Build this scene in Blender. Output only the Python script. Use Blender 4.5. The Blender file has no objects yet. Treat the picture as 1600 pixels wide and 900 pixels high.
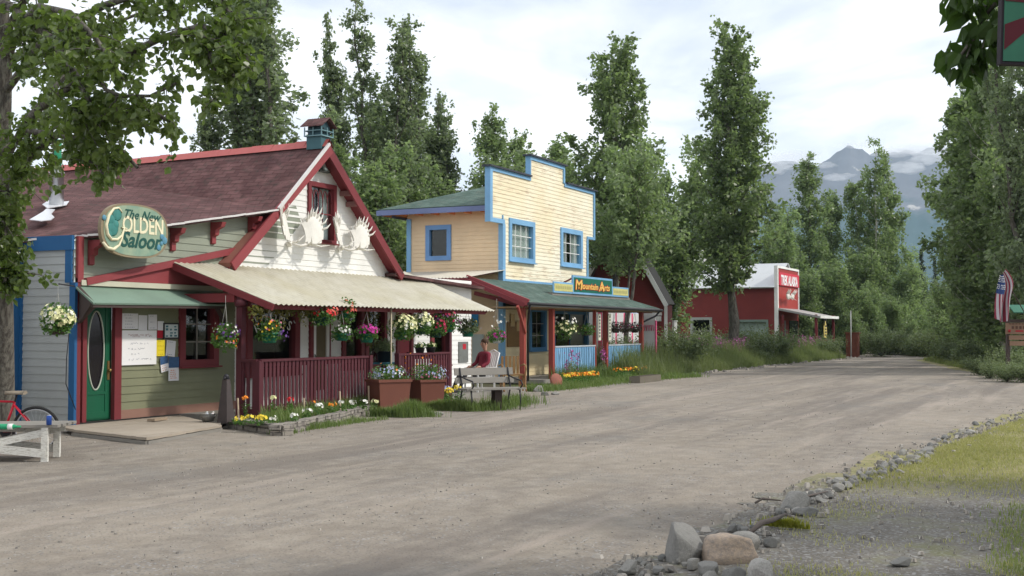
import bpy, math, random
import numpy as np
from mathutils import Vector, Matrix, noise
R = math.radians
scene = bpy.context.scene
COL = scene.collection

# ------------------------------------------------------------------ camera, sky, sun
F_PX, YAW, CAM_H, HORIZON = 1900.0, R(25.6), 1.65, 515.0
PITCH = math.atan((HORIZON - 450) / F_PX)
fwd = Vector((math.cos(YAW) * math.cos(PITCH), math.sin(YAW) * math.cos(PITCH), math.sin(PITCH)))
right = Vector((math.sin(YAW), -math.cos(YAW), 0))
upv = right.cross(fwd)
cam = bpy.data.cameras.new('camera')
cam.lens = F_PX / 1600 * 36
cam.sensor_width = 36
cam.clip_start = 0.1
cam.clip_end = 20000
camo = bpy.data.objects.new('camera', cam)
COL.objects.link(camo)
camo.matrix_world = Matrix((
    (right.x, upv.x, -fwd.x, 0), (right.y, upv.y, -fwd.y, 0), (right.z, upv.z, -fwd.z, CAM_H), (0, 0, 0, 1)))
scene.camera = camo
EYE = Vector((0, 0, CAM_H))

def ray(px, py):
    return fwd + right * ((px - 800) / F_PX) + upv * ((450 - py) / F_PX)
def at(px, py, X=None, Y=None, Z=None, D=None):
    """the point of the place seen at a spot of the survey photo, on a given plane of the place"""
    d = ray(px, py)
    if D is not None: t = D
    elif X is not None: t = X / d.x
    elif Y is not None: t = Y / d.y
    else: t = (Z - CAM_H) / d.z
    return EYE + d * t
def on_plane(px, py, a, b, c):
    n = (b - a).cross(c - a); d = ray(px, py)
    return EYE + d * ((a - EYE).dot(n) / d.dot(n))

SUN_EL = R(42)
sdir = Vector((0.30, -1.0, 0)).normalized()
S = Vector((sdir.x * math.cos(SUN_EL), sdir.y * math.cos(SUN_EL), math.sin(SUN_EL)))
sl = bpy.data.lights.new('sun', 'SUN')
sl.energy = 2.15
sl.angle = R(4.0)
sl.color = (1.0, 0.94, 0.85)
so = bpy.data.objects.new('sun', sl)
COL.objects.link(so)
so.rotation_euler = S.to_track_quat('Z', 'Y').to_euler()

world = bpy.data.worlds.new('World')
scene.world = world
world.use_nodes = True
nt = world.node_tree
nt.nodes.clear()
N = nt.nodes.new; L = nt.links.new
out = N('ShaderNodeOutputWorld'); bg = N('ShaderNodeBackground')
sky = N('ShaderNodeTexSky'); sky.sky_type = 'NISHITA'; sky.sun_disc = False
sky.sun_elevation = SUN_EL; sky.sun_rotation = math.atan2(sdir.x, sdir.y)
sky.altitude = 400; sky.air_density = 1.0; sky.dust_density = 1.5
tc = N('ShaderNodeTexCoord'); sep = N('ShaderNodeSeparateXYZ')
L(tc.outputs['Generated'], sep.inputs[0])
def wm(op, a, b=None, c=None):
    m = N('ShaderNodeMath'); m.operation = op
    for i, v in enumerate((a, b, c)):
        if v is None: continue
        if isinstance(v, (int, float)): m.inputs[i].default_value = v
        else: L(v, m.inputs[i])
    return m.outputs[0]
zz = wm('ADD', wm('MAXIMUM', sep.outputs[2], 0.0), 0.16)
cx = wm('DIVIDE', sep.outputs[0], zz); cy = wm('DIVIDE', sep.outputs[1], zz)
comb = N('ShaderNodeCombineXYZ'); L(cx, comb.inputs[0]); L(cy, comb.inputs[1])
n1 = N('ShaderNodeTexNoise'); n1.inputs['Scale'].default_value = 0.9; n1.inputs['Detail'].default_value = 7; n1.inputs['Roughness'].default_value = 0.55
n1.inputs['Distortion'].default_value = 0.6
L(comb.outputs[0], n1.inputs['Vector'])
n2 = N('ShaderNodeTexNoise'); n2.inputs['Scale'].default_value = 2.2; n2.inputs['Detail'].default_value = 5
n2.inputs['Distortion'].default_value = 0.4
L(comb.outputs[0], n2.inputs['Vector'])
cr = N('ShaderNodeValToRGB'); e = cr.color_ramp.elements
e[0].position = 0.30; e[0].color = (0.35, 0.35, 0.35, 1); e[1].position = 0.52; e[1].color = (1, 1, 1, 1)
L(n1.outputs['Fac'], cr.inputs[0])
cc = N('ShaderNodeValToRGB'); e = cc.color_ramp.elements
e[0].position = 0.36; e[0].color = (8.2, 8.6, 9.3, 1); e[1].position = 0.62; e[1].color = (11.4, 11.4, 11.5, 1)
L(n2.outputs['Fac'], cc.inputs[0])
mx = N('ShaderNodeMix'); mx.data_type = 'RGBA'
L(cr.outputs[0], mx.inputs['Factor']); L(sky.outputs[0], mx.inputs['A']); L(cc.outputs[0], mx.inputs['B'])
L(mx.outputs['Result'], bg.inputs[0]); bg.inputs[1].default_value = 0.1
L(bg.outputs[0], out.inputs[0])
scene.view_settings.view_transform = 'Standard'
scene.view_settings.look = 'None'
scene.view_settings.exposure = 0.38
scene.view_settings.gamma = 1.0
scene.view_settings.use_curve_mapping = False
scene.cycles.volume_bounces = 1
scene.cycles.max_bounces = 6
scene.cycles.transparent_max_bounces = 12

# ------------------------------------------------------------------ object helpers
def tag(o, label=None, cat=None, group=None, kind=None):
    if label: o['label'] = label
    if cat: o['category'] = cat
    if group: o['group'] = group
    if kind: o['kind'] = kind
    return o
def thing(name, label, cat, loc=(0, 0, 0), rz=0, group=None):
    o = bpy.data.objects.new(name, None); COL.objects.link(o)
    o.location = loc; o.rotation_euler = (0, 0, rz)
    return tag(o, label, cat, group)
def link(name, me, parent=None, local=False):
    """links a mesh; its vertices are world coordinates unless local"""
    o = bpy.data.objects.new(name, me); COL.objects.link(o)
    if parent is not None:
        o.parent = parent
        if not local:
            m = Matrix.Identity(4); p = parent
            while p is not None:
                m = Matrix.LocRotScale(p.location, p.rotation_euler, p.scale) @ m if p.parent is None else p.matrix_basis @ m
                p = p.parent
            o.matrix_basis = m.inverted()
    return o
def copy_tree(o, parent=None):
    c = o.copy(); COL.objects.link(c)
    if parent is not None: c.parent = parent
    for ch in list(o.children): copy_tree(ch, c)
    return c

class MB:
    def __init__(s): s.v = []; s.f = []; s.sm = []
    def quad(s, a, b, c, d): s.poly([a, b, c, d])
    def poly(s, pts, smooth=False):
        n = len(s.v); s.v += [tuple(p) for p in pts]; s.f.append(tuple(range(n, n + len(pts)))); s.sm.append(smooth)
    def hexa(s, p):
        n = len(s.v); s.v += [tuple(q) for q in p]
        for f in ((0, 3, 2, 1), (4, 5, 6, 7), (0, 1, 5, 4), (1, 2, 6, 5), (2, 3, 7, 6), (3, 0, 4, 7)):
            s.f.append(tuple(n + i for i in f)); s.sm.append(False)
        return s
    def box(s, x0, x1, y0, y1, z0, z1):
        return s.hexa([(x0, y0, z0), (x1, y0, z0), (x1, y1, z0), (x0, y1, z0), (x0, y0, z1), (x1, y0, z1), (x1, y1, z1), (x0, y1, z1)])
    def obox(s, c, u, v, w, a, b, d):
        c = Vector(c); u = Vector(u).normalized() * a / 2; v = Vector(v).normalized() * b / 2; w = Vector(w).normalized() * d / 2
        return s.hexa([c - u - v - w, c + u - v - w, c + u + v - w, c - u + v - w, c - u - v + w, c + u - v + w, c + u + v + w, c - u + v + w])
    def beam(s, p, q, w, h, up=(0, 0, 1)):
        p = Vector(p); q = Vector(q); d = (q - p); u = Vector(up)
        side = d.cross(u)
        if side.length < 1e-6: side = Vector((1, 0, 0))
        side.normalize(); u2 = side.cross(d).normalized()
        return s.obox((p + q) / 2, d, side, u2, d.length, w, h)
    def prism(s, pts, off):
        off = Vector(off); pts = [Vector(p) for p in pts]; n = len(s.v); k = len(pts)
        s.v += [tuple(p) for p in pts] + [tuple(p + off) for p in pts]
        s.f.append(tuple(range(n + k - 1, n - 1, -1))); s.f.append(tuple(range(n + k, n + 2 * k)))
        for i in range(k):
            j = (i + 1) % k; s.f.append((n + i, n + j, n + k + j, n + k + i))
        s.sm += [False] * (k + 2)
        return s
    def tube(s, path, rad, sides=8, cap=True, smooth=True):
        path = [Vector(p) for p in path]
        if not isinstance(rad, (list, tuple)): rad = [rad] * len(path)
        base = len(s.v); ref = None
        for i, p in enumerate(path):
            d = (path[min(i + 1, len(path) - 1)] - path[max(i - 1, 0)])
            d = d.normalized() if d.length > 1e-9 else Vector((0, 0, 1))
            if ref is None: ref = Vector((1, 0, 0)) if abs(d.x) < .8 else Vector((0, 1, 0))
            a = (ref - d * ref.dot(d)).normalized(); b = d.cross(a); ref = a
            for k in range(sides):
                t = 2 * math.pi * k / sides
                s.v.append(tuple(p + (a * math.cos(t) + b * math.sin(t)) * rad[i]))
        for i in range(len(path) - 1):
            for k in range(sides):
                k2 = (k + 1) % sides
                s.f.append((base + i * sides + k, base + i * sides + k2, base + (i + 1) * sides + k2, base + (i + 1) * sides + k)); s.sm.append(smooth)
        if cap:
            s.f.append(tuple(base + k for k in range(sides - 1, -1, -1))); s.sm.append(False)
            e = base + (len(path) - 1) * sides
            s.f.append(tuple(e + k for k in range(sides))); s.sm.append(False)
        return s
    def lathe(s, c, prof, sides=16, axis=(0, 0, 1)):
        c = Vector(c); ax = Vector(axis).normalized(); a = ax.orthogonal().normalized(); b = ax.cross(a); n0 = len(s.v)
        for r, z in prof:
            for k in range(sides):
                t = 2 * math.pi * k / sides; s.v.append(tuple(c + ax * z + (a * math.cos(t) + b * math.sin(t)) * max(r, 1e-4)))
        for i in range(len(prof) - 1):
            for k in range(sides):
                k2 = (k + 1) % sides; s.f.append((n0 + i * sides + k, n0 + i * sides + k2, n0 + (i + 1) * sides + k2, n0 + (i + 1) * sides + k)); s.sm.append(True)
        e = n0 + (len(prof) - 1) * sides
        s.f += [tuple(n0 + k for k in range(sides - 1, -1, -1)), tuple(e + k for k in range(sides))]; s.sm += [False, False]
        return s
    def ball(s, c, r, nu=10, nv=7, sc=(1, 1, 1)):
        c = Vector(c); base = len(s.v)
        for i in range(nv + 1):
            t = math.pi * i / nv
            for k in range(nu):
                p = 2 * math.pi * k / nu
                s.v.append((c.x + r * sc[0] * math.sin(t) * math.cos(p), c.y + r * sc[1] * math.sin(t) * math.sin(p), c.z + r * sc[2] * math.cos(t)))
        for i in range(nv):
            for k in range(nu):
                k2 = (k + 1) % nu
                s.f.append((base + i * nu + k, base + (i + 1) * nu + k, base + (i + 1) * nu + k2, base + i * nu + k2)); s.sm.append(True)
        return s
    def mesh(s, name, mat):
        me = bpy.data.meshes.new(name)
        me.from_pydata(s.v, [], s.f)
        me.polygons.foreach_set('use_smooth', s.sm)
        if mat: me.materials.append(mat)
        uv = me.uv_layers.new(name='UVMap')
        co = np.array(s.v, dtype=float)
        dat = np.zeros((len(me.loops), 2)); li = 0
        for f in s.f:
            p = co[list(f)]
            n = np.zeros(3)
            for i in range(1, len(f) - 1): n += np.cross(p[i] - p[0], p[i + 1] - p[0])
            l = np.linalg.norm(n); n = n / l if l > 1e-12 else np.array([0, 0, 1.])
            u = np.array([-n[1], n[0], 0.]); lu = np.linalg.norm(u)
            u = u / lu if lu > .05 else np.array([1., 0, 0])
            v = np.cross(n, u)
            for q in p:
                dat[li] = (q @ u, q @ v); li += 1
        uv.data.foreach_set('uv', dat.ravel())
        me.update()
        return me
    def build(s, name, mat, parent=None, local=False):
        return link(name, s.mesh(name, mat), parent, local)

def big_mesh(name, V, nper, mat, smooth=False):
    """V (N*nper,3) -> N faces of nper corners"""
    me = bpy.data.meshes.new(name); n = len(V); nf = n // nper
    me.vertices.add(n); me.vertices.foreach_set('co', V.astype(np.float32).ravel())
    me.loops.add(n); me.loops.foreach_set('vertex_index', np.arange(n, dtype=np.int32))
    me.polygons.add(nf)
    me.polygons.foreach_set('loop_start', np.arange(0, n, nper, dtype=np.int32))
    me.polygons.foreach_set('loop_total', np.full(nf, nper, dtype=np.int32))
    if mat: me.materials.append(mat)
    me.update(calc_edges=True); me.validate()
    return me
def ortho(rng, n, upbias=0.6, out=None):
    nn = rng.normal(size=(n, 3)); nn[:, 2] += upbias * 1.5
    if out is not None: nn += out
    nn /= np.linalg.norm(nn, axis=1)[:, None] + 1e-9
    t = rng.normal(size=(n, 3)); a = t - nn * (t * nn).sum(1)[:, None]
    a /= np.linalg.norm(a, axis=1)[:, None] + 1e-9
    return nn, a, np.cross(nn, a)
def leaf_quads(rng, P, size, upbias=0.6, wide=0.36, droop=0.0):
    n = len(P); nn, a, b = ortho(rng, n, upbias)
    if droop:
        a[:, 2] -= droop; a /= np.linalg.norm(a, axis=1)[:, None]
        b = np.cross(nn, a); b /= np.linalg.norm(b, axis=1)[:, None] + 1e-9
    s = (size * rng.uniform(.7, 1.3, n))[:, None]
    V = np.stack([P - a * s * .5, P + b * s * wide - a * s * .1, P + a * s * .55, P - b * s * wide - a * s * .1], 1)
    return V.reshape(-1, 3)

# ------------------------------------------------------------------ materials
MATS = {}
def srgb(r, g, b):
    f = lambda c: (c / 255 / 12.92) if c / 255 < .04045 else ((c / 255 + .055) / 1.055) ** 2.4
    return (f(r), f(g), f(b))
class MT:
    def __init__(s, name):
        s.m = bpy.data.materials.new(name); s.m.use_nodes = True; s.nt = s.m.node_tree; s.nt.nodes.clear()
        s.out = s.n('ShaderNodeOutputMaterial'); s.b = s.n('ShaderNodeBsdfPrincipled'); s.l(s.b.outputs[0], s.out.inputs[0])
        s.b.inputs['Specular IOR Level'].default_value = 0.3
    def n(s, t, **k):
        x = s.nt.nodes.new(t)
        for a, v in k.items(): setattr(x, a, v)
        return x
    def l(s, a, b): s.nt.links.new(a, b)
    def coord(s, kind='Object', scale=(1, 1, 1)):
        t = s.n('ShaderNodeTexCoord'); mp = s.n('ShaderNodeMapping'); s.l(t.outputs[kind], mp.inputs[0])
        mp.inputs['Scale'].default_value = scale; return mp.outputs[0]
    def noise(s, vec, scale, detail=4, rough=.55):
        t = s.n('ShaderNodeTexNoise'); s.l(vec, t.inputs['Vector'])
        t.inputs['Scale'].default_value = scale; t.inputs['Detail'].default_value = detail; t.inputs['Roughness'].default_value = rough
        return t.outputs['Fac']
    def ramp(s, fac, stops):
        r = s.n('ShaderNodeValToRGB'); s.l(fac, r.inputs[0]); e = r.color_ramp.elements
        while len(e) < len(stops): e.new(.5)
        for i, (p, c) in enumerate(stops):
            e[i].position = p; e[i].color = (c[0], c[1], c[2], 1) if isinstance(c, (tuple, list)) else (c, c, c, 1)
        return r.outputs[0]
    def mix(s, fac, a, b, mode='MIX'):
        m = s.n('ShaderNodeMix', data_type='RGBA', blend_type=mode)
        for k, v in (('Factor', fac), ('A', a), ('B', b)):
            i = m.inputs[k]
            if isinstance(v, (int, float)): i.default_value = v
            elif isinstance(v, (tuple, list)): i.default_value = (v[0], v[1], v[2], 1)
            else: s.l(v, i)
        return m.outputs['Result']
    def bump(s, h, dist, strength=1):
        b = s.n('ShaderNodeBump'); b.inputs['Distance'].default_value = dist; b.inputs['Strength'].default_value = strength
        s.l(h, b.inputs['Height']); s.l(b.outputs[0], s.b.inputs['Normal'])
    def col(s, c):
        if isinstance(c, (tuple, list)): s.b.inputs['Base Color'].default_value = (c[0], c[1], c[2], 1)
        else: s.l(c, s.b.inputs['Base Color'])
    def rough(s, r): s.b.inputs['Roughness'].default_value = r
def paint(name, c, wear=0.25, wc=(.33, .29, .25), rough=.6, streak=True):
    if name in MATS: return MATS[name]
    t = MT(name); v = t.coord('UV', (1.2, 9, 9) if streak else (3, 3, 3)); g = t.coord('Object')
    a = t.noise(v, 3.0, 5); b = t.noise(g, .8, 4); d = t.noise(v, 11, 6, .7)
    lo = tuple(x * .80 for x in c); hi = tuple(min(1, x * 1.12) for x in c)
    base = t.mix(t.ramp(b, [(.3, 0.), (.7, 1.)]), lo, hi)
    base = t.mix(t.ramp(a, [(.35, 0.), (.65, .35)]), base, tuple(x * .9 for x in c))
    if wear > 0: base = t.mix(t.ramp(d, [(.72 - .28 * wear, 0.), (.80 - .22 * wear, min(1, wear * 1.6))]), base, wc)
    t.col(base); t.rough(rough); t.bump(d, .003, .6); MATS[name] = t.m; return t.m
def flat(name, c, rough=.6, metal=0, var=.12, scale=8, bump=0):
    if name in MATS: return MATS[name]
    t = MT(name); n = t.noise(t.coord('Object'), scale, 4)
    t.col(t.mix(n, tuple(x * (1 - var) for x in c), tuple(min(1, x * (1 + var)) for x in c))); t.rough(rough)
    t.b.inputs['Metallic'].default_value = metal
    if bump: t.bump(n, bump)
    MATS[name] = t.m; return t.m
def leafmat(name, c1, c2, trans=.35, spec=.35, rough=.5):
    if name in MATS: return MATS[name]
    t = MT(name); g = t.n('ShaderNodeNewGeometry'); oi = t.n('ShaderNodeObjectInfo')
    v = t.coord('Object'); n = t.noise(v, .55, 3)
    base = t.mix(g.outputs['Random Per Island'], c1, c2)
    base = t.mix(t.ramp(n, [(.35, 0.), (.65, .45)]), base, tuple(min(1, x * 1.35) for x in c2))
    hs = t.n('ShaderNodeHueSaturation'); t.l(base, hs.inputs['Color'])
    mr = t.n('ShaderNodeMapRange'); t.l(oi.outputs['Random'], mr.inputs[0]); mr.inputs[3].default_value = .82; mr.inputs[4].default_value = 1.18
    t.l(mr.outputs[0], hs.inputs['Value'])
    t.l(hs.outputs[0], t.b.inputs['Base Color']); t.rough(rough); t.b.inputs['Specular IOR Level'].default_value = spec
    tr = t.n('ShaderNodeBsdfTranslucent'); t.l(t.mix(.5, hs.outputs[0], (c2[0] * 1.6, c2[1] * 1.9, c2[2] * .8)), tr.inputs[0])
    ms = t.n('ShaderNodeMixShader'); ms.inputs[0].default_value = trans
    t.l(t.b.outputs[0], ms.inputs[1]); t.l(tr.outputs[0], ms.inputs[2]); t.l(ms.outputs[0], t.out.inputs[0])
    MATS[name] = t.m; return t.m
def shingle(name, c, c2, moss=None, row=.14):
    if name in MATS: return MATS[name]
    t = MT(name); v = t.coord('UV'); b = t.n('ShaderNodeTexBrick'); t.l(v, b.inputs['Vector'])
    b.inputs['Scale'].default_value = 1; b.inputs['Brick Width'].default_value = .32; b.inputs['Row Height'].default_value = row
    b.inputs['Mortar Size'].default_value = .008; b.inputs['Mortar Smooth'].default_value = .3
    b.inputs['Color1'].default_value = (*c, 1); b.inputs['Color2'].default_value = (*c2, 1); b.inputs['Mortar'].default_value = (c[0] * .5, c[1] * .5, c[2] * .5, 1)
    g = t.coord('Object'); n = t.noise(g, 1.1, 5, .65); n3 = t.noise(g, 60, 3)
    base = t.mix(t.ramp(n, [(.40, 0.), (.62, .55)]), b.outputs['Color'], tuple(x * .62 for x in c))
    base = t.mix(t.ramp(t.noise(g, 2.7, 4), [(.5, 0.), (.72, .5)]), base, tuple(min(1, x * 1.5) for x in c2))
    if moss: base = t.mix(t.ramp(t.noise(g, 5, 5, .7), [(.52, 0.), (.7, .7)]), base, moss)
    base = t.mix(.35, base, t.mix(n3, (0.05, .05, .05), (.9, .9, .9)), 'SOFT_LIGHT')
    t.col(base); t.rough(.92)
    t.b.inputs['Specular IOR Level'].default_value = .12
    t.bump(b.outputs['Fac'], -.008); MATS[name] = t.m; return t.m

def siding(mb, poly, O, U, Nn, pitch=.13, lap=.014, holes=()):
    """lap siding on the wall plane O + u*U + z*Z, outward normal Nn; poly in (u, z), rectangular holes (u0,u1,z0,z1)"""
    O = Vector(O); U = Vector(U); Nn = Vector(Nn)
    zs = [p[1] for p in poly]; zlo, zhi = min(zs), max(zs)
    cuts = set(zs) | {h[2] for h in holes} | {h[3] for h in holes}
    k = math.floor(zlo / pitch)
    while k * pitch < zhi: cuts.add(k * pitch); k += 1
    cuts = sorted(c for c in cuts if zlo - 1e-9 <= c <= zhi + 1e-9)
    def spans(z):
        xs = []
        for i in range(len(poly)):
            (u0, z0), (u1, z1) = poly[i], poly[(i + 1) % len(poly)]
            if (z0 <= z < z1) or (z1 <= z < z0): xs.append(u0 + (u1 - u0) * (z - z0) / (z1 - z0))
        xs.sort(); return [(xs[i], xs[i + 1]) for i in range(0, len(xs) - 1, 2)]
    def P(u, z, off): return O + U * u + Vector((0, 0, z)) + Nn * off
    for za, zb in zip(cuts, cuts[1:]):
        if zb - za < 1e-5: continue
        A, B = spans(za + 1e-6), spans(zb - 1e-6)
        fr = za / pitch - math.floor(za / pitch + 1e-6)
        oa = lap * (1 - fr); ob = oa - lap * (zb - za) / pitch
        for (a0, a1), (b0, b1) in zip(A, B):
            segs = [(a0, a1, b0, b1)]
            for h in holes:
                if h[2] <= za + 1e-6 and h[3] >= zb - 1e-6:
                    ns = []
                    for (p0, p1, q0, q1) in segs:
                        if h[1] <= p0 or h[0] >= p1: ns.append((p0, p1, q0, q1)); continue
                        if h[0] > p0: ns.append((p0, h[0], q0, h[0]))
                        if h[1] < p1: ns.append((h[1], p1, h[1], q1))
                    segs = ns
            for (p0, p1, q0, q1) in segs:
                mb.quad(P(p0, za, oa), P(p1, za, oa), P(q1, zb, ob), P(q0, zb, ob))
                if abs(fr) < 1e-3 or abs(fr - 1) < 1e-3: mb.quad(P(p0, za, 0), P(p1, za, 0), P(p1, za, oa), P(p0, za, oa))
    return mb

def text_mesh(body, size, origin, U, Nn, mat, name, parent, shear=0., thick=.004, offset=0., up=(0, 0, 1), align='CENTER', sx=1.0, spacing=1.0):
    cu = bpy.data.curves.new('lettering', 'FONT'); cu.body = body; cu.size = size; cu.shear = shear; cu.extrude = thick; cu.offset = offset
    cu.align_x = align; cu.space_character = spacing; cu.resolution_u = 3
    o = bpy.data.objects.new('lettering', cu); COL.objects.link(o)
    bpy.context.view_layer.update()
    me = bpy.data.meshes.new_from_object(o.evaluated_get(bpy.context.evaluated_depsgraph_get()))
    bpy.data.objects.remove(o); bpy.data.curves.remove(cu)
    U = Vector(U).normalized(); W = Vector(Nn).normalized(); V = Vector(up); V = (V - W * V.dot(W)).normalized()
    M = Matrix(((U.x * sx, V.x, W.x, origin[0]), (U.y * sx, V.y, W.y, origin[1]), (U.z * sx, V.z, W.z, origin[2]), (0, 0, 0, 1)))
    me.transform(M); me.materials.clear(); me.materials.append(mat)
    return link(name, me, parent)

WHITE = paint('white_paint', (.84, .84, .81), .12, (.5, .48, .44))
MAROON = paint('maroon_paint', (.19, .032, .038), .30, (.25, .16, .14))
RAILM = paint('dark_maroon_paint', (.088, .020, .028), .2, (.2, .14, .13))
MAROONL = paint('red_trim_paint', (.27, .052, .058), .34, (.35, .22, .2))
OLIVE = paint('olive_siding_paint', (.225, .235, .145), .15, (.28, .26, .2))
SAGE = paint('sage_siding_paint', (.29, .32, .255), .12, (.33, .32, .28))
GREY = paint('grey_siding_paint', (.40, .42, .42), .12, (.36, .35, .33))
BLUE = paint('blue_trim_paint', (.018, .105, .26), .08, (.1, .2, .3))
YELLOW = paint('pale_yellow_paint', (.78, .66, .42), .0)
t = MT('weathered_yellow_paint'); v = t.coord('UV', (.7, 7.7, 1)); n = t.noise(v, 2.2, 6, .7); g = t.coord('Object'); n2 = t.noise(g, .55, 3)
c = t.mix(t.ramp(n2, [(.35, 0.), (.65, 1.)]), (.80, .71, .50), (.84, .80, .65))
m = t.ramp(t.noise(t.coord('UV', (.35, 1.0, 1)), 1.3, 3), [(.42, 0.), (.58, 1.)])
m2 = t.ramp(n, [(.51, 0.), (.59, .85)])
mm = t.mix(1.0, m, m2, 'MULTIPLY')
t.col(t.mix(mm, c, (.52, .40, .28))); t.rough(.7); WYELLOW = t.m
SKYBLUE = paint('light_blue_paint', (.20, .41, .64), .26, (.4, .5, .6))
ORANGE = paint('orange_soffit_paint', (.70, .26, .10), .0)
REDW = paint('barn_red_paint', (.22, .036, .032), .3, (.3, .12, .1))
GREEND = paint('green_door_paint', (.010, .105, .052), .16, (.25, .32, .27), .4)
WOOD = paint('bare_wood', (.36, .28, .20), .3, (.24, .2, .16))
GREYWOOD = paint('weathered_grey_wood', (.25, .235, .21), .4, (.18, .17, .15), .8)
DARKWOOD = paint('dark_wood', (.07, .05, .045), .2, (.15, .12, .1), .8)
ROOFM = shingle('maroon_shingles', (.098, .050, .050), (.150, .080, .078), (.05, .048, .04))
ROOFG = shingle('green_shingles', (.085, .135, .115), (.12, .17, .15), (.15, .16, .13))
METALR = flat('galvanised_steel', (.62, .64, .66), .38, .75, .15, 4)
t = MT('aged_awning_metal'); v = t.coord('UV', (4, .6, 1)); n = t.noise(v, 1.5, 5); n2 = t.noise(t.coord('Object'), .9, 4)
c = t.mix(t.ramp(n2, [(.35, 0.), (.65, 1.)]), (.46, .43, .32), (.53, .51, .43)); c = t.mix(t.ramp(n, [(.45, 0.), (.68, .5)]), c, (.30, .27, .20)); t.col(c); t.rough(.6); t.b.inputs['Metallic'].default_value = .1; AWN = t.m
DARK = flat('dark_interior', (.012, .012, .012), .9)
POT = flat('green_plastic', (.012, .14, .085), .4, 0, .1)
PLASTIC = flat('white_plastic', (.75, .75, .73), .4, 0, .05)
STEEL = flat('black_iron', (.03, .03, .035), .5, .3)
RUST = flat('rusty_metal', (.16, .055, .035), .8, .2, .4, 5, .004)
t = MT('window_glass'); t.nt.nodes.remove(t.b)
gl = t.n('ShaderNodeBsdfGlossy'); gl.inputs['Roughness'].default_value = .03; tp = t.n('ShaderNodeBsdfTransparent'); tp.inputs[0].default_value = (.86, .9, .88, 1)
lw_ = t.n('ShaderNodeLayerWeight'); lw_.inputs[0].default_value = .5; pw = t.n('ShaderNodeMath', operation='POWER'); t.l(lw_.outputs['Facing'], pw.inputs[0]); pw.inputs[1].default_value = 3.5; ma = t.n('ShaderNodeMath', operation='MULTIPLY_ADD'); t.l(pw.outputs[0], ma.inputs[0]); ma.inputs[1].default_value = .5; ma.inputs[2].default_value = .035; ms = t.n('ShaderNodeMixShader'); t.l(ma.outputs[0], ms.inputs[0]); t.l(tp.outputs[0], ms.inputs[1]); t.l(gl.outputs[0], ms.inputs[2]); t.l(ms.outputs[0], t.out.inputs[0]); GLASS = t.m
CURTAIN = flat('curtain_cloth', (.62, .64, .64), .9, 0, .15, 6)

def window(parent, O, U, Nn, u0, u1, z0, z1, fm, fw=.10, cols=1, rows=1, mun=None, curtain=0, sill=True, depth=.055, arch=False, label=None):
    """framed window in a wall plane; casing stands proud, the glass sits back in the opening"""
    O = Vector(O); U = Vector(U); Nn = Vector(Nn); Z = Vector((0, 0, 1))
    P = lambda u, z, n=0: O + U * u + Z * z + Nn * n
    m = MB(); dd = .16; cn = depth - dd / 2
    for (a, b, c, d) in ((u0 - fw, u1 + fw, z1, z1 + fw), (u0 - fw, u1 + fw, z0 - fw, z0), (u0 - fw, u0, z0, z1), (u1, u1 + fw, z0, z1)):
        m.obox(P((a + b) / 2, (c + d) / 2, cn), U, Nn, Z, b - a, dd, d - c)
    if sill: m.obox(P((u0 + u1) / 2, z0 - fw + .012, depth + .03), U, Nn, Z, u1 - u0 + 2 * fw + .05, .07, .03)
    w = m.build('window', fm, parent)
    if label: w['label'] = label
    m = MB(); m.obox(P((u0 + u1) / 2, (z0 + z1) / 2, -.045), U, Nn, Z, u1 - u0 + .004, .006, z1 - z0 + .004); m.build('pane', GLASS, w)
    if cols > 1 or rows > 1 or arch:
        m = MB(); bw = .022
        for i in range(1, cols):
            u = u0 + (u1 - u0) * i / cols; m.obox(P(u, (z0 + z1) / 2, -.028), U, Nn, Z, bw, .02, z1 - z0)
        for i in range(1, rows):
            z = z0 + (z1 - z0) * i / rows; m.obox(P((u0 + u1) / 2, z, -.0285), U, Nn, Z, u1 - u0, .021, bw)
        if arch:
            k = 5; zt = z1 - .02; cw = (u1 - u0) / k
            for i in range(k + 1):
                for s_ in (-1, 1):
                    pts = [P(max(u0, min(u1, u0 + cw * (i + s_ * .5 * (1 - math.cos(t_ * 1.57)) * 1.0)), ), zt - .30 + .26 * math.sin(t_ * 1.57), -.02) for t_ in (0, .3, .6, .85, 1)]
                    m.tube(pts, .011, 5)
                m.tube([P(u0 + cw * i, zt - .78, -.02), P(u0 + cw * i, zt - .30, -.02)], .010, 5)
        m.build('muntin', mun or fm, w)
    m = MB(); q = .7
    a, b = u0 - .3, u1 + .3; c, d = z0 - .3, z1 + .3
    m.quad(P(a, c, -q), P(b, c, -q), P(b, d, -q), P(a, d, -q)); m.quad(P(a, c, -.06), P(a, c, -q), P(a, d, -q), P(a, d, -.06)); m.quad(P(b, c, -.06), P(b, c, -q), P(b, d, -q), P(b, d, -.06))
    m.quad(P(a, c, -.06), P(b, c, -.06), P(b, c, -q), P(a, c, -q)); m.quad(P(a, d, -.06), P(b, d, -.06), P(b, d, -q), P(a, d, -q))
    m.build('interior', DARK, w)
    if curtain:
        m = MB(); wv = (u1 - u0)
        for s_ in ((0, .36), (.64, 1)) if curtain == 1 else ((0, 1),):
            n_ = 24; top = [];
            for i in range(n_ + 1):
                uu = u0 + wv * (s_[0] + (s_[1] - s_[0]) * i / n_); off = -.13 + .02 * math.sin(i * 1.9)
                pin = 0 if curtain == 2 else .10
                ub = uu + (pin if s_[0] == 0 else -pin) * -1 * (i / n_ if s_[0] == 0 else 1 - i / n_)
                top.append((P(uu, z1, off), P(ub, z0 + (z1 - z0) * .02, off)))
            for (a_, b_), (c_, d_) in zip(top, top[1:]): m.quad(b_, d_, c_, a_)
        m.build('curtain', CURTAIN, w)
    return w
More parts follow.
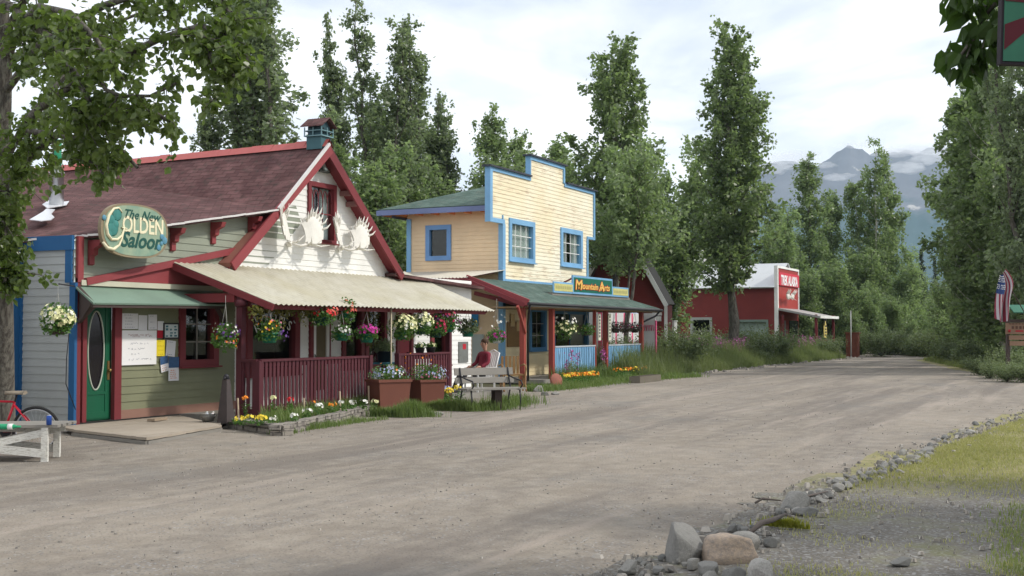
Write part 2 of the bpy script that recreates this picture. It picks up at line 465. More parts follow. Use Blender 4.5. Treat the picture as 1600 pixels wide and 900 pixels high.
def corrugated(mb, O, U, V, lu, lv, pitch=.12, amp=.012, th=.004, n=6, cut=None):
    O = Vector(O); U = Vector(U).normalized(); V = Vector(V).normalized(); W = U.cross(V).normalized()
    if W.z < 0: W = -W
    k = int(lu / pitch * n); pr = None
    for i in range(k + 1):
        u = lu * i / k; w = W * amp * math.sin(2 * math.pi * u / pitch)
        v0, v1 = (0, lv) if not cut else cut(u)
        c = (O + U * u + V * v0 + w, O + U * u + V * v1 + w)
        if pr: mb.poly([pr[0], c[0], c[1], pr[1]], True)
        pr = c
    return mb
# ================================================================== SALOON
XU = Vector((1, 0, 0)); YU = Vector((0, 1, 0)); ZU = Vector((0, 0, 1)); NF = Vector((0, -1, 0)); NL = Vector((-1, 0, 0))
YW = 15.1                       # street wall plane of the saloon
saloon = thing('saloon_building', 'long maroon-roofed saloon with a white gable, green oval-glass door and deep metal porch roof', 'building', (15.1, 15.1, 0))
# --- white gable front
gx0, gx1, gpk = 19.1, 25.75, 22.42
YR = 14.76                      # front edge of the gable roof
pk = at(515, 224, Y=YR); ql = at(434, 326, Y=YR); tl = at(362, 410, Y=YR); fr_ = at(634, 432, Y=YR)
slope = (pk.z - fr_.z) / (fr_.x - pk.x)
apex = pk.x; az_ = pk.z
zr = lambda x, d=0: az_ - d - abs(x - apex) * slope
holes = []
gw = (at(484, 290, Y=YW), at(519, 376, Y=YW))
gwin = (gw[0].x, gw[1].x, (at(484, 372, Y=YW).z), gw[0].z)
bw0, bw1 = at(392, 478, Y=YW), at(458, 568, Y=YW)
bwin = (bw0.x, bw1.x, .87, 2.22)
wd = (at(487, 500, Y=YW).x, at(512, 500, Y=YW).x, .12, 2.12)
w2 = (at(538, 510, Y=YW).x, at(562, 510, Y=YW).x, .87, 2.12)
w3 = (at(574, 510, Y=YW).x, at(598, 510, Y=YW).x, .87, 2.12)
w4 = (at(622, 510, Y=YW).x, at(640, 510, Y=YW).x, .3, 2.12)
w5 = (at(676, 510, Y=YW).x, at(696, 510, Y=YW).x, .87, 2.12)
ywl, ywr = 19.02, at(736, 520, Y=YW).x
m = MB()
lowpoly = [(ywl, .1), (ywr, .1), (ywr, 2.95), (zr_x := apex + (az_ - .12 - 2.95) / slope, 2.95), (apex, az_ - .12), (apex - (az_ - .12 - 2.95) / slope, 2.95), (ywl, 2.95)]
siding(m, lowpoly, (0, YW, 0), XU, NF, .125, .013, [gwin, bwin, wd, w2, w3, w4, w5])
m.build('white_gable_wall', WHITE, saloon)
wg = window(saloon, (0, YW, 0), XU, NF, *gwin, MAROON, fw=.10, cols=1, rows=2, mun=MAROON, curtain=1, arch=True, label='tall maroon gable window with arched tracery')
window(saloon, (0, YW, 0), XU, NF, *bwin, MAROON, fw=.17, curtain=0, label='big front window lettered in white')
window(saloon, (0, YW, 0), XU, NF, *w2, MAROON, fw=.13)
window(saloon, (0, YW, 0), XU, NF, *w3, MAROON, fw=.13)
window(saloon, (0, YW, 0), XU, NF, *w5, MAROON, fw=.15)
def O3(x, z, n=0): return Vector((x, YW - n, z))
# lettering painted on the glass of the big window
cx_, cz_ = (bwin[0] + bwin[1]) / 2, 1.30
WLET = flat('white_lettering', (.78, .80, .78), .5)
for word, rad, a0, a1, sz in (('SHOWERS', .86, 152, 44, .27), ('ROOMS', .58, 142, 44, .29)):
    for i, ch in enumerate(word):
        a = R(a0 + (a1 - a0) * i / (len(word) - 1))
        if word == 'SHOWERS' and i in (2, 3, 4): continue
        p = O3(cx_ + rad * 1.12 * math.cos(a), cz_ + rad * math.sin(a) * .98 - (.05 if word == 'ROOMS' else .10), .045)
        if not (bwin[0] < p.x < bwin[1] and p.z < 2.2): continue
        rot = a - math.pi / 2
        text_mesh(ch, sz, p, XU * math.cos(rot * .6) + ZU * math.sin(rot * .6), NF, WLET, 'painted_letter', saloon, up=ZU * math.cos(rot * .6) - XU * math.sin(rot * .6))
text_mesh('E', .3, O3((w3[0] + w3[1]) / 2 - .1, 1.83, .045), XU, NF, WLET, 'painted_letter', saloon)
# white screen door
m = MB()
for (a, b, c, d) in ((wd[0], wd[1], 2.02, 2.12), (wd[0], wd[1], .12, .35), (wd[0], wd[0] + .1, .35, 2.02), (wd[1] - .1, wd[1], .35, 2.02)):
    m.box(a, b, YW - .05, YW - .01, c, d)
m.box(wd[0] + .1, wd[1] - .1, YW - .045, YW - .02, 1.0, 1.05)
dd_ = m.build('door', WHITE, saloon); dd_['label'] = 'white screen door with amber panel'
m = MB(); m.box(wd[0] + .1, wd[1] - .1, YW - .02, YW + .01, .35, 2.02); m.build('panel', flat('amber_screen', (.14, .11, .055), .6), dd_)
m = MB(); m.tube([(wd[0] + .05, YW - .05, 1.0), (wd[0] + .05, YW - .09, 1.05), (wd[0] + .05, YW - .05, 1.12)], .012); m.build('handle', STEEL, dd_)
m = MB(); m.box(wd[0] - .12, wd[0], YW - .06, YW, .1, 2.2); m.box(wd[1], wd[1] + .05, YW - .055, YW, .1, 2.2); m.box(wd[0] - .12, wd[1] + .05, YW - .058, YW, 2.2, 2.3); m.build('door_frame', MAROON, saloon)
m = MB(); m.box(w4[0] + .05, w4[1] - .05, YW - .02, YW + .02, .12, 2.12); dk = m.build('door', flat('maroon_door', (.24, .02, .03), .5), saloon)
m = MB(); m.box(w4[1] - .18, w4[1] - .14, YW - .08, YW - .02, 1.0, 1.1); m.build('handle', STEEL, dk)
m = MB(); m.box(w4[0] - .12, w4[0], YW - .06, YW, .1, 2.2); m.box(w4[1], w4[1] + .1, YW - .06, YW, .1, 2.2); m.build('door_frame', MAROON, saloon)
# --- street wall of the left wing (upper part sage, lower part olive)
B0 = at(155, 365, Y=14.85); C0 = at(30, 374, X=14.75)
xl = at(115, 500, Y=YW).x
eave_z = lambda x: B0.z + (ql.z - B0.z) * (x - B0.x) / (ql.x - B0.x)
m = MB()
xq = apex - (az_ - .12 - eave_z(ql.x)) / slope
siding(m, [(xl, 2.35), (ywl + .3, 2.35), (21.2, 3.9), (21.0, eave_z(21.0) - .02), (xl, eave_z(xl) - .04)], (0, YW + .002, 0), XU, NF, .135, .014)
m.build('upper_wall', SAGE, saloon)
dx0, dx1 = at(131, 560, Y=YW).x, at(174, 560, Y=YW).x
lw = (at(287, 520, Y=YW).x, at(331, 520, Y=YW).x, at(300, 562, Y=YW).z, 2.08)
m = MB()
siding(m, [(xl, .12), (ywl, .12), (ywl, 2.35), (xl, 2.35)], (0, YW, 0), XU, NF, .135, .014, [(dx0, dx1, .12, 2.12), lw])
m.build('lower_wall', OLIVE, saloon)
window(saloon, (0, YW, 0), XU, NF, *lw, MAROON, fw=.15, cols=2, rows=3, mun=GREYWOOD, curtain=0, label='dark small-paned window beside the notices')
# corner posts & skirting
m = MB(); m.box(xl + .03, xl + .12, YW - .045, YW - .001, .05, 2.5); m.box(dx0 - .09, dx0, YW - .07, YW, .12, 2.2); m.box(dx1, dx1 + .16, YW - .08, YW, .12, 2.25); m.box(dx0 - .09, dx1 + .16, YW - .075, YW, 2.13, 2.27)
m.build('door_frame', MAROON, saloon)
m = MB(); m.box(dx1 + .16, ywl, YW - .04, YW, .12, .27); m.build('skirting_board', paint('dusty_red_board', (.30, .17, .13), .4), saloon)
# green door with long oval glass
m = MB(); yd = YW + .03
ocx, ocz, orx, orz = (dx0 + dx1) / 2 - .02, 1.30, (dx1 - dx0) * .29, .66
pts = 40; ring = [(ocx + orx * math.cos(2 * math.pi * i / pts), ocz + orz * math.sin(2 * math.pi * i / pts)) for i in range(pts)]
def proj(x, z):
    dx, dz = x - ocx, z - ocz; k = 1e9
    if dx > 1e-9: k = min(k, (dx1 - ocx) / dx)
    if dx < -1e-9: k = min(k, (dx0 - ocx) / dx)
    if dz > 1e-9: k = min(k, (2.12 - ocz) / dz)
    if dz < -1e-9: k = min(k, (.14 - ocz) / dz)
    return (ocx + dx * k, ocz + dz * k)
for i in range(pts):
    a, b = ring[i], ring[(i + 1) % pts]; c, d = proj(*b), proj(*a)
    m.quad((d[0], yd, d[1]), (c[0], yd, c[1]), (b[0], yd, b[1]), (a[0], yd, a[1]))
for (x0, z0, x1, z1) in ((dx0, .14, dx1, .14),): pass
for x_ in (dx0 + .07, dx1 - .07): m.box(x_ - .05, x_ + .05, yd - .012, yd - .001, .16, 2.1)
m.box(dx0 + .12, dx1 - .12, yd - .012, yd - .001, .56, .61); m.box(dx0 + .12, dx1 - .12, yd - .011, yd - .001, .16, .27)
m.box(dx0 - .05, dx1 + .05, yd + .02, yd + .05, .12, 2.16)
gd = m.build('door', GREEND, saloon); gd['label'] = 'green door with a tall dark oval glass'
m = MB(); m.tube([(x, yd - .006, z) for x, z in ring] + [(ring[0][0], yd - .006, ring[0][1])], .014, 6, False); m.build('glass_rim', flat('brass_rim', (.45, .5, .42), .4), gd)
m = MB(); m.poly([(x, yd + .01, z) for x, z in ring]); m.build('oval_glass', flat('black_glass', (.012, .010, .014), .08), gd)
m = MB(); m.box(dx1 - .085, dx1 - .035, yd - .03, yd - .012, .80, 1.12); m.ball((dx1 - .06, yd - .06, .96), .032); m.build('handle', flat('old_brass', (.30, .20, .08), .4, .8), gd)
# --- grey return wall and the set-back lit wall
xg = xl; YB = at(30, 540, X=xg).y
m = MB(); siding(m, [(YW, .05), (YB, .05), (YB, 3.1), (YW, 3.1)], (xg - .005, 0, 0), YU, NL, .13, .013); m.build('return_wall', GREY, saloon)
m = MB(); siding(m, [(9.5, .05), (xg, .05), (xg, 3.1), (9.5, 3.1)], (0, YB, 0), XU, NF, .13, .013); m.build('set_back_wall', GREY, saloon)
m = MB(); m.box(xg - .03, xg + .028, YW - .055, YW + .07, .02, 2.42); m.box(xg - .045, xg + .02, YW + .02, YW + .16, 2.42, 3.1); m.box(xg - .05, xg - .002, YB - .09, YB - .008, .02, 3.0); m.box(xg - .15, xg - .002, YB - .05, YB - .001, .02, 3.0)
m.build('corner_board', BLUE, saloon)
m = MB(); m.box(xg - .06, xg - .001, YW, YB - .1, 2.96, 3.2); m.box(9.5, xg - .06, YB - .07, YB - .01, 2.96, 3.2); m.build('eave_beam', BLUE, saloon)
m = MB(); m.box(xl + .03, xl + .15, YW - .06, YW - .002, 2.43, B0.z - .05); m.build('corner_trim', MAROONL, saloon)
# --- roofs
rb = at(48, 262, X=apex)                       # far end of the ridge
P_, Q_, R_ = Vector((apex, YR, az_)), Vector((ql.x, YR, ql.z)), Vector((apex, rb.y, az_ - .12))
B_ = Vector((B0.x - .05, 14.82, B0.z)); C_ = Vector((C0.x, C0.y, C0.z)); D_ = Vector((C0.x - 1.0, C0.y + 3.5, C0.z - .05)); E_ = Vector((9.0, 16.0, C0.z - .1)); 
Rr = Vector((apex + 4.2, YR, az_ - 4.2 * slope)); RrB = Vector((apex + 4.2, rb.y, az_ - 4.2 * slope - .1))
th = .07
def slab(mb, pts, t=th):
    pts = [Vector(p) for p in pts]; n = (pts[1] - pts[0]).cross(pts[2] - pts[0]).normalized()
    if n.z < 0: n = -n
    mb.prism(pts, -n * t)
m = MB()
slab(m, [P_, Q_, R_]); slab(m, [Q_, B_, R_]); slab(m, [B_, C_, R_])
E1 = Vector((9.0, YB - .3, C_.z)); R1 = Vector((12.0, R_.y + 1, az_ - 1.2))
slab(m, [C_, E1, R1, R_])
m.build('roof', ROOFM, saloon)
m = MB(); fx = apex + (az_ - 3.0) / slope
slab(m, [P_, R_, Vector((fx, rb.y, 2.9)), Vector((fx, YR, 3.0))]); slab(m, [Vector((fx - .3, YW - .3, 2.98)), Vector((fx - .3, rb.y, 2.98)), Vector((ywr + .2, rb.y, 2.8)), Vector((ywr + .2, YW - .3, 2.8))])
m.build('far_roof', ROOFM, saloon)
m = MB()
for k in range(30):
    a = P_.lerp(R_, k / 30); b = P_.lerp(R_, (k + 1) / 30); j = random.Random(k).uniform(-.012, .012)
    m.poly([a + Vector((-.15, 0, -.15 * slope + .05)), a + Vector((0, 0, .09 + j)), b + Vector((0, 0, .09 + j)), b + Vector((-.15, 0, -.15 * slope + .05))])
    m.poly([a + Vector((.15, 0, -.15 * slope + .05)), b + Vector((.15, 0, -.15 * slope + .05)), b + Vector((0, 0, .09 + j)), a + Vector((0, 0, .09 + j))])
m.build('ridge_cap', flat('faded_red_metal', (.42, .105, .095), .5, .2), saloon)
m = MB()   # white drip edge along the eave and the rake
pts = [Q_, B_, C_]
for a, b in zip(pts, pts[1:]):
    n_ = 14
    for k in range(n_):
        rr = random.Random(k * 7 + int(a.x * 10)); p = a.lerp(b, k / n_) + Vector((0, -.02, rr.uniform(-.008, .006) - .02)); q = a.lerp(b, (k + 1) / n_) + Vector((0, -.02, rr.uniform(-.008, .006) - .02)); m.beam(p, q, .02, .035)
m.beam(P_ + Vector((-.05, -.03, -.02)), Q_ + Vector((0, -.03, .0)), .05, .06)
m.build('drip_edge', flat('drip_edge_metal', (.66, .64, .62), .5, .3), saloon)
# rake boards: front fascia, boxed soffit
m = MB(); lowL = Vector((tl.x, YR, tl.z)); 
def rake(mb, a, b, w, t=.05):   # board hanging below the roof line, in the plane of the front edge
    d = (b - a).normalized(); nrm = Vector((d.z, 0, -d.x)); nrm = nrm if nrm.z < 0 else -nrm
    mb.prism([a, b, b + nrm * w, a + nrm * w], (0, t, 0))
rake(m, P_ + Vector((0, -.01, -.04)), lowL, .19); m.build('rake_board', MAROONL, saloon)
m = MB(); footR = Vector((fx + .05, YR, az_ - (fx + .05 - apex) * slope))
rake(m, P_ + Vector((0, -.008, -.04)), footR, .19); m.build('rake_board', MAROON, saloon)
m = MB()   # extension beam of the left rake below the eave
dv = (lowL - Q_).normalized(); m.prism([Q_ + Vector((.1, .05, -.03)), lowL + Vector((.02, .05, 0)), lowL + Vector((.02, .34, 0)), Q_ + Vector((.1, .34, -.03))], (0, 0, -.10)); m.build('rake_beam', paint('faded_rake_paint', (.30, .13, .10), .35), saloon)
m = MB()   # soffits under the overhang
for sg, e_ in ((-1, lowL), (1, footR)):
    a = Vector((apex, YR + .05, az_ - .12)); b = Vector((e_.x, YR + .05, e_.z - .12)); m.prism([a, b, b + Vector((0, YW - YR - .05, 0)), a + Vector((0, YW - YR - .05, 0))], (0, 0, .02))
m.box(apex - .14, apex + .14, YR + .06, YW, az_ - .30, az_ - .26)
m.build('soffit', MAROON, saloon)
for x_, sg in ((apex + .9, 1), (apex + 1.15, 1)):
    m = MB(); m.box(x_ - .03, x_ + .03, YW - .30, YW - .02, zr(x_) - .27, zr(x_) - .16); m.build('flood_light', flat('lamp_housing', (.25, .12, .11), .5), saloon)
m = MB(); m.tube([(gwin[0] + .25, YW - .02, gwin[3] + .42), (gwin[0] + .25, YW - .16, gwin[3] + .40)], .03); m.lathe((gwin[0] + .25, YW - .2, gwin[3] + .32), [(.10, 0), (.03, .1)], 10); m.box(gwin[0] + .3, gwin[0] + .62, YW - .1, YW - .02, gwin[3] + .33, gwin[3] + .40); m.build('gable_lamp', flat('lamp_grey', (.10, .12, .11), .5, .4), saloon)
# brackets under the eave
for px, py in ((147, 375), (275, 352), (338, 342), (396, 334)):
    p = at(px, py, Y=YW - .15); x = p.x; z = eave_z(x) - .1
    m = MB(); m.prism([(x, YW - .01, z), (x, YW - .30, z), (x, YW - .26, z - .09), (x, YW - .14, z - .14), (x, YW - .13, z - .24), (x, YW - .06, z - .27), (x, YW - .06, z - .40), (x, YW - .01, z - .42)], (.11, 0, 0)); m.build('bracket', MAROONL, saloon)
# sloping red trim board, triangular panel
a = at(134, 443, Y=YW - .05); b = at(370, 391, Y=YW - .05)
m = MB(); m.beam(a + Vector((0, .0, .03)), b, .07, .12); m.build('trim_board', MAROONL, saloon)
pA = at(266, 409, Y=YW - .03)
# --- small green awning over door and window
zt, zb = 2.36, 2.12; ax0, ax1 = xl + .1, at(353, 452, Y=YW).x
m = MB(); aw0 = Vector((xl - .0, YW - .02, 2.37)); aw1 = Vector((ax1, YW - .02, 2.34)); f0 = Vector((at(146, 473, Y=14.45).x, 14.45, at(146, 473, Y=14.45).z)); f1 = Vector((at(352, 476, Y=14.45).x, 14.45, at(352, 476, Y=14.45).z))
slab(m, [aw0, aw1, f1, f0], .03); m.build('door_awning', paint('green_awning_boards', (.19, .28, .22), .22, (.35, .33, .26)), saloon)
m = MB(); m.beam(aw0 + Vector((.05, -.02, -.03)), f0 + Vector((.03, .02, -.03)), .05, .06); m.beam((xl + .06, YW - .06, 1.78), (f0.x + .12, f0.y + .12, f0.z - .05), .06, .06); m.beam(f0 + Vector((0.02, .05, -.05)), f1 + Vector((0, .05, -.05)), .05, .05); m.beam((ax1 - .1, YW - .06, 1.8), (f1.x - .1, f1.y + .12, f1.z - .05), .06, .06); m.prism([(xl + .06, YW - .05, 1.75), (xl + .06, YW - .05, 2.33), (f0.x, f0.y + .05, f0.z - .02)], (.05, 0, 0)); m.build('awning_bracket', DARKWOOD, saloon)
m = MB(); m.box(xl + .1, ax1 + .1, YW - .07, YW - .012, 2.38, 2.47); m.build('ledger_board', paint('cream_board', (.55, .53, .42), .2), saloon)
m = MB(); m.prism([(xl + .15, YW - .022, 2.475), (ax1 + .3, YW - .022, 2.475), (pA.x + .05, YW - .022, pA.z - .03)], (0, .012, 0)); m.build('triangular_panel', MAROONL, saloon)
# --- big metal porch roof
AF0 = at(428, 473.5, Y=13.1); AF1 = at(770, 486, Y=13.1); ab = at(266, 408, Y=YW - .04); zf = 2.11
AB0 = Vector((AF0.x - .43, YW - .03, ab.z)); s_aw = (ab.z - zf) / (YW - .03 - 13.1)
awn_o = Vector((AF0.x, 13.1, zf)); m = MB()
Vd = Vector((0, 1, s_aw)); lv = math.hypot(2.0, 2.0 * s_aw)
lu_ = AF1.x - AF0.x + .05
def cutv(u):   # behind the gable foot the sheet runs on over the low roof
    x = AF0.x + u
    return (-.02 - .012 * math.sin(u * 1.7), lv if x < fx - .1 else lv + .55)
pr = None; pitch = .15; W_ = Vector((0, -s_aw, 1)).normalized(); Vn = Vd.normalized(); kk = int(lu_ / pitch * 7)
for i in range(kk + 1):
    u = lu_ * i / kk; v0, v1 = cutv(u); sk = -.43
    o1 = awn_o + XU * (u + sk * 0) + Vn * v0; o2 = awn_o + XU * (u + sk * (1 - u / lu_)) + Vn * v1; w = W_ * .014 * math.sin(2 * math.pi * u / pitch)
    c = (o1 + w, o2 + w, o1 + w - W_ * .006, o2 + w - W_ * .006)
    if pr: m.poly([pr[0], c[0], c[1], pr[1]], True); m.poly([pr[2], pr[3], c[3], c[2]], True); m.poly([pr[0], pr[2], c[2], c[0]])
    pr = c
m.build('porch_roof', AWN, saloon)
m = MB(); m.beam(awn_o + Vector((-.02, .0, -.07)), AB0 + Vector((.0, 0, -.08)), .05, .11); m.build('porch_fascia', MAROON, saloon)
m = MB()
m.beam((AF0.x, 13.28, zf - .05), (AF1.x - .1, 13.28, zf - .05), .07, .09)
m.beam((AF0.x + .0, 14.2, zf + .26), (AF1.x - .1, 14.2, zf + .26), .07, .08)
for i in range(9):
    x = AF0.x + .1 + i * (AF1.x - AF0.x - .2) / 8; m.beam((x, 13.22, zf - .035), (x, YW - .02, ab.z - .10), .05, .07)
m.build('rafters', MAROON, saloon).name = 'porch_frame'
POSTS = [(17.5, 13.75, 2.3), (at(577, 560, Y=13.33).x, 13.33, 1.13), (at(622, 560, Y=13.33).x, 13.33, 1.15), (at(701, 560, Y=13.36).x, 13.36, zf)]
for x, y, z in POSTS:
    w_ = .12 if x < 18 else .11
    m = MB(); m.box(x - w_ / 2, x + w_ / 2, y - w_ / 2, y + w_ / 2, .0, z + .02 if x < 18 else z)
    if x < 18:
        m.lathe((x, y, 2.05), [(.09, 0), (.12, .04), (.12, .1), (.09, .14)], 12)
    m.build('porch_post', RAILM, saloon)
m = MB(); m.box(ax1 - .05, 17.6, 13.7, 13.82, 2.14, 2.28); m.box(17.40, 17.56, 13.83, YW - .01, 2.14, 2.30); m.build('porch_beam', MAROON, saloon)
# --- slatted railings
def railing(name, parent, a, b, top, bot, mat, topmat=None, gap=.115, sw=.07, capw=.13, lean=0.0, kick=0):
    a = Vector(a); b = Vector(b); d = b - a; n = max(2, int(d.length / gap)); u = d.normalized(); nn = Vector((u.y, -u.x, 0))
    m = MB(); m.obox((a + b) / 2 + ZU * (top - .02), u, nn, ZU, d.length, capw, .045); r = m.build(name, topmat or mat, parent)
    m = MB(); m.obox((a + b) / 2 + ZU * (top - .09), u, nn, ZU, d.length, .05, .09); m.obox((a + b) / 2 + ZU * (bot + .06), u, nn, ZU, d.length, .05, .08); m.build('rail', mat, r)
    m = MB()
    for i in range(n):
        p = a + u * (i + .5) * d.length / n - nn * .035 * -1; z0, z1 = bot, top - .05
        m.obox(p + ZU * (z0 + z1) / 2, u, nn, ZU + u * (lean * math.sin(i * 1.3)), sw, .02, z1 - z0)
    s = m.build('slat_panel', mat, r); return r
RZ = 1.12
c0 = Vector((17.5, 13.36, 0)); rxe = POSTS[1][0]
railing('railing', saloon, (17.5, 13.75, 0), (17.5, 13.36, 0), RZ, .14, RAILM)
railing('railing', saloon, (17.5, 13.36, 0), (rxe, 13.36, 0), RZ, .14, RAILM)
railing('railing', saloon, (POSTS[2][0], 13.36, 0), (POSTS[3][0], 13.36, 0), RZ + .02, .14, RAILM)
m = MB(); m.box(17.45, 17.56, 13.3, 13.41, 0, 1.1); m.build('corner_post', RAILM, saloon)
m = MB(); m.box(17.45, ywr, 13.45, YW - .001, 0, .12)
m2_ = MB(); siding(m2_, [(YW, .1), (22.0, .1), (22.0, 2.9), (YW, 2.9)], (ywr, 0, 0), YU, XU, .125, .013); m2_.build('far_side_wall', WHITE, saloon); m.build('porch_floor', GREYWOOD, saloon)
# stove pipe with green upper tube on the roof
sp = on_plane(88, 322, Q_, B_, R_)
pipe = thing('stove_pipe', 'shiny stove pipe with a green upper tube on the maroon roof', 'chimney', sp)
d_ = (sp - EYE).dot(fwd); k_ = d_ / F_PX
m = MB(); m.lathe((0, 0, -.1), [(11 * k_, 0), (11 * k_, 50 * k_ + .1), (11.8 * k_, 50 * k_ + .1), (11.8 * k_, 53 * k_ + .1), (5 * k_, 60 * k_ + .1)], 20); m.build('flue', METALR, pipe, True)
m = MB(); m.lathe((0, 0, 0), [(7 * k_, 55 * k_), (7 * k_, 104 * k_), (6.6 * k_, 104 * k_)], 16); m.build('upper_tube', flat('green_tube', (.02, .24, .12), .5), pipe, True)
nrm = (B_ - Q_).cross(R_ - Q_).normalized(); nrm = nrm if nrm.z > 0 else -nrm
m = MB(); u_ = Vector((1, 0, 0)); u_ = (u_ - nrm * u_.dot(nrm)).normalized(); v_ = nrm.cross(u_)
def rp(px, py): return on_plane(px, py, Q_ + nrm * .02, B_ + nrm * .02, R_ + nrm * .02) - sp
m.prism([rp(46, 344), rp(58, 337), rp(68, 331), rp(72, 327), rp(86, 328), rp(80, 335), rp(85, 340), rp(80, 344), rp(64, 346)], nrm * .012); m.prism([rp(66, 320), rp(76, 314), rp(98, 316), rp(108, 315), rp(104, 321), rp(74, 326)], nrm * .012)
m.build('flashing', flat('crumpled_flashing', (.72, .73, .75), .35, .4, .1, 5, .02), pipe, True)
# birdhouse on the ridge
bc = at(498, 232, X=apex)
bird = thing('birdhouse', 'small blue-green birdhouse with galleries sitting on the saloon ridge', 'birdhouse', (apex, bc.y, az_ - .05))
bird.scale = (.62, .62, .66)
m = MB(); s_ = .3; m.box(-s_, s_, -s_, s_, -.12, .30); m.build('base_box', paint('teal_paint', (.05, .13, .15), .25, (.2, .3, .3)), bird, True)
m = MB()
m.box(-s_ + .03, s_ - .03, -s_ + .03, s_ - .03, .33, .62); m.prism([(-s_ + .03, -s_ + .03, .62), (s_ - .03, -s_ + .03, .62), (0, -s_ + .03, .86)], (0, 2 * s_ - .06, 0)); m.build('body', flat('deep_teal', (.03, .075, .095), .7), bird, True)
m = MB(); m.box(-s_ - .07, s_ + .07, -s_ - .07, s_ + .07, .295, .33); m.box(-s_ - .07, s_ + .07, -s_ - .07, s_ + .07, .47, .495)
for sx in (-s_ - .05, 0, s_ + .05):
    for sy in (-s_ - .05, 0, s_ + .05):
        if sx or sy: m.box(sx - .015, sx + .015, sy - .015, sy + .015, .33, .60)
m.build('gallery', paint('pale_teal', (.17, .30, .33), .2, (.3, .3, .3)), bird, True)
m = MB()
for sg in (-1, 1): m.prism([(0, -s_ - .16, .93), (0, s_ + .16, .93), (sg * (s_ + .16), s_ + .16, .63), (sg * (s_ + .16), -s_ - .16, .63)], (0, 0, -.03))
m.build('roof', ROOFM, bird, True)
m = MB()
for x_ in (-.12, .12):
    for z_ in (.42, .56): m.lathe((x_, -s_ + .035, z_), [(.035, 0), (.035, .01)], 10, (0, -1, 0))
m.build('entry_hole', DARK, bird, True)

# ------------------------------------------------------------------ saloon sign
sc_ = at(212, 361, Y=14.72)
sign = thing('saloon_sign', 'oval green wooden sign with cream and dark green lettering on the saloon upper wall', 'sign', sc_)
hw = (at(263, 361, Y=14.72).x - at(158, 361, Y=14.72).x) / 2; hh = (at(212, 317, Y=14.72).z - at(212, 405, Y=14.72).z) / 2
def blob(f, n=48, y0=0.): return [(hw * f * math.copysign(abs(math.cos(t_)) ** .88, math.cos(t_)), y0, hh * f * math.copysign(abs(math.sin(t_)) ** .92, math.sin(t_)) + .02 * math.sin(3 * t_)) for t_ in [2 * math.pi * i / n for i in range(n)]]
m = MB(); m.prism(blob(1.0), (0, .07, 0)); m.build('border', paint('tan_edge', (.27, .22, .14), .2), sign, True)
t = MT('mottled_sign_green'); g = t.coord('Object'); t.col(t.mix(t.ramp(t.noise(g, 3.2, 5), [(.35, 0.), (.65, 1.)]), (.19, .31, .24), (.32, .40, .28))); SIGNG = t.m
m = MB(); m.prism(blob(.93, 48, -.006), (0, .004, 0)); m.build('sign_face', SIGNG, sign, True)
CREAM = flat('cream_lettering', (.80, .74, .52), .6); DGREEN = flat('dark_green_lettering', (.015, .085, .07), .6)
def SP(x, z): return sc_ + Vector((x * hw, -.010, z * hh))
def stext(b, s, x, z, mt, **k): text_mesh(b, s, SP(x, z), XU, NF, mt, 'lettering', sign, **k)
stext('The New', .23 * hh / .5, .15, .42, DGREEN, shear=.45, sx=1.05, offset=.002)
stext('OLDEN', .40 * hh / .5, .22, -.06, CREAM, sx=.80, offset=.006, spacing=.98)
stext('Saloon', .38 * hh / .5, .16, -.58, DGREEN, shear=.3, sx=1.0, offset=.008)
m = MB(); gpts = [(-.42, .60), (-.52, .74), (-.66, .70), (-.80, .45), (-.88, .1), (-.84, -.2), (-.72, -.38), (-.55, -.36), (-.42, -.2), (-.36, .05), (-.44, .06), (-.28, .05)]
m.tube([(x * hw, -.016, z * hh) for x, z in gpts], [.012, .016, .02, .026, .03, .03, .026, .022, .02, .018, .014, .012], 6)
m.tube([(x * hw, -.016, z * hh) for x, z in [(-.36, .05), (-.42, -.3), (-.5, -.55), (-.66, -.72), (-.84, -.68), (-.95, -.5)]], [.014, .016, .02, .03, .03, .02], 6); m.build('flourish', CREAM, sign, True)
m = MB()
for x, z, r in ((-.56, .5, .11), (-.72, .3, .09), (-.68, 0, .13), (-.6, .15, .08), (-.76, -.18, .07)): m.lathe((x * hw, -.008, z * hh), [(r, 0), (r * .8, .008), (.001, .009)], 12, (0, -1, 0))
m.build('painted_flower', flat('teal_flower_paint', (.05, .22, .20), .6, 0, .3, 12), sign, True)
m = MB()
for x, z, r in ((.80, -.12, .06), (.88, -.25, .07), (.70, -.52, .06), (.78, -.36, .045), (-.92, .35, .05)): m.lathe((x * hw, -.008, z * hh), [(r, 0), (r * .8, .008), (.001, .009)], 10, (0, -1, 0))
m.build('painted_berry', flat('blue_flower_paint', (.10, .26, .36), .6, 0, .3, 12), sign, True)
m = MB(); m.box(-hw * .5, -hw * .4, .07, .37, -.05, .05); m.box(hw * .4, hw * .5, .07, .37, -.05, .05); m.build('mounting_block', DARKWOOD, sign, True)

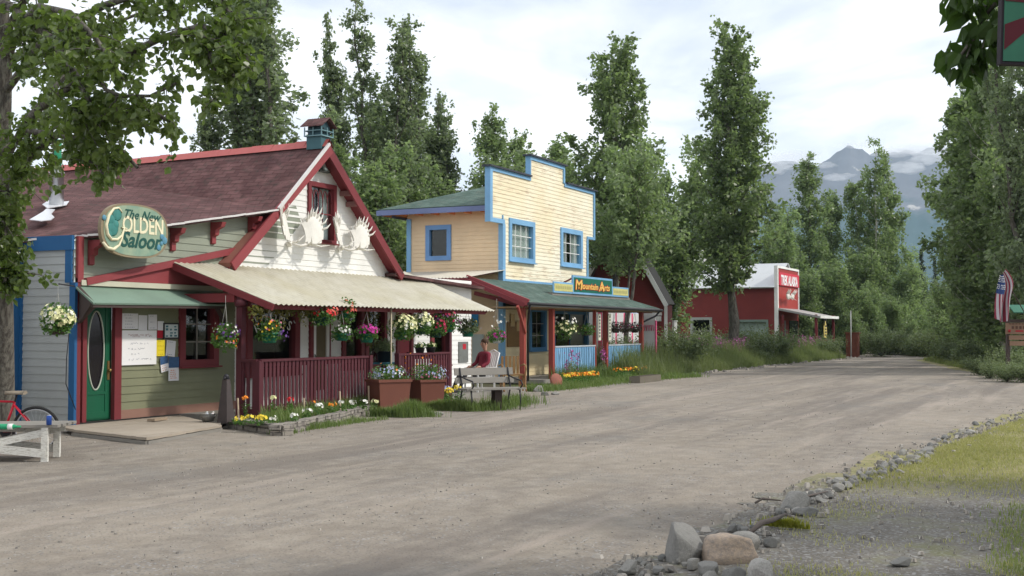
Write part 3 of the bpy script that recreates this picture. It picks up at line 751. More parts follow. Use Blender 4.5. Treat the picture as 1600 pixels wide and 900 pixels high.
# ------------------------------------------------------------------ moose antlers
BONE = flat('bleached_antler', (.72, .70, .64), .6, 0, .2, 6)
def antler_pair(label, cpx, cpy, w):
    """w = overall spread; the palms stand up from a skull plate on the wall"""
    c = at(cpx, cpy, Y=YW - .10); root = thing('moose_antlers', label, 'antlers', c, 0, 'moose antlers on the white gable')
    m = MB(); m.ball((0, .02, 0), .09, 10, 7, (1, .7, .8)); m.build('skull_plate', BONE, root, True)
    for sg in (-1, 1):
        m = MB()
        # beam from the skull out and forward, then up
        m.tube([(0, 0, 0), (sg * .16 * w, -.12, -.05), (sg * .33 * w, -.25, .0)], [.03, .028, .035], 7)
        # palm: curved thick plate with tines
        rows = []
        nu, nv = 9, 9
        def pt(u, v):   # u across (inner..outer), v up
            x = sg * (.20 + .40 * u + .05 * math.sin(v * 3)) * w; z = (-.02 + v * (.62 - .16 * (1 - u)) * 1.0 + .05 * u) * w
            y = -.22 - .16 * u - .12 * math.sin(u * math.pi) * .4 + .16 * v * v
            return Vector((x, y * .9, z))
        for v in range(nv + 1): rows.append([pt(u / nu, v / nv) for u in range(nu + 1)])
        def keep(u, v):
            a = (u / nu - .52) / .50; b = (v / nv - .5) / .56
            return a * a + b * b < 1.25
        for v in range(nv):
            for u in range(nu):
                if keep(u + .5, v + .5):
                    q = [rows[v][u], rows[v][u + 1], rows[v + 1][u + 1], rows[v + 1][u]]; m.poly(q, True); m.poly([p + Vector((0, .03, 0)) for p in reversed(q)], True)
        for k in range(8):   # tines fan along the top and outer edge
            a = -.6 + k * .33; u = .52 + .46 * math.sin(a); v = .5 + .48 * math.cos(a)
            p = pt(u, v); L_ = (.13 + .04 * math.sin(k * 2.1)) * w; d = Vector((sg * (u - .45) * 1.1, -.35 - .1 * math.sin(k), v * .9 - .1)).normalized()
            m.tube([p - d * .10, p + d * L_ * .55, p + d * L_ + Vector((0, 0, .05 * w))], [.030, .02, .004], 6)
        p = pt(.2, .0)      # brow tines pointing forward and inward
        for k, (ddx, ddz, l) in enumerate(((.7, -.15, .34), (.1, -.02, .40), (-.35, .15, .30))):
            m.tube([p, p + Vector((sg * ddx * .5, -.22, ddz * .4)) * l * w * 1.6, p + Vector((sg * ddx, -.36, ddz + .15)) * l * w * 1.6], [.026, .02, .004], 6)
        m.build('antler', BONE, root, True)
    return root
antler_pair('broad bleached moose antlers left of the gable window, lower tines forward', 454, 380, 1.12)
antler_pair('bleached moose antlers on the right, nearest the dark rake board', 533, 387, 1.02)
# ================================================================== YELLOW SHOP
YY = 17.0
shop = thing('yellow_shop', 'two-storey pale yellow shop with stepped false front and light blue trim', 'building', (34.8, 17, 0))
SX0, SX1 = at(785, 437, Y=YY).x, at(918, 440, Y=YY).x
bk = at(637, 440, X=SX0).y
ff = dict(L=at(765, 258, Y=YY).x, M0=at(828, 242, Y=YY).x, M1=at(881, 258, Y=YY).x, Rr=at(928, 298, Y=YY).x)
zl, zm, zr2, zbl, zbr = at(765, 258, Y=YY).z, at(828, 242, Y=YY).z, at(928, 298, Y=YY).z, at(770, 347, Y=YY).z, at(925, 375, Y=YY).z
uw1 = [at(797, 346, Y=YY), at(831, 346, Y=YY)]; 
W1 = (at(798, 348, Y=YY).x, at(831, 352, Y=YY).x, at(815, 403, Y=YY).z, at(798, 349, Y=YY).z)
W2 = (at(878, 366, Y=YY).x, at(906, 366, Y=YY).x, at(892, 411, Y=YY).z, at(878, 363, Y=YY).z)
LW = (at(829, 520, Y=YY).x, at(850, 520, Y=YY).x, 1.05, 2.25)
LW2 = (at(866, 520, Y=YY).x, at(916, 520, Y=YY).x, 1.0, 2.2)
LD = (at(762, 520, Y=YY).x, SX0 + .001)
m = MB(); yo = 0.0
poly = [(SX0, .1), (SX1, .1), (SX1, zbr), (ff['Rr'], zbr), (ff['Rr'], zr2), (ff['M1'], zr2 + .0), (ff['M1'], zm), (ff['M0'], zm), (ff['M0'], zl), (ff['L'], zl), (ff['L'], zbl), (SX0, zbl)]
siding(m, [(SX0, 3.1), (SX1, 3.1)] + poly[2:], (0, YY, 0), XU, NF, .13, .013, [W1, W2])
m.build('false_front', WYELLOW, shop)
m = MB(); siding(m, [(SX0, .1), (SX1, .1), (SX1, 3.1), (SX0, 3.1)], (0, YY, 0), XU, NF, .13, .013, [LW, LW2]); m.build('porch_wall', YELLOW, shop)
m = MB()   # back of the parapet
m.prism([(x, YY + .015, z) for x, z in poly[2:]], (0, .10, 0)) if False else None
m.box(ff['L'], ff['M0'], YY + .02, YY + .12, 5.3, zl - .02); m.box(ff['M0'] + .001, ff['M1'] - .001, YY + .02, YY + .12, 5.3, zm - .02); m.box(ff['M1'], ff['Rr'], YY + .02, YY + .12, 5.3, zr2 - .02)
m.box(ff['L'], SX0, YY + .02, YY + .12, zbl, 5.3); m.box(SX1, ff['Rr'], YY + .02, YY + .12, zbr, 5.3)
m.build('parapet_back', YELLOW, shop)
sw0, sw1 = at(672, 380, X=SX0).y, at(699, 380, X=SX0).y
SW = (sw1, sw0, at(685, 400, X=SX0).z, at(685, 359, X=SX0).z)
m = MB(); siding(m, [(YY, .1), (bk, .1), (bk, 5.5), (YY, 5.5)], (SX0, 0, 0), YU, NL, .13, .013, [SW]); m.build('side_wall', paint('shaded_yellow_paint', (.74, .57, .37), .0), shop)  # same yellow siding, with the shade and warm bounce put into its colour
m = MB(); m.box(SX1 - .02, SX1, YY + .03, bk, .1, 5.4); m.box(SX0, SX1, bk, bk + .02, .1, 5.4); m.build('rear_wall', YELLOW, shop)
# trim
m = MB(); t_ = .12
def hb(x0, x1, z0, z1, n=.05): m.box(x0, x1, YY - n, YY - .001, z0, z1)
hb(ff['L'], ff['M0'] + .0, zl - .16, zl - .04); hb(ff['M0'], ff['M1'], zm - .16, zm - .04); hb(ff['M1'], ff['Rr'], zr2 - .16, zr2 - .04)
hb(ff['L'], ff['L'] + t_, zbl, zl - .16, .052); hb(ff['Rr'] - t_, ff['Rr'], zbr, zr2 - .16, .052); hb(ff['M1'] - t_, ff['M1'], zr2 - .04, zm - .16, .052); hb(ff['L'] + t_, SX0 + .1, zbl, zbl + .14, .048)
hb(SX1 - .1, ff['Rr'] - t_, zbr, zbr + .10, .048); hb(SX1 - .13, SX1, 3.1, zbr, .046); hb(SX0, SX0 + .14, .1, zbl, .046); hb(SX0 + .14, SX1 - .13, 3.1, 3.27, .05)
m.box(SX0 - .05, SX0 - .001, YY - .045, YY + .12, .1, 5.3); m.box(SX0 - .05, SX0 - .001, bk - .14, bk + .02, .1, 5.3)
m.box(ff['L'] - .05, ff['L'] - .001, YY - .05, YY + .14, zbl, zl - .04); m.box(ff['M0'] - .05, ff['M0'] - .001, YY - .05, YY + .14, zl, zm - .04)
m.build('blue_trim', SKYBLUE, shop)
m = MB()
for x0, x1, z in ((ff['L'] - .15, ff['M0'] - .05, zl), (ff['M0'] - .15, ff['M1'] + .1, zm), (ff['M1'] + .1, ff['Rr'] + .12, zr2)): m.box(x0, x1, YY - .12, YY + .2, z - .04, z + .015)
m.build('parapet_cap', flat('dark_cap', (.05, .055, .07), .6, .2), shop)
window(shop, (0, YY, 0), XU, NF, *W1, SKYBLUE, fw=.17, cols=4, rows=3, mun=WHITE, curtain=2, label='upper window with drawn pale curtain')
window(shop, (0, YY, 0), XU, NF, *W2, SKYBLUE, fw=.17, cols=4, rows=3, mun=WHITE, curtain=1, label='upper window with parted curtains')
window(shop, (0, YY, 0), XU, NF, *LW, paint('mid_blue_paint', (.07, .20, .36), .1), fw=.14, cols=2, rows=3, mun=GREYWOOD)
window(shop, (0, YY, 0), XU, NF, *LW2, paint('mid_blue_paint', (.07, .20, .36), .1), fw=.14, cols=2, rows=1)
window(shop, (SX0, 0, 0), YU, NL, *SW, paint('blue_shade_trim', (.15, .30, .56), .1), fw=.15, sill=False)
# main roof: hip at the back, running to the false front
e0 = at(590, 328, X=SX0 - .55); e1 = at(762, 319, X=SX0 - .55); ze = (e0.z + e1.z) / 2
xm = (SX0 + SX1) / 2; rdg = ze + (xm - SX0 + .55) * .30
m = MB(); yb = e0.y
A_, Bq, Cq = Vector((SX0 - .55, YY + .13, ze)), Vector((SX0 - .55, yb, ze)), Vector((xm, yb - 2.8, rdg)); Dq = Vector((xm, YY + .13, rdg)); A2, B2 = Vector((SX1 + .55, YY + .13, ze)), Vector((SX1 + .55, yb, ze))
slab(m, [A_, Dq, Cq, Bq]); slab(m, [Bq, Cq, B2]); slab(m, [A2, B2, Cq, Dq]); m.build('roof', ROOFG, shop)
m = MB(); m.box(SX0 - .57, SX0 - .53, YY + .13, yb, ze - .20, ze - .03); m.box(SX0 - .57, SX1 + .55, yb, yb + .04, ze - .20, ze - .03); m.build('fascia', paint('slate_blue_paint', (.16, .20, .36), .1), shop)
m = MB(); m.box(SX0 - .53, SX0 - .005, YY + .14, yb - .05, ze - .12, ze - .09); m.box(SX0 - .5, SX1, bk + .03, yb - .01, ze - .12, ze - .09)
for y in np.arange(YY + .5, yb - .1, .6): m.box(SX0 - .5, SX0 - .01, y, y + .05, ze - .22, ze - .12)
m.build('soffit', ORANGE, shop)
# --- porch
PY = 15.0; pz = 2.46; pt_ = 3.22; px0, px1 = 32.35, at(1030, 482, Y=PY).x
sl_ = (pt_ - pz) / (YY - PY)
m = MB(); slab(m, [(px0, PY, pz), (px1, PY, pz), (px1 - 2.0, YY, pt_), (px0, YY, pt_)], .06); slab(m, [(px1, PY, pz), (px1, YY + 3, pz), (px1 - 2.0, YY + 3, pt_), (px1 - 2.0, YY, pt_)], .06); m.build('porch_roof', ROOFG, shop)
m = MB(); m.box(px0, px1, PY - .03, PY + .02, pz - .13, pz - .015); m.box(px1 - .02, px1 + .03, PY + .03, YY + 3, pz - .13, pz - .015)
m.build('porch_fascia', paint('grey_fascia', (.33, .34, .34), .3), shop)
m = MB(); m.tube([(px0 - .1, PY - .09, pz - .05), (px1 + .1, PY - .09, pz - .08)], .045, 8); m.tube([(px0 - .0, PY - .09, pz - .06), (px0 + .35, PY + .12, pz - .35), (px0 + .62, PY + .25, pz - .45), (at(825, 500, Y=15.35).x, 15.35, pz - .62), (at(825, 500, Y=15.35).x, 15.35, .1)], .035, 8)
m.tube([(px1 - .05, PY - .05, pz - .1), (px1 - .15, PY + .1, pz - .3), (px1 - 1.1, PY + .25, pz - .52)], .035, 8); m.build('gutter', flat('dark_gutter', (.035, .035, .04), .5, .3), shop)
m = MB(); m.box(px0, px1, PY + .03, YY, pz - .16, pz - .13) ; m.build('porch_ceiling', paint('warm_soffit', (.30, .20, .10), .1), shop)
m = MB(); m.beam((px0 - .05, PY - .05, pz - .02), (px0 - .05, YY, pt_ - .02), .09, .2); m.beam((px0 + .5, PY + .12, pz - .15), (px0 + .5, YY, pz + .3), .07, .12); m.build('rafter', MAROONL, shop)
REDP = paint('brick_red_post', (.30, .06, .045), .2)
for px in (817, 862, 929, 946, 1002):
    x = at(px, 560, Y=15.28).x; m = MB(); w_ = .075 if px != 929 else .05; m.box(x - w_, x + w_, 15.28 - w_, 15.28 + w_, 0, pz - .1)
    p_ = m.build('porch_post', REDP, shop)
m = MB(); x = at(817, 560, Y=15.28).x; m.beam((x, 15.2, 1.55), (x - .75, 15.1, 2.33), .07, .09); m.build('knee_brace', REDP, shop)
m = MB(); m.box(px0 + 1.5, px1, 15.15, YY - .001, 0, .12); m.build('porch_floor', GREYWOOD, shop)
for a_, b_ in ((865, 928), (949, 999)):
    x0, x1 = at(a_, 560, Y=15.25).x, at(b_, 560, Y=15.25).x
    r = railing('railing', shop, (x0, 15.25, 0), (x1, 15.25, 0), 1.13, .2, SKYBLUE, paint('pale_rail', (.45, .50, .54), .2), gap=.15, sw=.10, lean=.0)
    m = MB()
    for i in range(4):
        u = x0 + (x1 - x0) * (i + .35) / 4; m.beam((u, 15.20, 1.05), (u + (.16 if i % 2 else .22), 15.20, .3), .05, .02, (0, 1, 0))
    m.build('slanted_slat', paint('light_slat', (.28, .48, .70), .1), r)
# side lean-to of clear corrugated sheet
m = MB(); c_ = at(721, 434, Y=YY); zs = c_.z; xs = c_.x
corrugated(m, (xs, YY - .1, zs), YU, (XU * (SX0 - xs) + ZU * .35), bk - YY + .1, (SX0 - xs) * 1.01, .12, .015); m.build('side_canopy', flat('pale_translucent_sheet', (.50, .47, .40), .5), shop)
m = MB(); m.beam((xs, YY - .15, zs - .06), (xs, bk, zs - .06), .08, .1); m.beam((xs, YY - .1, zs - .06), (px0 - .05, PY + .05, pz - .1), .09, .12)
for k in range(6): m.beam((xs, YY + .3 + k * .75, zs - .02), (SX0, YY + .3 + k * .75, zs + .28), .05, .06)
m.box(xs + .02, xs + .12, YY - .1, YY, 0, zs); m.beam((xs + .07, YY - .05, 2.1), (xs + .07, YY + .9, zs - .1), .06, .06)
m.build('canopy_frame', MAROON, shop)
m = MB(); x = at(742, 500, X=SX0).y; m.box(SX0 - .10, SX0 - .02, at(757, 560, X=SX0).y, at(740, 560, X=SX0).y, .1, 1.5); m.build('side_door', paint('pale_door', (.42, .48, .46), .2), shop)
m = MB(); m.box(SX0 - .07, SX0 - .01, at(748, 495, X=SX0).y, at(737, 495, X=SX0).y, 1.75, 2.15); m.build('blue_notice', flat('blue_notice_paint', (.02, .22, .48), .5), shop)
# --- sign on the porch roof
p0, p1 = at(895, 430, Y=15.75), at(957, 436, Y=15.75); zt_ = (p0.z + at(957, 436, Y=15.75).z) / 2; zb_ = (at(895, 458, Y=15.75).z + at(957, 464, Y=15.75).z) / 2
msg = thing('shop_sign', 'green shop sign with gold lettering standing on the porch roof', 'sign', (p0.x, 15.75, zb_))
m = MB(); m.box(p0.x, p1.x, 15.75, 15.80, zb_, zt_); m.build('frame', SKYBLUE, msg)
m = MB(); m.box(p0.x + .08, p1.x - .08, 15.742, 15.749, zb_ + .07, zt_ - .07); m.build('panel', flat('sign_green', (.010, .13, .085), .5), msg)
GOLD = flat('gold_lettering', (.80, .50, .13), .5)
hgt = zt_ - zb_; wtot = p1.x - p0.x; REDL = flat('red_outline', (.42, .04, .03), .6)
for mt, dy, off in ((REDL, .735, .026), (GOLD, .728, .006)):
    text_mesh('Mountain  Arts', .46 * hgt, (p0.x + wtot * .51, 15 + dy, zb_ + hgt * .30), XU, NF, mt, 'lettering', msg, shear=.12, offset=off, sx=wtot * .86 / (.46 * hgt * 6.65))
    text_mesh('M', .74 * hgt, (p0.x + wtot * .12, 15 + dy - .003, zb_ + hgt * .25), XU, NF, mt, 'lettering', msg, shear=.12, offset=off, sx=1.7)
    text_mesh('A', .74 * hgt, (p0.x + wtot * .69, 15 + dy - .003, zb_ + hgt * .25), XU, NF, mt, 'lettering', msg, shear=.12, offset=off, sx=1.5)
for (a_, b_, lab) in ((865, 896, 0), (957, 982, 1)):
    q0, q1 = at(a_, 455, Y=15.76).x, at(b_, 455, Y=15.76).x
    w_ = thing('side_sign', ['faded yellow signboard left of the green shop sign', 'faded yellow signboard right of the green shop sign'][lab], 'sign', (q0, 15.76, zb_))
    m = MB(); m.box(q0, q1, 15.76, 15.80, zb_ + .0, zb_ + .36); m.build('frame', SKYBLUE, w_)
    m = MB(); m.box(q0 + .06, q1 - .06, 15.752, 15.759, zb_ + .06, zb_ + .30); m.build('panel', flat('faded_yellow_board', (.55, .52, .20), .6, 0, .3, 14), w_)
    m = MB()
    for k in range(9): x = q0 + .15 + k * (q1 - q0 - .3) / 9; m.box(x, x + .10, 15.748, 15.7515, zb_ + .13, zb_ + .23)
    m.build('faded_marks', flat('faded_marks', (.38, .36, .16), .7), w_)
m = MB(); m.box(at(863, 460, Y=15.8).x, at(984, 460, Y=15.8).x, 15.80, 15.95, pz + .30 * .8 - .05, zb_); 
m.build('sign_base', GREYWOOD, msg)
m = MB(); m.beam((p0.x + .1, 15.81, zt_ - .1), (p0.x + .1, 16.5, pz + .6), .05, .05); m.beam((p1.x - .1, 15.81, zt_ - .1), (p1.x - .1, 16.5, pz + .6), .05, .05); m.build('strut', REDP, msg)
# narrow vertical boards by the porch posts
for px, lb in ((934, 'narrow white vertical signboard on the left of the porch gap'), (950, 'narrow white vertical signboard on the right of the porch gap')):
    x = at(px, 510, Y=15.2).x; o = thing('vertical_sign', lb, 'sign', (x, 15.15, .7)); zt3, zb3 = at(px, 490, Y=15.15).z, at(px, 532, Y=15.15).z
    m = MB(); m.box(x - .10, x + .12, 15.13, 15.16, zb3, zt3); m.build('panel', flat('sign_cream', (.62, .62, .50), .6), o)
    m = MB()
    for k in range(7):
        z = zt3 - .10 - k * (zt3 - zb3 - .15) / 7; m.box(x - .05, x + .05, 15.124, 15.129, z - .05, z + .02); 
    m.build('painted_mark', flat('black_mark', (.03, .03, .05), .7), o)

# notice board on the porch wall
x0 = at(791, 520, Y=YY).x; x1 = at(812, 520, Y=YY).x
nb = thing('notice_board', 'brown notice board hanging on the yellow porch wall', 'notice board', (x0, YY, 1.2))
m = MB(); m.box(x0, x1, YY - .06, YY - .016, at(800, 542, Y=YY).z, at(800, 503, Y=YY).z); m.build('backing', paint('brown_board', (.22, .13, .05), .2), nb)
m = MB(); m.box(x0 + .2, x0 + .5, YY - .068, YY - .0605, 1.75, 2.15); m.box(x0 + .65, x0 + .9, YY - .068, YY - .0605, 1.6, 1.95); m.build('pinned_sheet', flat('tan_paper', (.48, .36, .18), .8), nb)

# ================================================================== TENT behind the shop porch
tx0, tx1, ty0, ty1 = 46.2, 50.4, 18.0, 22.0
tent = thing('market_tent', 'white market tent with blue striped roof and pink stripes behind the yellow shop porch', 'tent', (48, 20, 0))
t = MT('blue_striped_canvas'); v = t.coord('UV'); w = t.n('ShaderNodeTexWave'); t.l(v, w.inputs[0]); w.inputs['Scale'].default_value = 1.1; w.wave_type = 'BANDS'; w.bands_direction = 'X'
t.col(t.mix(t.ramp(w.outputs['Fac'], [(.48, 0.), (.52, 1.)]), (.66, .68, .74), (.10, .18, .42))); t.rough(.8); BSTR = t.m
t = MT('pink_striped_canvas'); v = t.coord('UV'); w = t.n('ShaderNodeTexWave'); t.l(v, w.inputs[0]); w.inputs['Scale'].default_value = .32; w.wave_type = 'BANDS'; w.bands_direction = 'X'
t.col(t.mix(t.ramp(w.outputs['Fac'], [(.90, 0.), (.93, 1.)]), (.66, .66, .66), (.75, .10, .22))); t.rough(.8); PSTR = t.m
m = MB(); a_, b_, c_, d_ = (tx0, ty0, 2.35), (tx1, ty0, 2.35), (tx1, ty1, 2.35), (tx0, ty1, 2.35); r0, r1 = ((tx0 + tx1) / 2, ty0 + 1.2, 3.1), ((tx0 + tx1) / 2, ty1 - 1.2, 3.1)
for q in ([a_, b_, r0], [b_, c_, r1, r0], [c_, d_, r1], [d_, a_, r0, r1]): slab(m, q, .02)
m.build('canopy', BSTR, tent)
m = MB(); m.box(tx0, tx1, ty0, ty0 + .02, .9, 2.35); m.box(tx0, tx0 + .02, ty0, ty1, .1, 2.35); m.box(tx1 - .02, tx1, ty0, ty1, .1, 2.35); m.build('side_panel', PSTR, tent)
m = MB()
for x in (tx0, tx1):
    for y in (ty0, ty1): m.tube([(x, y, 0), (x, y, 2.36)], .03)
m.build('pole', WHITE, tent)
q0, q1 = at(1001, 560, X=44.6), at(1024, 560, X=44.6)
pan = thing('canvas_door', 'tall white canvas panel with pink marks right of the yellow shop porch', 'canvas', (44.6, (q0.y + q1.y) / 2, 0))
m = MB(); m.box(44.6, 44.63, q1.y, q0.y, .08, 2.28); m.build('canvas', flat('white_canvas', (.66, .66, .66), .85), pan)
PINK = flat('pink_paint', (.70, .12, .25), .7)
m = MB(); m.box(44.57, 44.64, q1.y - .05, q1.y, .05, 2.0); m.build('edge_pole', PINK, pan)
m = MB()
for k in range(5): y = q0.y - .05 - k * (q0.y - q1.y - .1) / 5; m.tube([(44.59, y, 1.6), (44.59, y - .03, 1.82), (44.59, y - .08, 1.82), (44.59, y - .09, 1.6)], .012, 5)
m.build('pink_mark', PINK, pan)

# ================================================================== RED CABIN behind
cab = thing('red_cabin', 'dark red cabin with white-edged gable beyond the yellow shop', 'building', (56, 20, 0))
cx = 56.0; yf = at(1042, 500, X=cx).y; cyb = yf + 4.6; zec = at(1048, 470, X=cx).z
ymid = (yf + cyb) / 2; zpk = zec + (ymid - yf) * 1.75
m = MB(); siding(m, [(yf, .1), (cyb, .1), (cyb, zec), (ymid, zpk), (yf, zec)], (cx, 0, 0), YU, NL, .13, .013); m.build('gable_wall', REDW, cab)
m = MB(); siding(m, [(cx, .1), (cx + .8, .1), (cx + .8, zec), (cx, zec)], (0, yf, 0), XU, NF, .13, .013); m.build('front_wall', REDW, cab)
m = MB(); k1 = (zpk - zec) / (ymid - yf)
for sg in (-1, 1): slab(m, [(cx - .45, ymid, zpk + .05), (cx + .9, ymid, zpk + .05), (cx + .9, ymid + sg * 2.42, zpk + .05 - 2.42 * k1), (cx - .45, ymid + sg * 2.42, zpk + .05 - 2.42 * k1)], .08)
m.build('roof', flat('grey_shingle', (.16, .15, .14), .9), cab)
m = MB()
for sg in (-1, 1): m.beam((cx - .48, ymid, zpk - .02), (cx - .48, ymid + sg * 2.44, zpk - .02 - 2.44 * k1), .05, .2)
m.build('rake_board', WHITE, cab)
m = MB(); m.box(cx - .05, cx - .005, yf - .03, yf + .12, .1, zec); m.build('corner_board', WHITE, cab)
o = thing('wall_box', 'small white box on the red cabin wall', 'box', (cx, at(1028, 498, X=cx).y, 2))
p = at(1027, 500, X=cx - .1); m = MB(); m.box(cx - .22, cx - .02, p.y - .18, p.y + .18, p.z - .05, p.z + .18); m.build('box', WHITE, o); m = MB(); m.box(cx - .2, cx - .02, p.y - .22, p.y + .22, p.z + .22, p.z + .36); m.build('lid', WHITE, o)
p = at(1048, 511, X=58.5); o = thing('white_crate', 'white box standing in the gap between the two red buildings', 'box', (58.5, p.y, 1.2)); m = MB(); m.box(58.4, 58.9, p.y - .2, p.y + .2, p.z - .3, p.z + .28); m.build('body', PLASTIC, o); m = MB(); m.box(58.37, 58.93, p.y - .23, p.y + .23, p.z + .28, p.z + .33); m.build('lid', PLASTIC, o); m = MB(); m.box(58.5, 58.8, p.y - .1, p.y + .1, 0, p.z - .3); m.build('post', DARKWOOD, o)

# ================================================================== RED FALSE-FRONT SHOP (far)
TX, TY = 72.0, 17.0
trek = thing('red_false_front_shop', 'red shop with metal roof and square false front under the far trees', 'building', (TX, TY, 0))
yb_ = at(1059, 500, X=TX).y; tx1_ = at(1247, 450, Y=TY).x; zt1 = at(1213, 416, Y=TY).z; ze_ = at(1180, 449, X=TX).z
TW1 = (at(1109, 520, X=TX).y, at(1083, 520, X=TX).y, .9, at(1095, 500, X=TX).z); TW2 = (at(1197, 520, X=TX).y, at(1150, 520, X=TX).y, .9, at(1180, 503, X=TX).z)
m = MB(); siding(m, [(TY, .1), (yb_, .1), (yb_, ze_), (TY, ze_)], (TX, 0, 0), YU, NL, .15, .014, [TW1, TW2]); m.build('side_wall', REDW, trek)
window(trek, (TX, 0, 0), YU, NL, *TW1, paint('grey_white_frame', (.42, .44, .42), .2), fw=.16, rows=2, mun=WHITE)
window(trek, (TX, 0, 0), YU, NL, *TW2, paint('grey_green_frame', (.20, .27, .24), .2), fw=.14, cols=2, curtain=2)
rp1 = at(1085, 400, X=TX + 3.2); zrt = at(1150, 413, X=TX + 3.2).z
m = MB(); ya = TY + .12
a_ = Vector((TX - .3, ya, ze_)); b_ = Vector((TX - .3, yb_ + .3, ze_)); c_ = Vector((TX + 3.2, yb_ - .9, zrt)); d_ = Vector((TX + 3.2, ya, zrt))
a2, b2 = Vector((tx1_ + .3, ya, ze_)), Vector((tx1_ + .3, yb_ + .3, ze_)); c2, d2 = Vector((TX + 3.6, yb_ - .9, zrt)), Vector((TX + 3.6, ya, zrt))
slab(m, [a_, b_, c_, d_]); slab(m, [b_, b2, c2, c_]); slab(m, [a2, b2, c2, d2]); m.build('roof', flat('pale_metal_roof', (.55, .57, .58), .5, .3, .12, 1.5), trek)
m = MB(); m.box(TX - .02, tx1_, TY, TY + .12, .1, zt1)
m.build('false_front', flat('bright_red_paint', (.34, .038, .030), .6, 0, .12, 2), trek)
m = MB(); m.box(TX - .12, TX + .10, TY - .05, TY + .16, .1, zt1 + .05); m.box(tx1_ - .1, tx1_ + .08, TY - .05, TY + .16, at(1247, 490, Y=TY).z, zt1 + .05); m.box(TX + .1, tx1_ - .1, TY - .05, TY + .16, zt1 - .08, zt1 + .05); m.build('white_trim', WHITE, trek)
m = MB(); m.box(TX - 1.6, TX - .12, TY + .0, TY + .06, at(1200, 452, X=TX).z, zt1) ; 
m.build('false_front_return', flat('pale_metal_roof', (.55, .57, .58), .5), trek) if False else None
zsa, zsb = at(1214, 426, Y=TY).z, at(1214, 444, Y=TY).z; wsg = tx1_ - TX - .3
tsg = thing('red_shop_sign', 'red sign with white capitals on the far red false front', 'sign', (TX + .15, TY, zsb))
m = MB(); m.box(TX + .12, tx1_ - .12, TY - .09, TY - .055, zsb - .05, zsa + .05); m.build('panel', flat('sign_red', (.60, .02, .05), .5), tsg)
hz = (zsa - zsb); text_mesh('TREK ALASKA', hz * 1.15, (TX + .12 + wsg * .5 + .02, TY - .10, zsb + .02), XU, NF, flat('bright_white_lettering', (.85, .85, .85), .5), 'lettering', tsg, offset=.03, sx=wsg * .93 / (hz * 1.15 * 6.95))
sk = thing('mounted_antlers', 'pale moose antlers mounted on the far red false front', 'antlers', at(1232, 464, Y=TY - .3)); sk.scale = (.55, .55, .55)
m = MB(); m.ball((0, 0, 0), .25, 10, 7, (.7, 1, 1.3)); m.build('skull', BONE, sk, True)
m = MB()
for sg in (-1, 1):
    m.ball((sg * 1.1, -.2, .1), .55, 10, 7, (1.3, .25, .7)); m.tube([(0, 0, 0), (sg * .6, -.2, 0)], .09, 6)
    for k in range(5): m.tube([(sg * (.7 + .3 * k), -.25, .3), (sg * (.75 + .36 * k), -.5, .75 + .1 * (k % 2))], [.08, .01], 5)
    m.tube([(sg * .5, -.2, 0), (sg * .9, -.7, -.4)], [.07, .01], 5)
m.build('antler', BONE, sk, True)
# far shop porch
fy = at(1281, 494, X=TX).y; zp0, zp1 = at(1213, 481, Y=TY).z, at(1281, 494, X=TX).z
m = MB(); slab(m, [(TX, TY, zp0), (TX, fy, zp1), (TX + 5.6, fy, zp1), (TX + 5.6, TY, zp0)], .12); m.build('porch_roof', flat('porch_roof_grey', (.34, .33, .32), .7), trek)
m = MB(); m.box(TX - .02, TX + 5.6, fy - .05, fy, zp1 - .12, zp1 + .04); m.build('porch_fascia', WHITE, trek)
for (x, y) in ((TX + .15, fy + .25), (TX + 5.3, fy + .25), (TX + .15, fy + 2.2)):
    m = MB(); m.box(x - .07, x + .07, y - .07, y + .07, 0, zp1 + .1); m.build('porch_post', MAROON, trek)
m = MB(); m.box(TX + 1.0, TX + 2.0, TY - .04, TY - .002, .1, 2.2); m.build('door', paint('pale_lilac_door', (.40, .38, .44), .1), trek)
m = MB(); m.box(TX + 3, TX + 5.4, TY - .04, TY - .002, 1.0, 2.2); m.build('window', flat('far_glass', (.05, .06, .06), .15), trek)
m = MB(); m.box(TX + .15, TX + 5.3, fy + .2, fy + .28, .95, 1.05)
for k in range(12): x = TX + .3 + k * .42; m.box(x, x + .05, fy + .22, fy + .26, .2, .95)
m.build('railing', MAROON, trek)
p = at(1290, 515, Y=fy - .1)
ys = thing('hanging_sign', 'yellow house-shaped sign hanging under the far porch edge', 'sign', p); s_ = 21 / F_PX * (p - EYE).dot(fwd)
m = MB(); m.prism([(-s_ / 2, 0, -s_ * .6), (s_ / 2, 0, -s_ * .6), (s_ / 2, 0, s_ * .15), (0, 0, s_ * .65), (-s_ / 2, 0, s_ * .15)], (0, .05, 0)); m.build('board', flat('sign_yellow', (.62, .50, .15), .6), ys, True)
m = MB()
for k in range(4): m.box(-s_ * .3, s_ * .3, -.012, -.002, -s_ * .45 + k * s_ * .22, -s_ * .45 + k * s_ * .22 + .07)
m.build('painted_line', flat('black_mark', (.03, .03, .05), .7), ys, True)
m = MB(); m.tube([(-s_ * .3, 0, s_ * .2), (-s_ * .3, 0, s_ * .8)], .02); m.tube([(s_ * .3, 0, s_ * .2), (s_ * .3, 0, s_ * .8)], .02); m.build('chain', STEEL, ys, True)
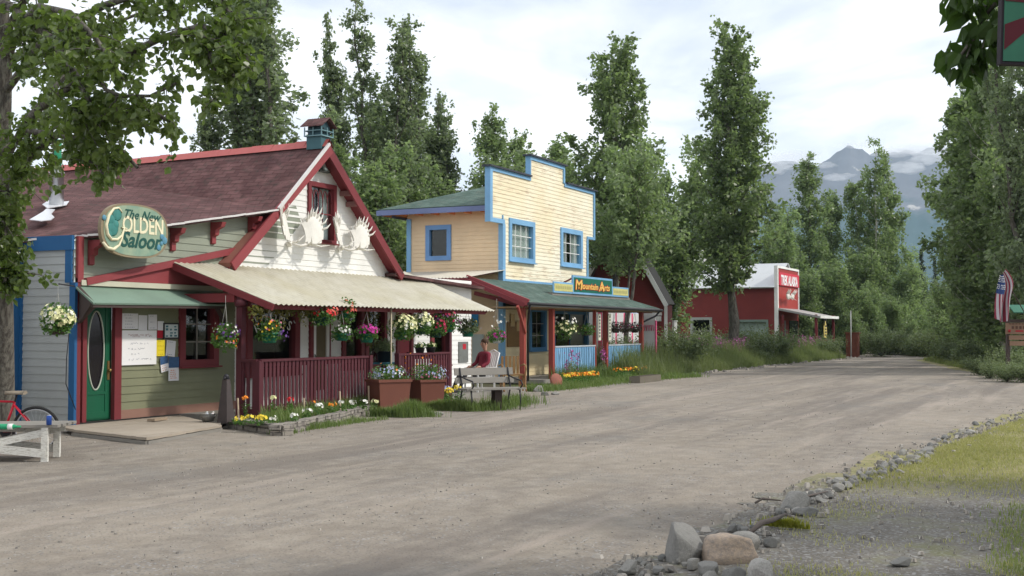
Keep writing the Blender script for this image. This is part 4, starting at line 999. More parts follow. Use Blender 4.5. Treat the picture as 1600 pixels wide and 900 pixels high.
# satellite dish behind the roof
p = at(1092, 403, X=TX + 1.5); dish = thing('satellite_dish', 'big pale satellite dish standing over the far metal roof', 'satellite dish', (p.x, p.y, 0)); s_ = 13 / F_PX * (p - EYE).dot(fwd)
m = MB(); ax = Vector((-.75, -.2, .35)).normalized(); prof = [(s_ * r, .35 * s_ * r * r) for r in (0.02, .25, .5, .75, 1.0)] + [(s_ * 1.0, .35 * s_ + .03), (s_ * .7, .25 * s_), (.02, .03)]
m.lathe((0, 0, p.z), prof, 24, ax); m.build('reflector', flat('dish_white', (.68, .68, .66), .5), dish, True)
m = MB(); m.tube([(0, 0, 0), (0, 0, p.z - .1)], .08); m.build('mast', STEEL, dish, True)
m = MB(); f_ = Vector((0, 0, p.z)) + ax * s_ * 1.0; m.ball(f_, .1)
for a_ in (0, 2.1, 4.2):
    u_ = ax.orthogonal().normalized(); w_ = ax.cross(u_); m.tube([Vector((0, 0, p.z)) + ax * .35 * s_ + (u_ * math.cos(a_) + w_ * math.sin(a_)) * s_, f_], .02, 5)
m.build('feed_horn', STEEL, dish, True)
# rusty box and white pole beyond
p = at(1342, 559, Y=12.7); rx = thing('rusty_tank', 'tall rusty metal box beside the far end of the road', 'metal box', (p.x, p.y, 0)); s_ = (p - EYE).dot(fwd) / F_PX
m = MB(); m.box(-8 * s_, 8 * s_, 0, .7, 0, 37 * s_); m.build('body', RUST, rx, True); m = MB(); m.box(-9 * s_, 9 * s_, -.06, .76, 37 * s_, 39 * s_); m.build('lid', RUST, rx, True)
p = at(1330, 559, Y=12.9); wp = thing('white_pole', 'slim white pole beside the rusty metal box', 'pole', (p.x, p.y, 0)); m = MB(); m.tube([(0, 0, 0), (0, 0, 2.7)], [.035, .03]); m.build('shaft', flat('dull_white', (.42, .43, .42), .7), wp, True); m = MB(); m.ball((0, 0, 2.72), .04); m.build('cap', MATS['dull_white'], wp, True)
# ================================================================== GROUND
def gh(x, y): return 0.0
t = MT('gravel_road'); v = t.coord('Object'); big = t.noise(v, .22, 5, .6)
tr = t.coord('Object', (.10, 1.3, 1)); track = t.noise(tr, 1.0, 4, .6)
med = t.noise(v, 3.2, 6, .65); fine = t.noise(v, 38, 5, .7)
base = t.mix(t.ramp(big, [(.35, 0.), (.65, 1.)]), (.205, .178, .146), (.28, .244, .202))
base = t.mix(t.ramp(track, [(.42, .0), (.6, .6)]), base, (.175, .156, .138))
base = t.mix(t.ramp(med, [(.42, 0.), (.68, .55)]), base, (.35, .315, .265))
vo = t.n('ShaderNodeTexVoronoi'); t.l(v, vo.inputs['Vector']); vo.inputs['Scale'].default_value = 26
vo2 = t.n('ShaderNodeTexVoronoi'); t.l(v, vo2.inputs['Vector']); vo2.inputs['Scale'].default_value = 9
hs = t.n('ShaderNodeSeparateColor'); t.l(vo.outputs['Color'], hs.inputs[0])
stone = t.ramp(hs.outputs[0], [(0., .10), (1., .42)])
dense = t.ramp(t.noise(v, 1.1, 5, .7), [(.45, .05), (.64, .75)])
mask = t.ramp(vo.outputs['Distance'], [(.25, 1.), (.42, 0.)])
base = t.mix(t.mix(1., mask, dense, 'MULTIPLY'), base, stone)
base = t.mix(.5, base, t.mix(fine, (.08, .08, .08), (.92, .92, .92)), 'SOFT_LIGHT')
tr2 = t.coord('Object', (.05, .62, 1)); rut = t.noise(tr2, 1.0, 5, .65); dmp = t.noise(v, .33, 6, .7)
base = t.mix(t.ramp(rut, [(.50, 0.), (.60, .62)]), base, (.155, .135, .118))
base = t.mix(t.ramp(dmp, [(.54, 0.), (.68, .50)]), base, (.17, .165, .155))
base = t.mix(t.ramp(t.noise(tr2, 2.3, 4, .6), [(.56, 0.), (.66, .5)]), base, (.36, .31, .265))
t.col(base); t.rough(.95); t.b.inputs['Specular IOR Level'].default_value = .15
hh_ = t.mix(.5, fine, mask); t.bump(t.mix(.4, hh_, med), .02, .9); ROAD = t.m
t = MT('forest_floor'); v = t.coord('Object'); n = t.noise(v, .5, 6, .65); f_ = t.noise(v, 14, 5, .7)
c = t.mix(t.ramp(n, [(.38, 0.), (.6, 1.)]), (.07, .085, .03), (.14, .12, .085)); t.col(t.mix(.5, c, t.mix(f_, (.1, .1, .1), (.9, .9, .9)), 'SOFT_LIGHT')); t.rough(.95); t.bump(f_, .04); FLOOR = t.m
t = MT('dark_gravel_shoulder'); v = t.coord('Object'); n = t.noise(v, .9, 6, .65); f_ = t.noise(v, 45, 5, .75)
c = t.mix(t.ramp(n, [(.38, 0.), (.62, 1.)]), (.135, .125, .11), (.20, .185, .165))
vo = t.n('ShaderNodeTexVoronoi'); t.l(v, vo.inputs['Vector']); vo.inputs['Scale'].default_value = 55; hs = t.n('ShaderNodeSeparateColor'); t.l(vo.outputs['Color'], hs.inputs[0])
c = t.mix(t.ramp(hs.outputs[1], [(.55, 0.), (.6, .7)]), c, t.ramp(hs.outputs[0], [(0., .09), (1., .34)]))
n5 = t.noise(v, .8, 5, .7)
c = t.mix(t.ramp(n5, [(.50, 0.), (.64, .75)]), c, (.15, .17, .05))
t.col(t.mix(.5, c, t.mix(f_, (.1, .1, .1), (.9, .9, .9)), 'SOFT_LIGHT')); t.rough(.95); t.bump(f_, .012); SHOULD = t.m
t = MT('lawn_soil'); v = t.coord('Object'); n = t.noise(v, .9, 6, .7); f_ = t.noise(v, 30, 5, .75)
c = t.mix(t.ramp(n, [(.36, 0.), (.62, 1.)]), (.15, .19, .04), (.26, .235, .10)); t.col(t.mix(.6, c, t.mix(f_, (.05, .05, .05), (.95, .95, .95)), 'SOFT_LIGHT')); t.rough(.95); t.bump(f_, .03); LAWN = t.m

def fgrid(name, outline_fn, x0, x1, y0, y1, step, mat, z, amp=.0, seed=0, kind='structure'):
    """relief sheet: cells whose centre satisfies outline_fn"""
    xs = np.arange(x0, x1 + step, step); ys = np.arange(y0, y1 + step, step); idx = {}; V = []; F = []
    def vid(i, j):
        if (i, j) not in idx:
            x, y = xs[i], ys[j]; idx[(i, j)] = len(V)
            V.append((x, y, z - (.035 if name == 'gravel_road' and y < edge_at(REDGE, x) + wob(x, y) + .3 else 0) + (amp * (noise.noise(Vector((x * .45 + seed, y * .9, 0))) + .5 * noise.noise(Vector((x * 1.7, y * 2.1, seed)))) if amp else 0)))
        return idx[(i, j)]
    for i in range(len(xs) - 1):
        for j in range(len(ys) - 1):
            if outline_fn(xs[i] + step / 2, ys[j] + step / 2): F.append((vid(i, j), vid(i + 1, j), vid(i + 1, j + 1), vid(i, j + 1)))
    me = bpy.data.meshes.new(name); me.from_pydata(V, [], F); me.materials.append(mat)
    for p in me.polygons: p.use_smooth = True
    return tag(link(name, me), kind=kind)
def edge_at(pts, x):
    if x <= pts[0][0]: return pts[0][1]
    for (a, b), (c, d) in zip(pts, pts[1:]):
        if x <= c: return b + (d - b) * (x - a) / (c - a)
    return pts[-1][1]
# right-hand edge of the road (line of stones), then the far verge
E_ = [at(960, 905, Z=0), at(1070, 868, Z=0), at(1160, 830, Z=0), at(1235, 782, Z=0), at(1330, 742, Z=0), at(1450, 702, Z=0), at(1560, 664, Z=0)]
REDGE = [(-10, 3.2), (6, 3.1)] + [(p.x, p.y) for p in E_] + [(30, .6), (44, .6)]
far = [at(1600, 600, Z=0), at(1520, 580, Z=0), at(1440, 563, Z=0)]
REDGE += [(p.x, p.y) for p in far if p.x > 44] + [(95, 9)]
LEDGE = [(-10, 18), (9, 17), (16, 17), (28, 16), (34, 14.6), (40, 13.5), (55, 13.45), (71, 12.8), (78, 13.4), (95, 17)]
G = 1800.
m = MB(); m.quad((-50, -1900, -.04), (3300, -1900, -.04), (3300, 2400, -.04), (-50, 2400, -.04)); tag(m.build('ground', FLOOR), kind='structure')
wob = lambda x, y: .25 * noise.noise(Vector((x * .8, y * .8, 3))) + .15 * noise.noise(Vector((x * 3, y * 3, 5)))
def in_road(x, y): return edge_at(REDGE, x) + wob(x, y) < y < edge_at(LEDGE, x) + wob(y, x)
fgrid('gravel_road', in_road, -8, 96, -2, 19, .25, ROAD, .0, .010, 1)
def lawnness(x, y): return x + .6 * min(y, 1.2) - 15.0 + 2.6 * noise.noise(Vector((x * .5, y * .8, 31)))
t = MT('verge_soil'); v = t.coord('Object'); sp = t.n('ShaderNodeSeparateXYZ'); t.l(v, sp.inputs[0])
n = t.noise(v, .5, 5, .65); n1 = t.noise(v, 1.3, 6, .7); f_ = t.noise(v, 45, 5, .75); md = t.noise(v, 6, 5, .7)
def M_(op, a, b):
    q = t.n('ShaderNodeMath', operation=op)
    for i_, z_ in enumerate((a, b)):
        if isinstance(z_, (int, float)): q.inputs[i_].default_value = z_
        else: t.l(z_, q.inputs[i_])
    return q.outputs[0]
lw_ = M_('ADD', M_('ADD', sp.outputs[0], M_('MULTIPLY', sp.outputs[1], .6)), M_('MULTIPLY', n, 7.))
mr = t.n('ShaderNodeMapRange'); t.l(lw_, mr.inputs[0]); mr.inputs[1].default_value = 17.6; mr.inputs[2].default_value = 19.6
vo = t.n('ShaderNodeTexVoronoi'); t.l(v, vo.inputs['Vector']); vo.inputs['Scale'].default_value = 48; hs = t.n('ShaderNodeSeparateColor'); t.l(vo.outputs['Color'], hs.inputs[0])
dk = t.mix(t.ramp(n1, [(.36, 0.), (.64, 1.)]), (.125, .115, .10), (.21, .195, .17))
dk = t.mix(t.ramp(hs.outputs[1], [(.6, 0.), (.66, .65)]), dk, t.ramp(hs.outputs[0], [(0., .08), (1., .36)]))
dk = t.mix(t.ramp(n1, [(.52, 0.), (.66, .55)]), dk, (.15, .16, .06))
gn = t.mix(t.ramp(md, [(.36, 0.), (.62, 1.)]), (.17, .185, .065), (.31, .275, .15)); gn = t.mix(t.ramp(n1, [(.45, 0.), (.7, .8)]), gn, (.29, .25, .17))
c = t.mix(mr.outputs[0], dk, gn)
t.col(t.mix(.55, c, t.mix(f_, (.06, .06, .06), (.94, .94, .94)), 'SOFT_LIGHT')); t.rough(.95); t.b.inputs['Specular IOR Level'].default_value = .1; t.bump(t.mix(.5, f_, md), .02); VERGE = t.m
fgrid('right_verge', lambda x, y: y < edge_at(REDGE, x) + .45 + wob(x, y), 2, 80, -16, 9, .25, VERGE, -.014, .010, 5)

# scattered pebbles on the gravel
rng = np.random.default_rng(5)
def pebbles(name, n, region, smin, smax, mat, zf=.2):
    t_ = (1 + 5 ** .5) / 2
    P = []
    while len(P) < n:
        x, y = region()
        P.append((x, y))
    P = np.array(P); s = smin + (smax - smin) * rng.random(n) ** 3
    base = np.array([(1, 0, 0), (.5, .86, 0), (-.5, .86, 0), (-1, 0, 0), (-.5, -.86, 0), (.5, -.86, 0)])
    V = []; 
    for (x, y), r in zip(P, s):
        a = rng.random() * 6.28; e_ = rng.uniform(.6, 1); h = r * rng.uniform(.35, .8); c_, s_ = math.cos(a), math.sin(a)
        rr = base * r * rng.uniform(.75, 1.1, (6, 1)); q = np.stack([rr[:, 0] * c_ - rr[:, 1] * e_ * s_, rr[:, 0] * s_ + rr[:, 1] * e_ * c_, np.zeros(6)], 1)
        lo = q + (x, y, -.01); hi = q * .62 + (x + r * .05, y, h)
        for k in range(6):
            k2 = (k + 1) % 6; V += [lo[k], lo[k2], hi[k2], hi[k]]
        V += [hi[0], hi[1], hi[2], hi[3]]; V += [hi[3], hi[4], hi[5], hi[0]]
    return tag(link(name, big_mesh(name, np.array(V), 4, mat)), 'small loose stones scattered over the gravel road', kind='stuff')
t = MT('pebble_stone'); g = t.n('ShaderNodeNewGeometry'); t.col(t.ramp(g.outputs['Random Per Island'], [(0, (.15, .14, .13)), (.5, (.25, .23, .20)), (.9, (.36, .33, .29)), (1, (.50, .47, .43))])); t.rough(.85); PEB = t.m
def reg_road():
    while True:
        d = 5 + 55 * rng.random() ** 1.6; px = rng.uniform(-50, 1650); dirx = ray(px, 515); x, y = dirx.x * d, dirx.y * d
        if in_road(x, y) and y < 15 and noise.noise(Vector((x * .35, y * .8, 7))) > rng.uniform(-.5, .25): return x, y
pebbles('loose_stones', 6500, reg_road, .005, .022, PEB)
def reg_edge():
    while True:
        x = rng.uniform(6.5, 30); y = edge_at(REDGE, x) + rng.normal() * .22
        return x, y
pebbles('edge_stones', 800, reg_edge, .012, .06, PEB)
def reg_far():
    x = rng.uniform(40, 76); return x, edge_at(LEDGE, x) + rng.normal() * .25
pebbles('verge_stones', 500, reg_far, .02, .13, PEB)
def reg_sh():
    x = rng.uniform(6, 16); return x, edge_at(REDGE, x) - abs(rng.normal()) * 1.8
pebbles('shoulder_stones', 900, reg_sh, .006, .03, PEB)
for n_ in ('edge_stones', 'verge_stones', 'shoulder_stones'): bpy.data.objects[n_]['label'] = {'edge_stones': 'loose small stones along the right road edge', 'verge_stones': 'pale stones along the weedy left verge', 'shoulder_stones': 'fine stones on the dark shoulder'}[n_]

# ------------------------------------------------------------------ rocks
t = MT('river_rock'); v = t.coord('Object'); oi = t.n('ShaderNodeObjectInfo'); n = t.noise(v, 9, 6, .65); n2 = t.noise(v, 40, 4, .7)
c = t.ramp(oi.outputs['Random'], [(0, (.15, .155, .15)), (.4, (.24, .235, .22)), (.75, (.32, .31, .285)), (1, (.46, .44, .41))])
c = t.mix(t.ramp(n, [(.35, 0.), (.65, .5)]), c, (.13, .13, .125)); c = t.mix(.4, c, t.mix(n2, (.1, .1, .1), (.9, .9, .9)), 'SOFT_LIGHT'); t.col(c); t.rough(.85); t.bump(n, .01); ROCK = t.m
t = MT('pinkish_rock'); v = t.coord('Object'); n = t.noise(v, 7, 6, .7)
t.col(t.mix(t.ramp(n, [(.38, 0.), (.62, 1.)]), (.42, .33, .25), (.27, .23, .20))); t.rough(.85); t.bump(n, .012); PINKROCK = t.m
def rock_mesh(seed, cuts=13, sub=4, boxy=0):
    import bmesh
    r = random.Random(seed); bm = bmesh.new(); bmesh.ops.create_icosphere(bm, subdivisions=sub, radius=1)
    pl = []
    for v in bm.verts if boxy else (): k = max(abs(v.co.x), abs(v.co.y), abs(v.co.z)); v.co *= 1 + boxy * (1 / k - 1)
    for _ in range(cuts):
        n = Vector((r.gauss(0, 1), r.gauss(0, 1), r.gauss(0, .8))).normalized(); pl.append((n, r.uniform(.52, .86)))
    for v in bm.verts:
        for n, d in pl:
            k = v.co.dot(n)
            if k > d: v.co -= n * (k - d) * .92
        v.co += v.co.normalized() * (.07 * noise.noise(v.co * 1.8 + Vector((seed, 0, 0))) + .025 * noise.noise(v.co * 6 + Vector((seed, 3, 0))))
        if v.co.z < -.45: v.co.z = -.45
    me = bpy.data.meshes.new('rock'); bm.to_mesh(me); bm.free()
    for p in me.polygons: p.use_smooth = True
    me.materials.append(ROCK); return me
RM = [rock_mesh(i, 13, 4, .45 if i in (1, 4) else 0) for i in range(8)]
TALLROCK = rock_mesh(40, 5, 4, .75)
def rock(px, py, wpx, hpx, label, k=0, rz=0, group=None, mat=None, dp=None, mesh=None):
    """px,py = base centre on the ground in the survey photo; wpx,hpx = size there"""
    p = at(px, py, Z=0); s_ = (p - EYE).dot(fwd) / F_PX; me = mesh or RM[k % 8]
    if mat: me = me.copy(); me.materials.clear(); me.materials.append(mat)
    o = link('rock', me); w = wpx * s_ / 2; h = hpx * s_
    o.location = (p.x, p.y, h * .2); o.scale = (w, (dp or .75) * w, h / 1.25); o.rotation_euler = (0, 0, YAW - math.pi / 2 + rz)
    return tag(o, label, 'rock', group)
rock(1071, 872, 66, 56, 'upright grey boulder, tallest of the stones at the road corner', 0, .35, None, None, .8, TALLROCK)
rock(1142, 874, 92, 42, 'broad pinkish-tan flat boulder beside the tall grey one', 1, .1, None, PINKROCK, .9)
rock(1165, 856, 60, 26, 'rounded grey stone behind the pinkish boulder', 2, -.2)
rock(1205, 852, 26, 14, 'small tan stone just right of the rounded grey stone', 3)
rock(980, 894, 38, 20, 'small two-toned stone lying apart at the lower left of the rocks', 4, .5)
rock(1030, 893, 28, 11, 'pale small stone between the apart stone and the boulder', 5)
rock(1145, 829, 20, 13, 'dark reddish-brown stone on the road side of the stick', 6)
rock(1242, 795, 62, 28, 'long grey boulder farther up the stone edge', 7, .25)
rock(1187, 906, 54, 34, 'dark grey rounded stone at the bottom edge of the picture', 2, .7)
rock(1108, 893, 46, 20, 'smooth blue-grey stone in front of the pinkish boulder', 5, .3)
rock(1148, 904, 42, 20, 'pale greenish-grey stone at the bottom, left of the dark one', 3, .1)
rock(1083, 886, 30, 15, 'pale stone at the foot of the tall boulder', 1, 1.)
rock(1110, 908, 40, 16, 'low grey stone cut by the bottom edge', 0, .4)
rock(1448, 709, 34, 12, 'dark blue-grey stone at the start of the lawn', 6, .3)
rock(1405, 882, 40, 12, 'flat pale stone alone on the dark shoulder', 4)
rock(1130, 870, 26, 22, 'brown-grey stone wedged left of the pinkish boulder', 6, .4)
rock(1260, 803, 44, 12, 'tan slab below the long grey boulder', 3, .2)
rr = random.Random(11)
for i in range(120):
    u = rr.random() ** .8; px = 1215 + u * 240; py = 800 - u * 92 + rr.gauss(0, 1) * (6 - 2 * u)
    w = rr.uniform(9, 30) * (1 - .4 * u); rock(px, py, w, w * rr.uniform(.3, .5), 'small grey stone in the line edging the gravel road', i, rr.uniform(0, 3), 'small stones edging the road')
for i in range(46):
    px = 985 + rr.random() * 240; py = 893 - (px - 985) * .27 + rr.gauss(0, 9); w = rr.uniform(6, 20)
    rock(px, py, w, w * rr.uniform(.35, .55), 'little stone packed among the big road-corner boulders', i, rr.uniform(0, 3), 'little stones among the corner boulders')
for i in range(36):
    px = 1440 + rr.random() * 110; py = 700 - (px - 1440) * .35 + rr.gauss(0, 4); w = rr.uniform(5, 17)
    rock(px, py, w, w * .35, 'flat stone where the lawn meets the road', i, rr.uniform(0, 3), 'flat stones at the lawn edge')
# dead stick and a weed among the stones
a_ = at(1170, 834, Z=.03); b_ = at(1208, 812, Z=.10); c_ = at(1228, 803, Z=.08)
st = MB(); st.tube([a_, a_.lerp(b_, .5) + Vector((0, 0, .03)), b_, c_], [.016, .024, .022, .010], 8); tag(st.build('dead_branch', flat('dead_wood', (.12, .10, .09), .9, 0, .3, 20)), 'short dark dead branch lying across the stones', 'branch')
for i, (x0_, y0_, x1_, y1_) in enumerate(((1222, 806, 1250, 815), (1245, 790, 1300, 766), (1180, 786, 1220, 782))):
    st = MB(); a_ = at(x0_, y0_, Z=.03); b_ = at(x1_, y1_, Z=.05); st.tube([a_, a_.lerp(b_, .4) + Vector((0, .03, .03)), b_], [.012, .014, .005], 6); tag(st.build('twig', MATS['dead_wood']), ['thin twig beside the weed in the stones', 'long thin twig below the long grey boulder', 'thin twig on the road just left of the long boulder'][i], 'twig')

# ================================================================== VEGETATION
LEAF_POP = leafmat('poplar_leaves', (.10, .140, .072), (.22, .275, .150), .56, .5, .36)
LEAF_POPG = leafmat('greyish_poplar_leaves', (.105, .135, .088), (.21, .25, .165), .56, .5, .4)
LEAF_NEAR = leafmat('cottonwood_leaves', (.050, .092, .022), (.145, .195, .055), .46, .5, .33)
LEAF_SHRUB = leafmat('shrub_leaves', (.085, .120, .055), (.175, .21, .115), .38)
LEAF_FLOW = leafmat('basket_leaves', (.03, .09, .02), (.10, .20, .04), .3)
NEEDLE = leafmat('spruce_needles', (.012, .026, .016), (.03, .05, .028), .1)
GRASSM = leafmat('grass_blades', (.08, .12, .035), (.20, .22, .09), .4)
GRASSY = leafmat('yellow_lawn_blades', (.14, .165, .055), (.34, .31, .15), .4)
t = MT('poplar_bark'); v = t.coord('Object', (6, 6, 1.2)); n = t.noise(v, 3, 5, .7); t.col(t.mix(t.ramp(n, [(.4, 0.), (.6, 1.)]), (.17, .16, .135), (.06, .052, .045))); t.rough(.9); t.bump(n, .03); BARK = t.m
t = MT('pale_aspen_bark'); v = t.coord('Object', (3, 3, 6)); n = t.noise(v, 2, 5, .7); t.col(t.mix(t.ramp(n, [(.56, 0.), (.66, 1.)]), (.42, .41, .36), (.10, .09, .08))); t.rough(.9); ABARK = t.m

def poplar_meshes(H, Rd, seed, nleaf, leaf, leaders=1, base=.12, spread=.5, el0=38, lmat=None, bmat=None, prof_pk=.32, cl=.42, fill=1.0, nbr=None, topw=.10, trunk_r=None, per=55):
    r = random.Random(seed); rg = np.random.default_rng(seed)
    wood = MB(); tr = trunk_r or H * .011; cents = []
    L_ = []
    for k in range(leaders):
        a = r.uniform(0, 6.28) if leaders > 1 else 0; off = Rd * spread * (0 if leaders == 1 else r.uniform(.35, .8)); hk = H * (1 if k == 0 else r.uniform(.80, .97))
        fork = H * r.uniform(.15, .35) if leaders > 1 else 0; path = []
        for i in range(9):
            z = hk * i / 8; q = max(0, (z - fork) / max(.1, hk - fork)); w = math.sqrt(q) * off
            path.append(Vector((math.cos(a) * w + r.gauss(0, .006) * H * (i > 0), math.sin(a) * w + r.gauss(0, .006) * H * (i > 0), z)))
        wood.tube(path, [tr * (1 - i / 8) ** .9 * (1 if k == 0 else .75) + .012 for i in range(9)], 7, False); L_.append((path, hk))
    nb = nbr or int(62 * fill)
    for k, (path, hk) in enumerate(L_):
        for j in range(int(nb / (1 if leaders == 1 else leaders * .62))):
            t_ = base + (0.985 - base) * (j + r.random()) / (nb / (1 if leaders == 1 else leaders * .62)); f = t_ * 8; i = min(7, int(f)); p = path[i].lerp(path[i + 1], f - i)
            if t_ < prof_pk: w = .55 + .45 * (t_ - base) / max(.01, prof_pk - base)
            else: w = topw + (1 - topw) * (1 - (t_ - prof_pk) / (1 - prof_pk)) ** .85
            if r.random() < .12: w *= 1.25
            ln = Rd * w * r.uniform(.45, 1.18) * (1 if leaders == 1 else .68); a = j * 2.4 + r.uniform(-.5, .5); el = R(el0 + 30 * t_ + r.uniform(-12, 12))
            d = Vector((math.cos(a) * math.cos(el), math.sin(a) * math.cos(el), math.sin(el))); pts = [p]
            L2 = ln / max(.35, math.cos(el)) * .9
            for s_ in range(1, 5):
                d = (d + Vector((r.gauss(0, .1), r.gauss(0, .1), .13))).normalized(); pts.append(pts[-1] + d * L2 / 4)
            wood.tube(pts, [max(.010, tr * .32 * (1 - t_)) * (1 - s_ / 5) + .006 for s_ in range(5)], 4, False)
            nc = max(3, int(L2 / (cl * .55)))
            for c in range(nc):
                s_ = .22 + .82 * (c + r.random()) / nc; s_ = min(s_, 1.0) * 4; i2 = min(3, int(s_)); q = pts[i2].lerp(pts[i2 + 1], s_ - i2)
                jit = cl * .8 * (1 - .35 * s_ / 4)
                cents.append((q.x + r.gauss(0, jit), q.y + r.gauss(0, jit), q.z + r.gauss(0, jit * .8), cl * r.uniform(.5, 1.1) * (1 - .25 * t_)))
    C = np.array(cents); n = nleaf; ci = rg.integers(0, len(C), n)
    P = C[ci, :3] + rg.normal(size=(n, 3)) * C[ci, 3:4] * np.array([.5, .5, .62])
    P[:, 2] = np.maximum(P[:, 2], .15)
    lm = big_mesh('crown', leaf_quads(rg, P, leaf, .5, .38, .25), 4, lmat or LEAF_POP)
    wm_ = wood.mesh('trunk', bmat or BARK)
    return wm_, lm
def plant_tree(name, label, meshes, x, y, s=1., rz=0., group=None, z=0., sx=1., cat='tree'):
    o = thing(name, label, cat, (x, y, z), rz, group); o.scale = (s * sx, s * sx, s)
    a = link('trunk', meshes[0], o, True); b = link('crown', meshes[1], o, True); return o
def place(px, D, ztop_py=None):
    d = ray(px, 515); k = D / d.dot(fwd); p = EYE + d * k; return p.x, p.y
def hgt_for(py, D): return CAM_H + (HORIZON - py) / F_PX * D * 1.0

A1 = poplar_meshes(20, 3.4, 1, 30000, .19, leaders=4, base=.06, spread=.85, el0=46, lmat=LEAF_POPG, prof_pk=.25, cl=.36, per=40, topw=.12, fill=1.1)
A2 = poplar_meshes(17, 2.4, 2, 19000, .18, leaders=3, base=.05, spread=.9, el0=48, prof_pk=.3, cl=.33, lmat=LEAF_POPG, topw=.12)
A3 = poplar_meshes(16, 4.3, 3, 21000, .20, leaders=1, base=.26, el0=16, prof_pk=.26, cl=.35, fill=1.35, topw=.16)
A4 = poplar_meshes(17, 4.6, 4, 25000, .20, leaders=2, base=.22, spread=.25, el0=12, prof_pk=.36, cl=.37, fill=1.4, topw=.34, trunk_r=.24)
A5 = poplar_meshes(12, 2.1, 5, 15000, .15, leaders=1, base=.06, el0=38, prof_pk=.3, cl=.34)
A6 = poplar_meshes(12, 3.0, 6, 15000, .18, leaders=3, base=.04, el0=32, spread=.9, prof_pk=.35, cl=.40)
A7 = poplar_meshes(14, 3.8, 7, 27000, .19, leaders=3, base=.05, el0=26, spread=.65, prof_pk=.3, cl=.44, bmat=ABARK)
A8 = poplar_meshes(9, 3.0, 8, 15000, .18, leaders=4, base=.02, el0=34, spread=.9, prof_pk=.3, cl=.46)
A9 = poplar_meshes(9, 4.2, 9, 11000, .18, leaders=2, base=.50, el0=14, spread=.5, prof_pk=.5, cl=.42, topw=.35)
def T(name, label, A, Hm, px, D, top_py, rz=0, group=None, sx=1.):
    x, y = place(px, D); s = hgt_for(top_py, D) / Hm; return plant_tree(name, label, A, x, y, s, rz, group, 0, sx)
T('poplar_tree', 'tall open grey-green poplar rising behind the left part of the saloon roof', A1, 20, 425, 44, -90, .3, None, 1.25)
T('poplar_tree', 'sparse grey poplar just left behind the first tall one, leaning over the ridge', A2, 17, 340, 42, 110, 1.3)
T('poplar_tree', 'twin-tipped tall poplar directly behind the birdhouse and gable', A1, 20, 598, 50, -2, 2.1, None, 1.0)
T('poplar_tree', 'slim poplar on the right shoulder of the twin-tipped one', A2, 17, 545, 52, 30, 3.1, None, .8)
T('poplar_tree', 'medium poplar behind the yellow shop roof, left of a pair of spires', A2, 17, 672, 55, 138, .5)
T('poplar_tree', 'medium poplar behind the yellow shop roof with a broad spire', A2, 17, 728, 56, 148, 1.9)
T('poplar_tree', 'small narrow poplar left of the stepped false front', A5, 12, 772, 56, 178, .2)
T('poplar_tree', 'little poplar tip just left of the false front top', A5, 12, 806, 60, 215, 2.2)
T('poplar_tree', 'tiny poplar tip right above the false front', A5, 12, 873, 64, 222, 1.2)
T('cottonwood_tree', 'tall dense cottonwood standing right behind the yellow false front', A3, 16, 962, 57, 78, .8, None, 1.02)
T('cottonwood_tree', 'tallest cottonwood with a bare grey trunk in front of the far red shop', A4, 17, 1143, 59, 58, 2.0, None, 1.02)
T('cottonwood_tree', 'lower leafy cottonwood filling the gap between the two tall ones', A6, 12, 1035, 66, 215, .4, None, 1.1)
T('cottonwood_tree', 'low bushy cottonwood over the red cabin roof', A9, 9, 975, 50.0, 262, 1.4, None, .95)
gm = 'dense trees behind the shops'
lab = 'dark green poplar in the dense belt behind the yellow shop'
for i, (px, D, ty, A, Hm) in enumerate(((560, 46, 225, A6, 12), (625, 45, 275, A8, 9), (690, 50, 245, A6, 12), (740, 53, 262, A8, 9), (520, 47, 225, A5, 12), (655, 58, 185, A5, 12), (800, 62, 250, A6, 12), (590, 56, 160, A5, 12), (850, 66, 262, A8, 9))):
    T('poplar_tree', lab, A, Hm, px, D, ty, i * 1.1, gm, 1.15)
# right of the tallest tree, towards the far end of the road
T('poplar_tree', 'slender poplar spire against the blue mountain', A5, 12, 1266, 92, 250, .3, None, 1.1)
T('poplar_tree', 'broad twin-topped poplar in the middle of the mountain view', A7, 14, 1372, 96, 236, 1.2, None, .95)
T('poplar_tree', 'pale low poplar left of the slender spire', A6, 12, 1225, 90, 350, 2.2)
T('poplar_tree', 'poplar just right of the slender spire', A5, 12, 1300, 98, 305, 2.6)
T('spruce_tree_stand_in', 'x', A5, 12, 1440, 120, 385, 0) if False else None
gf = 'trees at the far end of the road'
rr = random.Random(3)
for i, (px, D, ty, A, Hm) in enumerate(((1190, 86, 330, A6, 12), (1255, 88, 390, A8, 9), (1215, 104, 330, A5, 12), (1330, 90, 400, A8, 9), (1420, 112, 370, A6, 12), (1408, 90, 420, A8, 9), (1440, 98, 440, A8, 9), (1470, 105, 440, A6, 12), (1475, 84, 470, A8, 9), (1395, 84, 470, A8, 9), (1285, 84, 420, A8, 9), (1320, 82, 455, A8, 9), (1160, 96, 330, A5, 12), (1095, 88, 300, A6, 12), (1020, 84, 300, A6, 12), (1505, 96, 400, A6, 12), (1365, 82, 440, A6, 12), (1245, 82, 430, A8, 9), (1450, 80, 500, A8, 9), (1420, 78, 505, A8, 9), (1490, 78, 490, A8, 9), (1345, 78, 490, A8, 9))):
    T('poplar_tree', 'leafy poplar in the green mass closing the far end of the road', A, Hm, px, D, ty, i * .9, gf, 1.25)
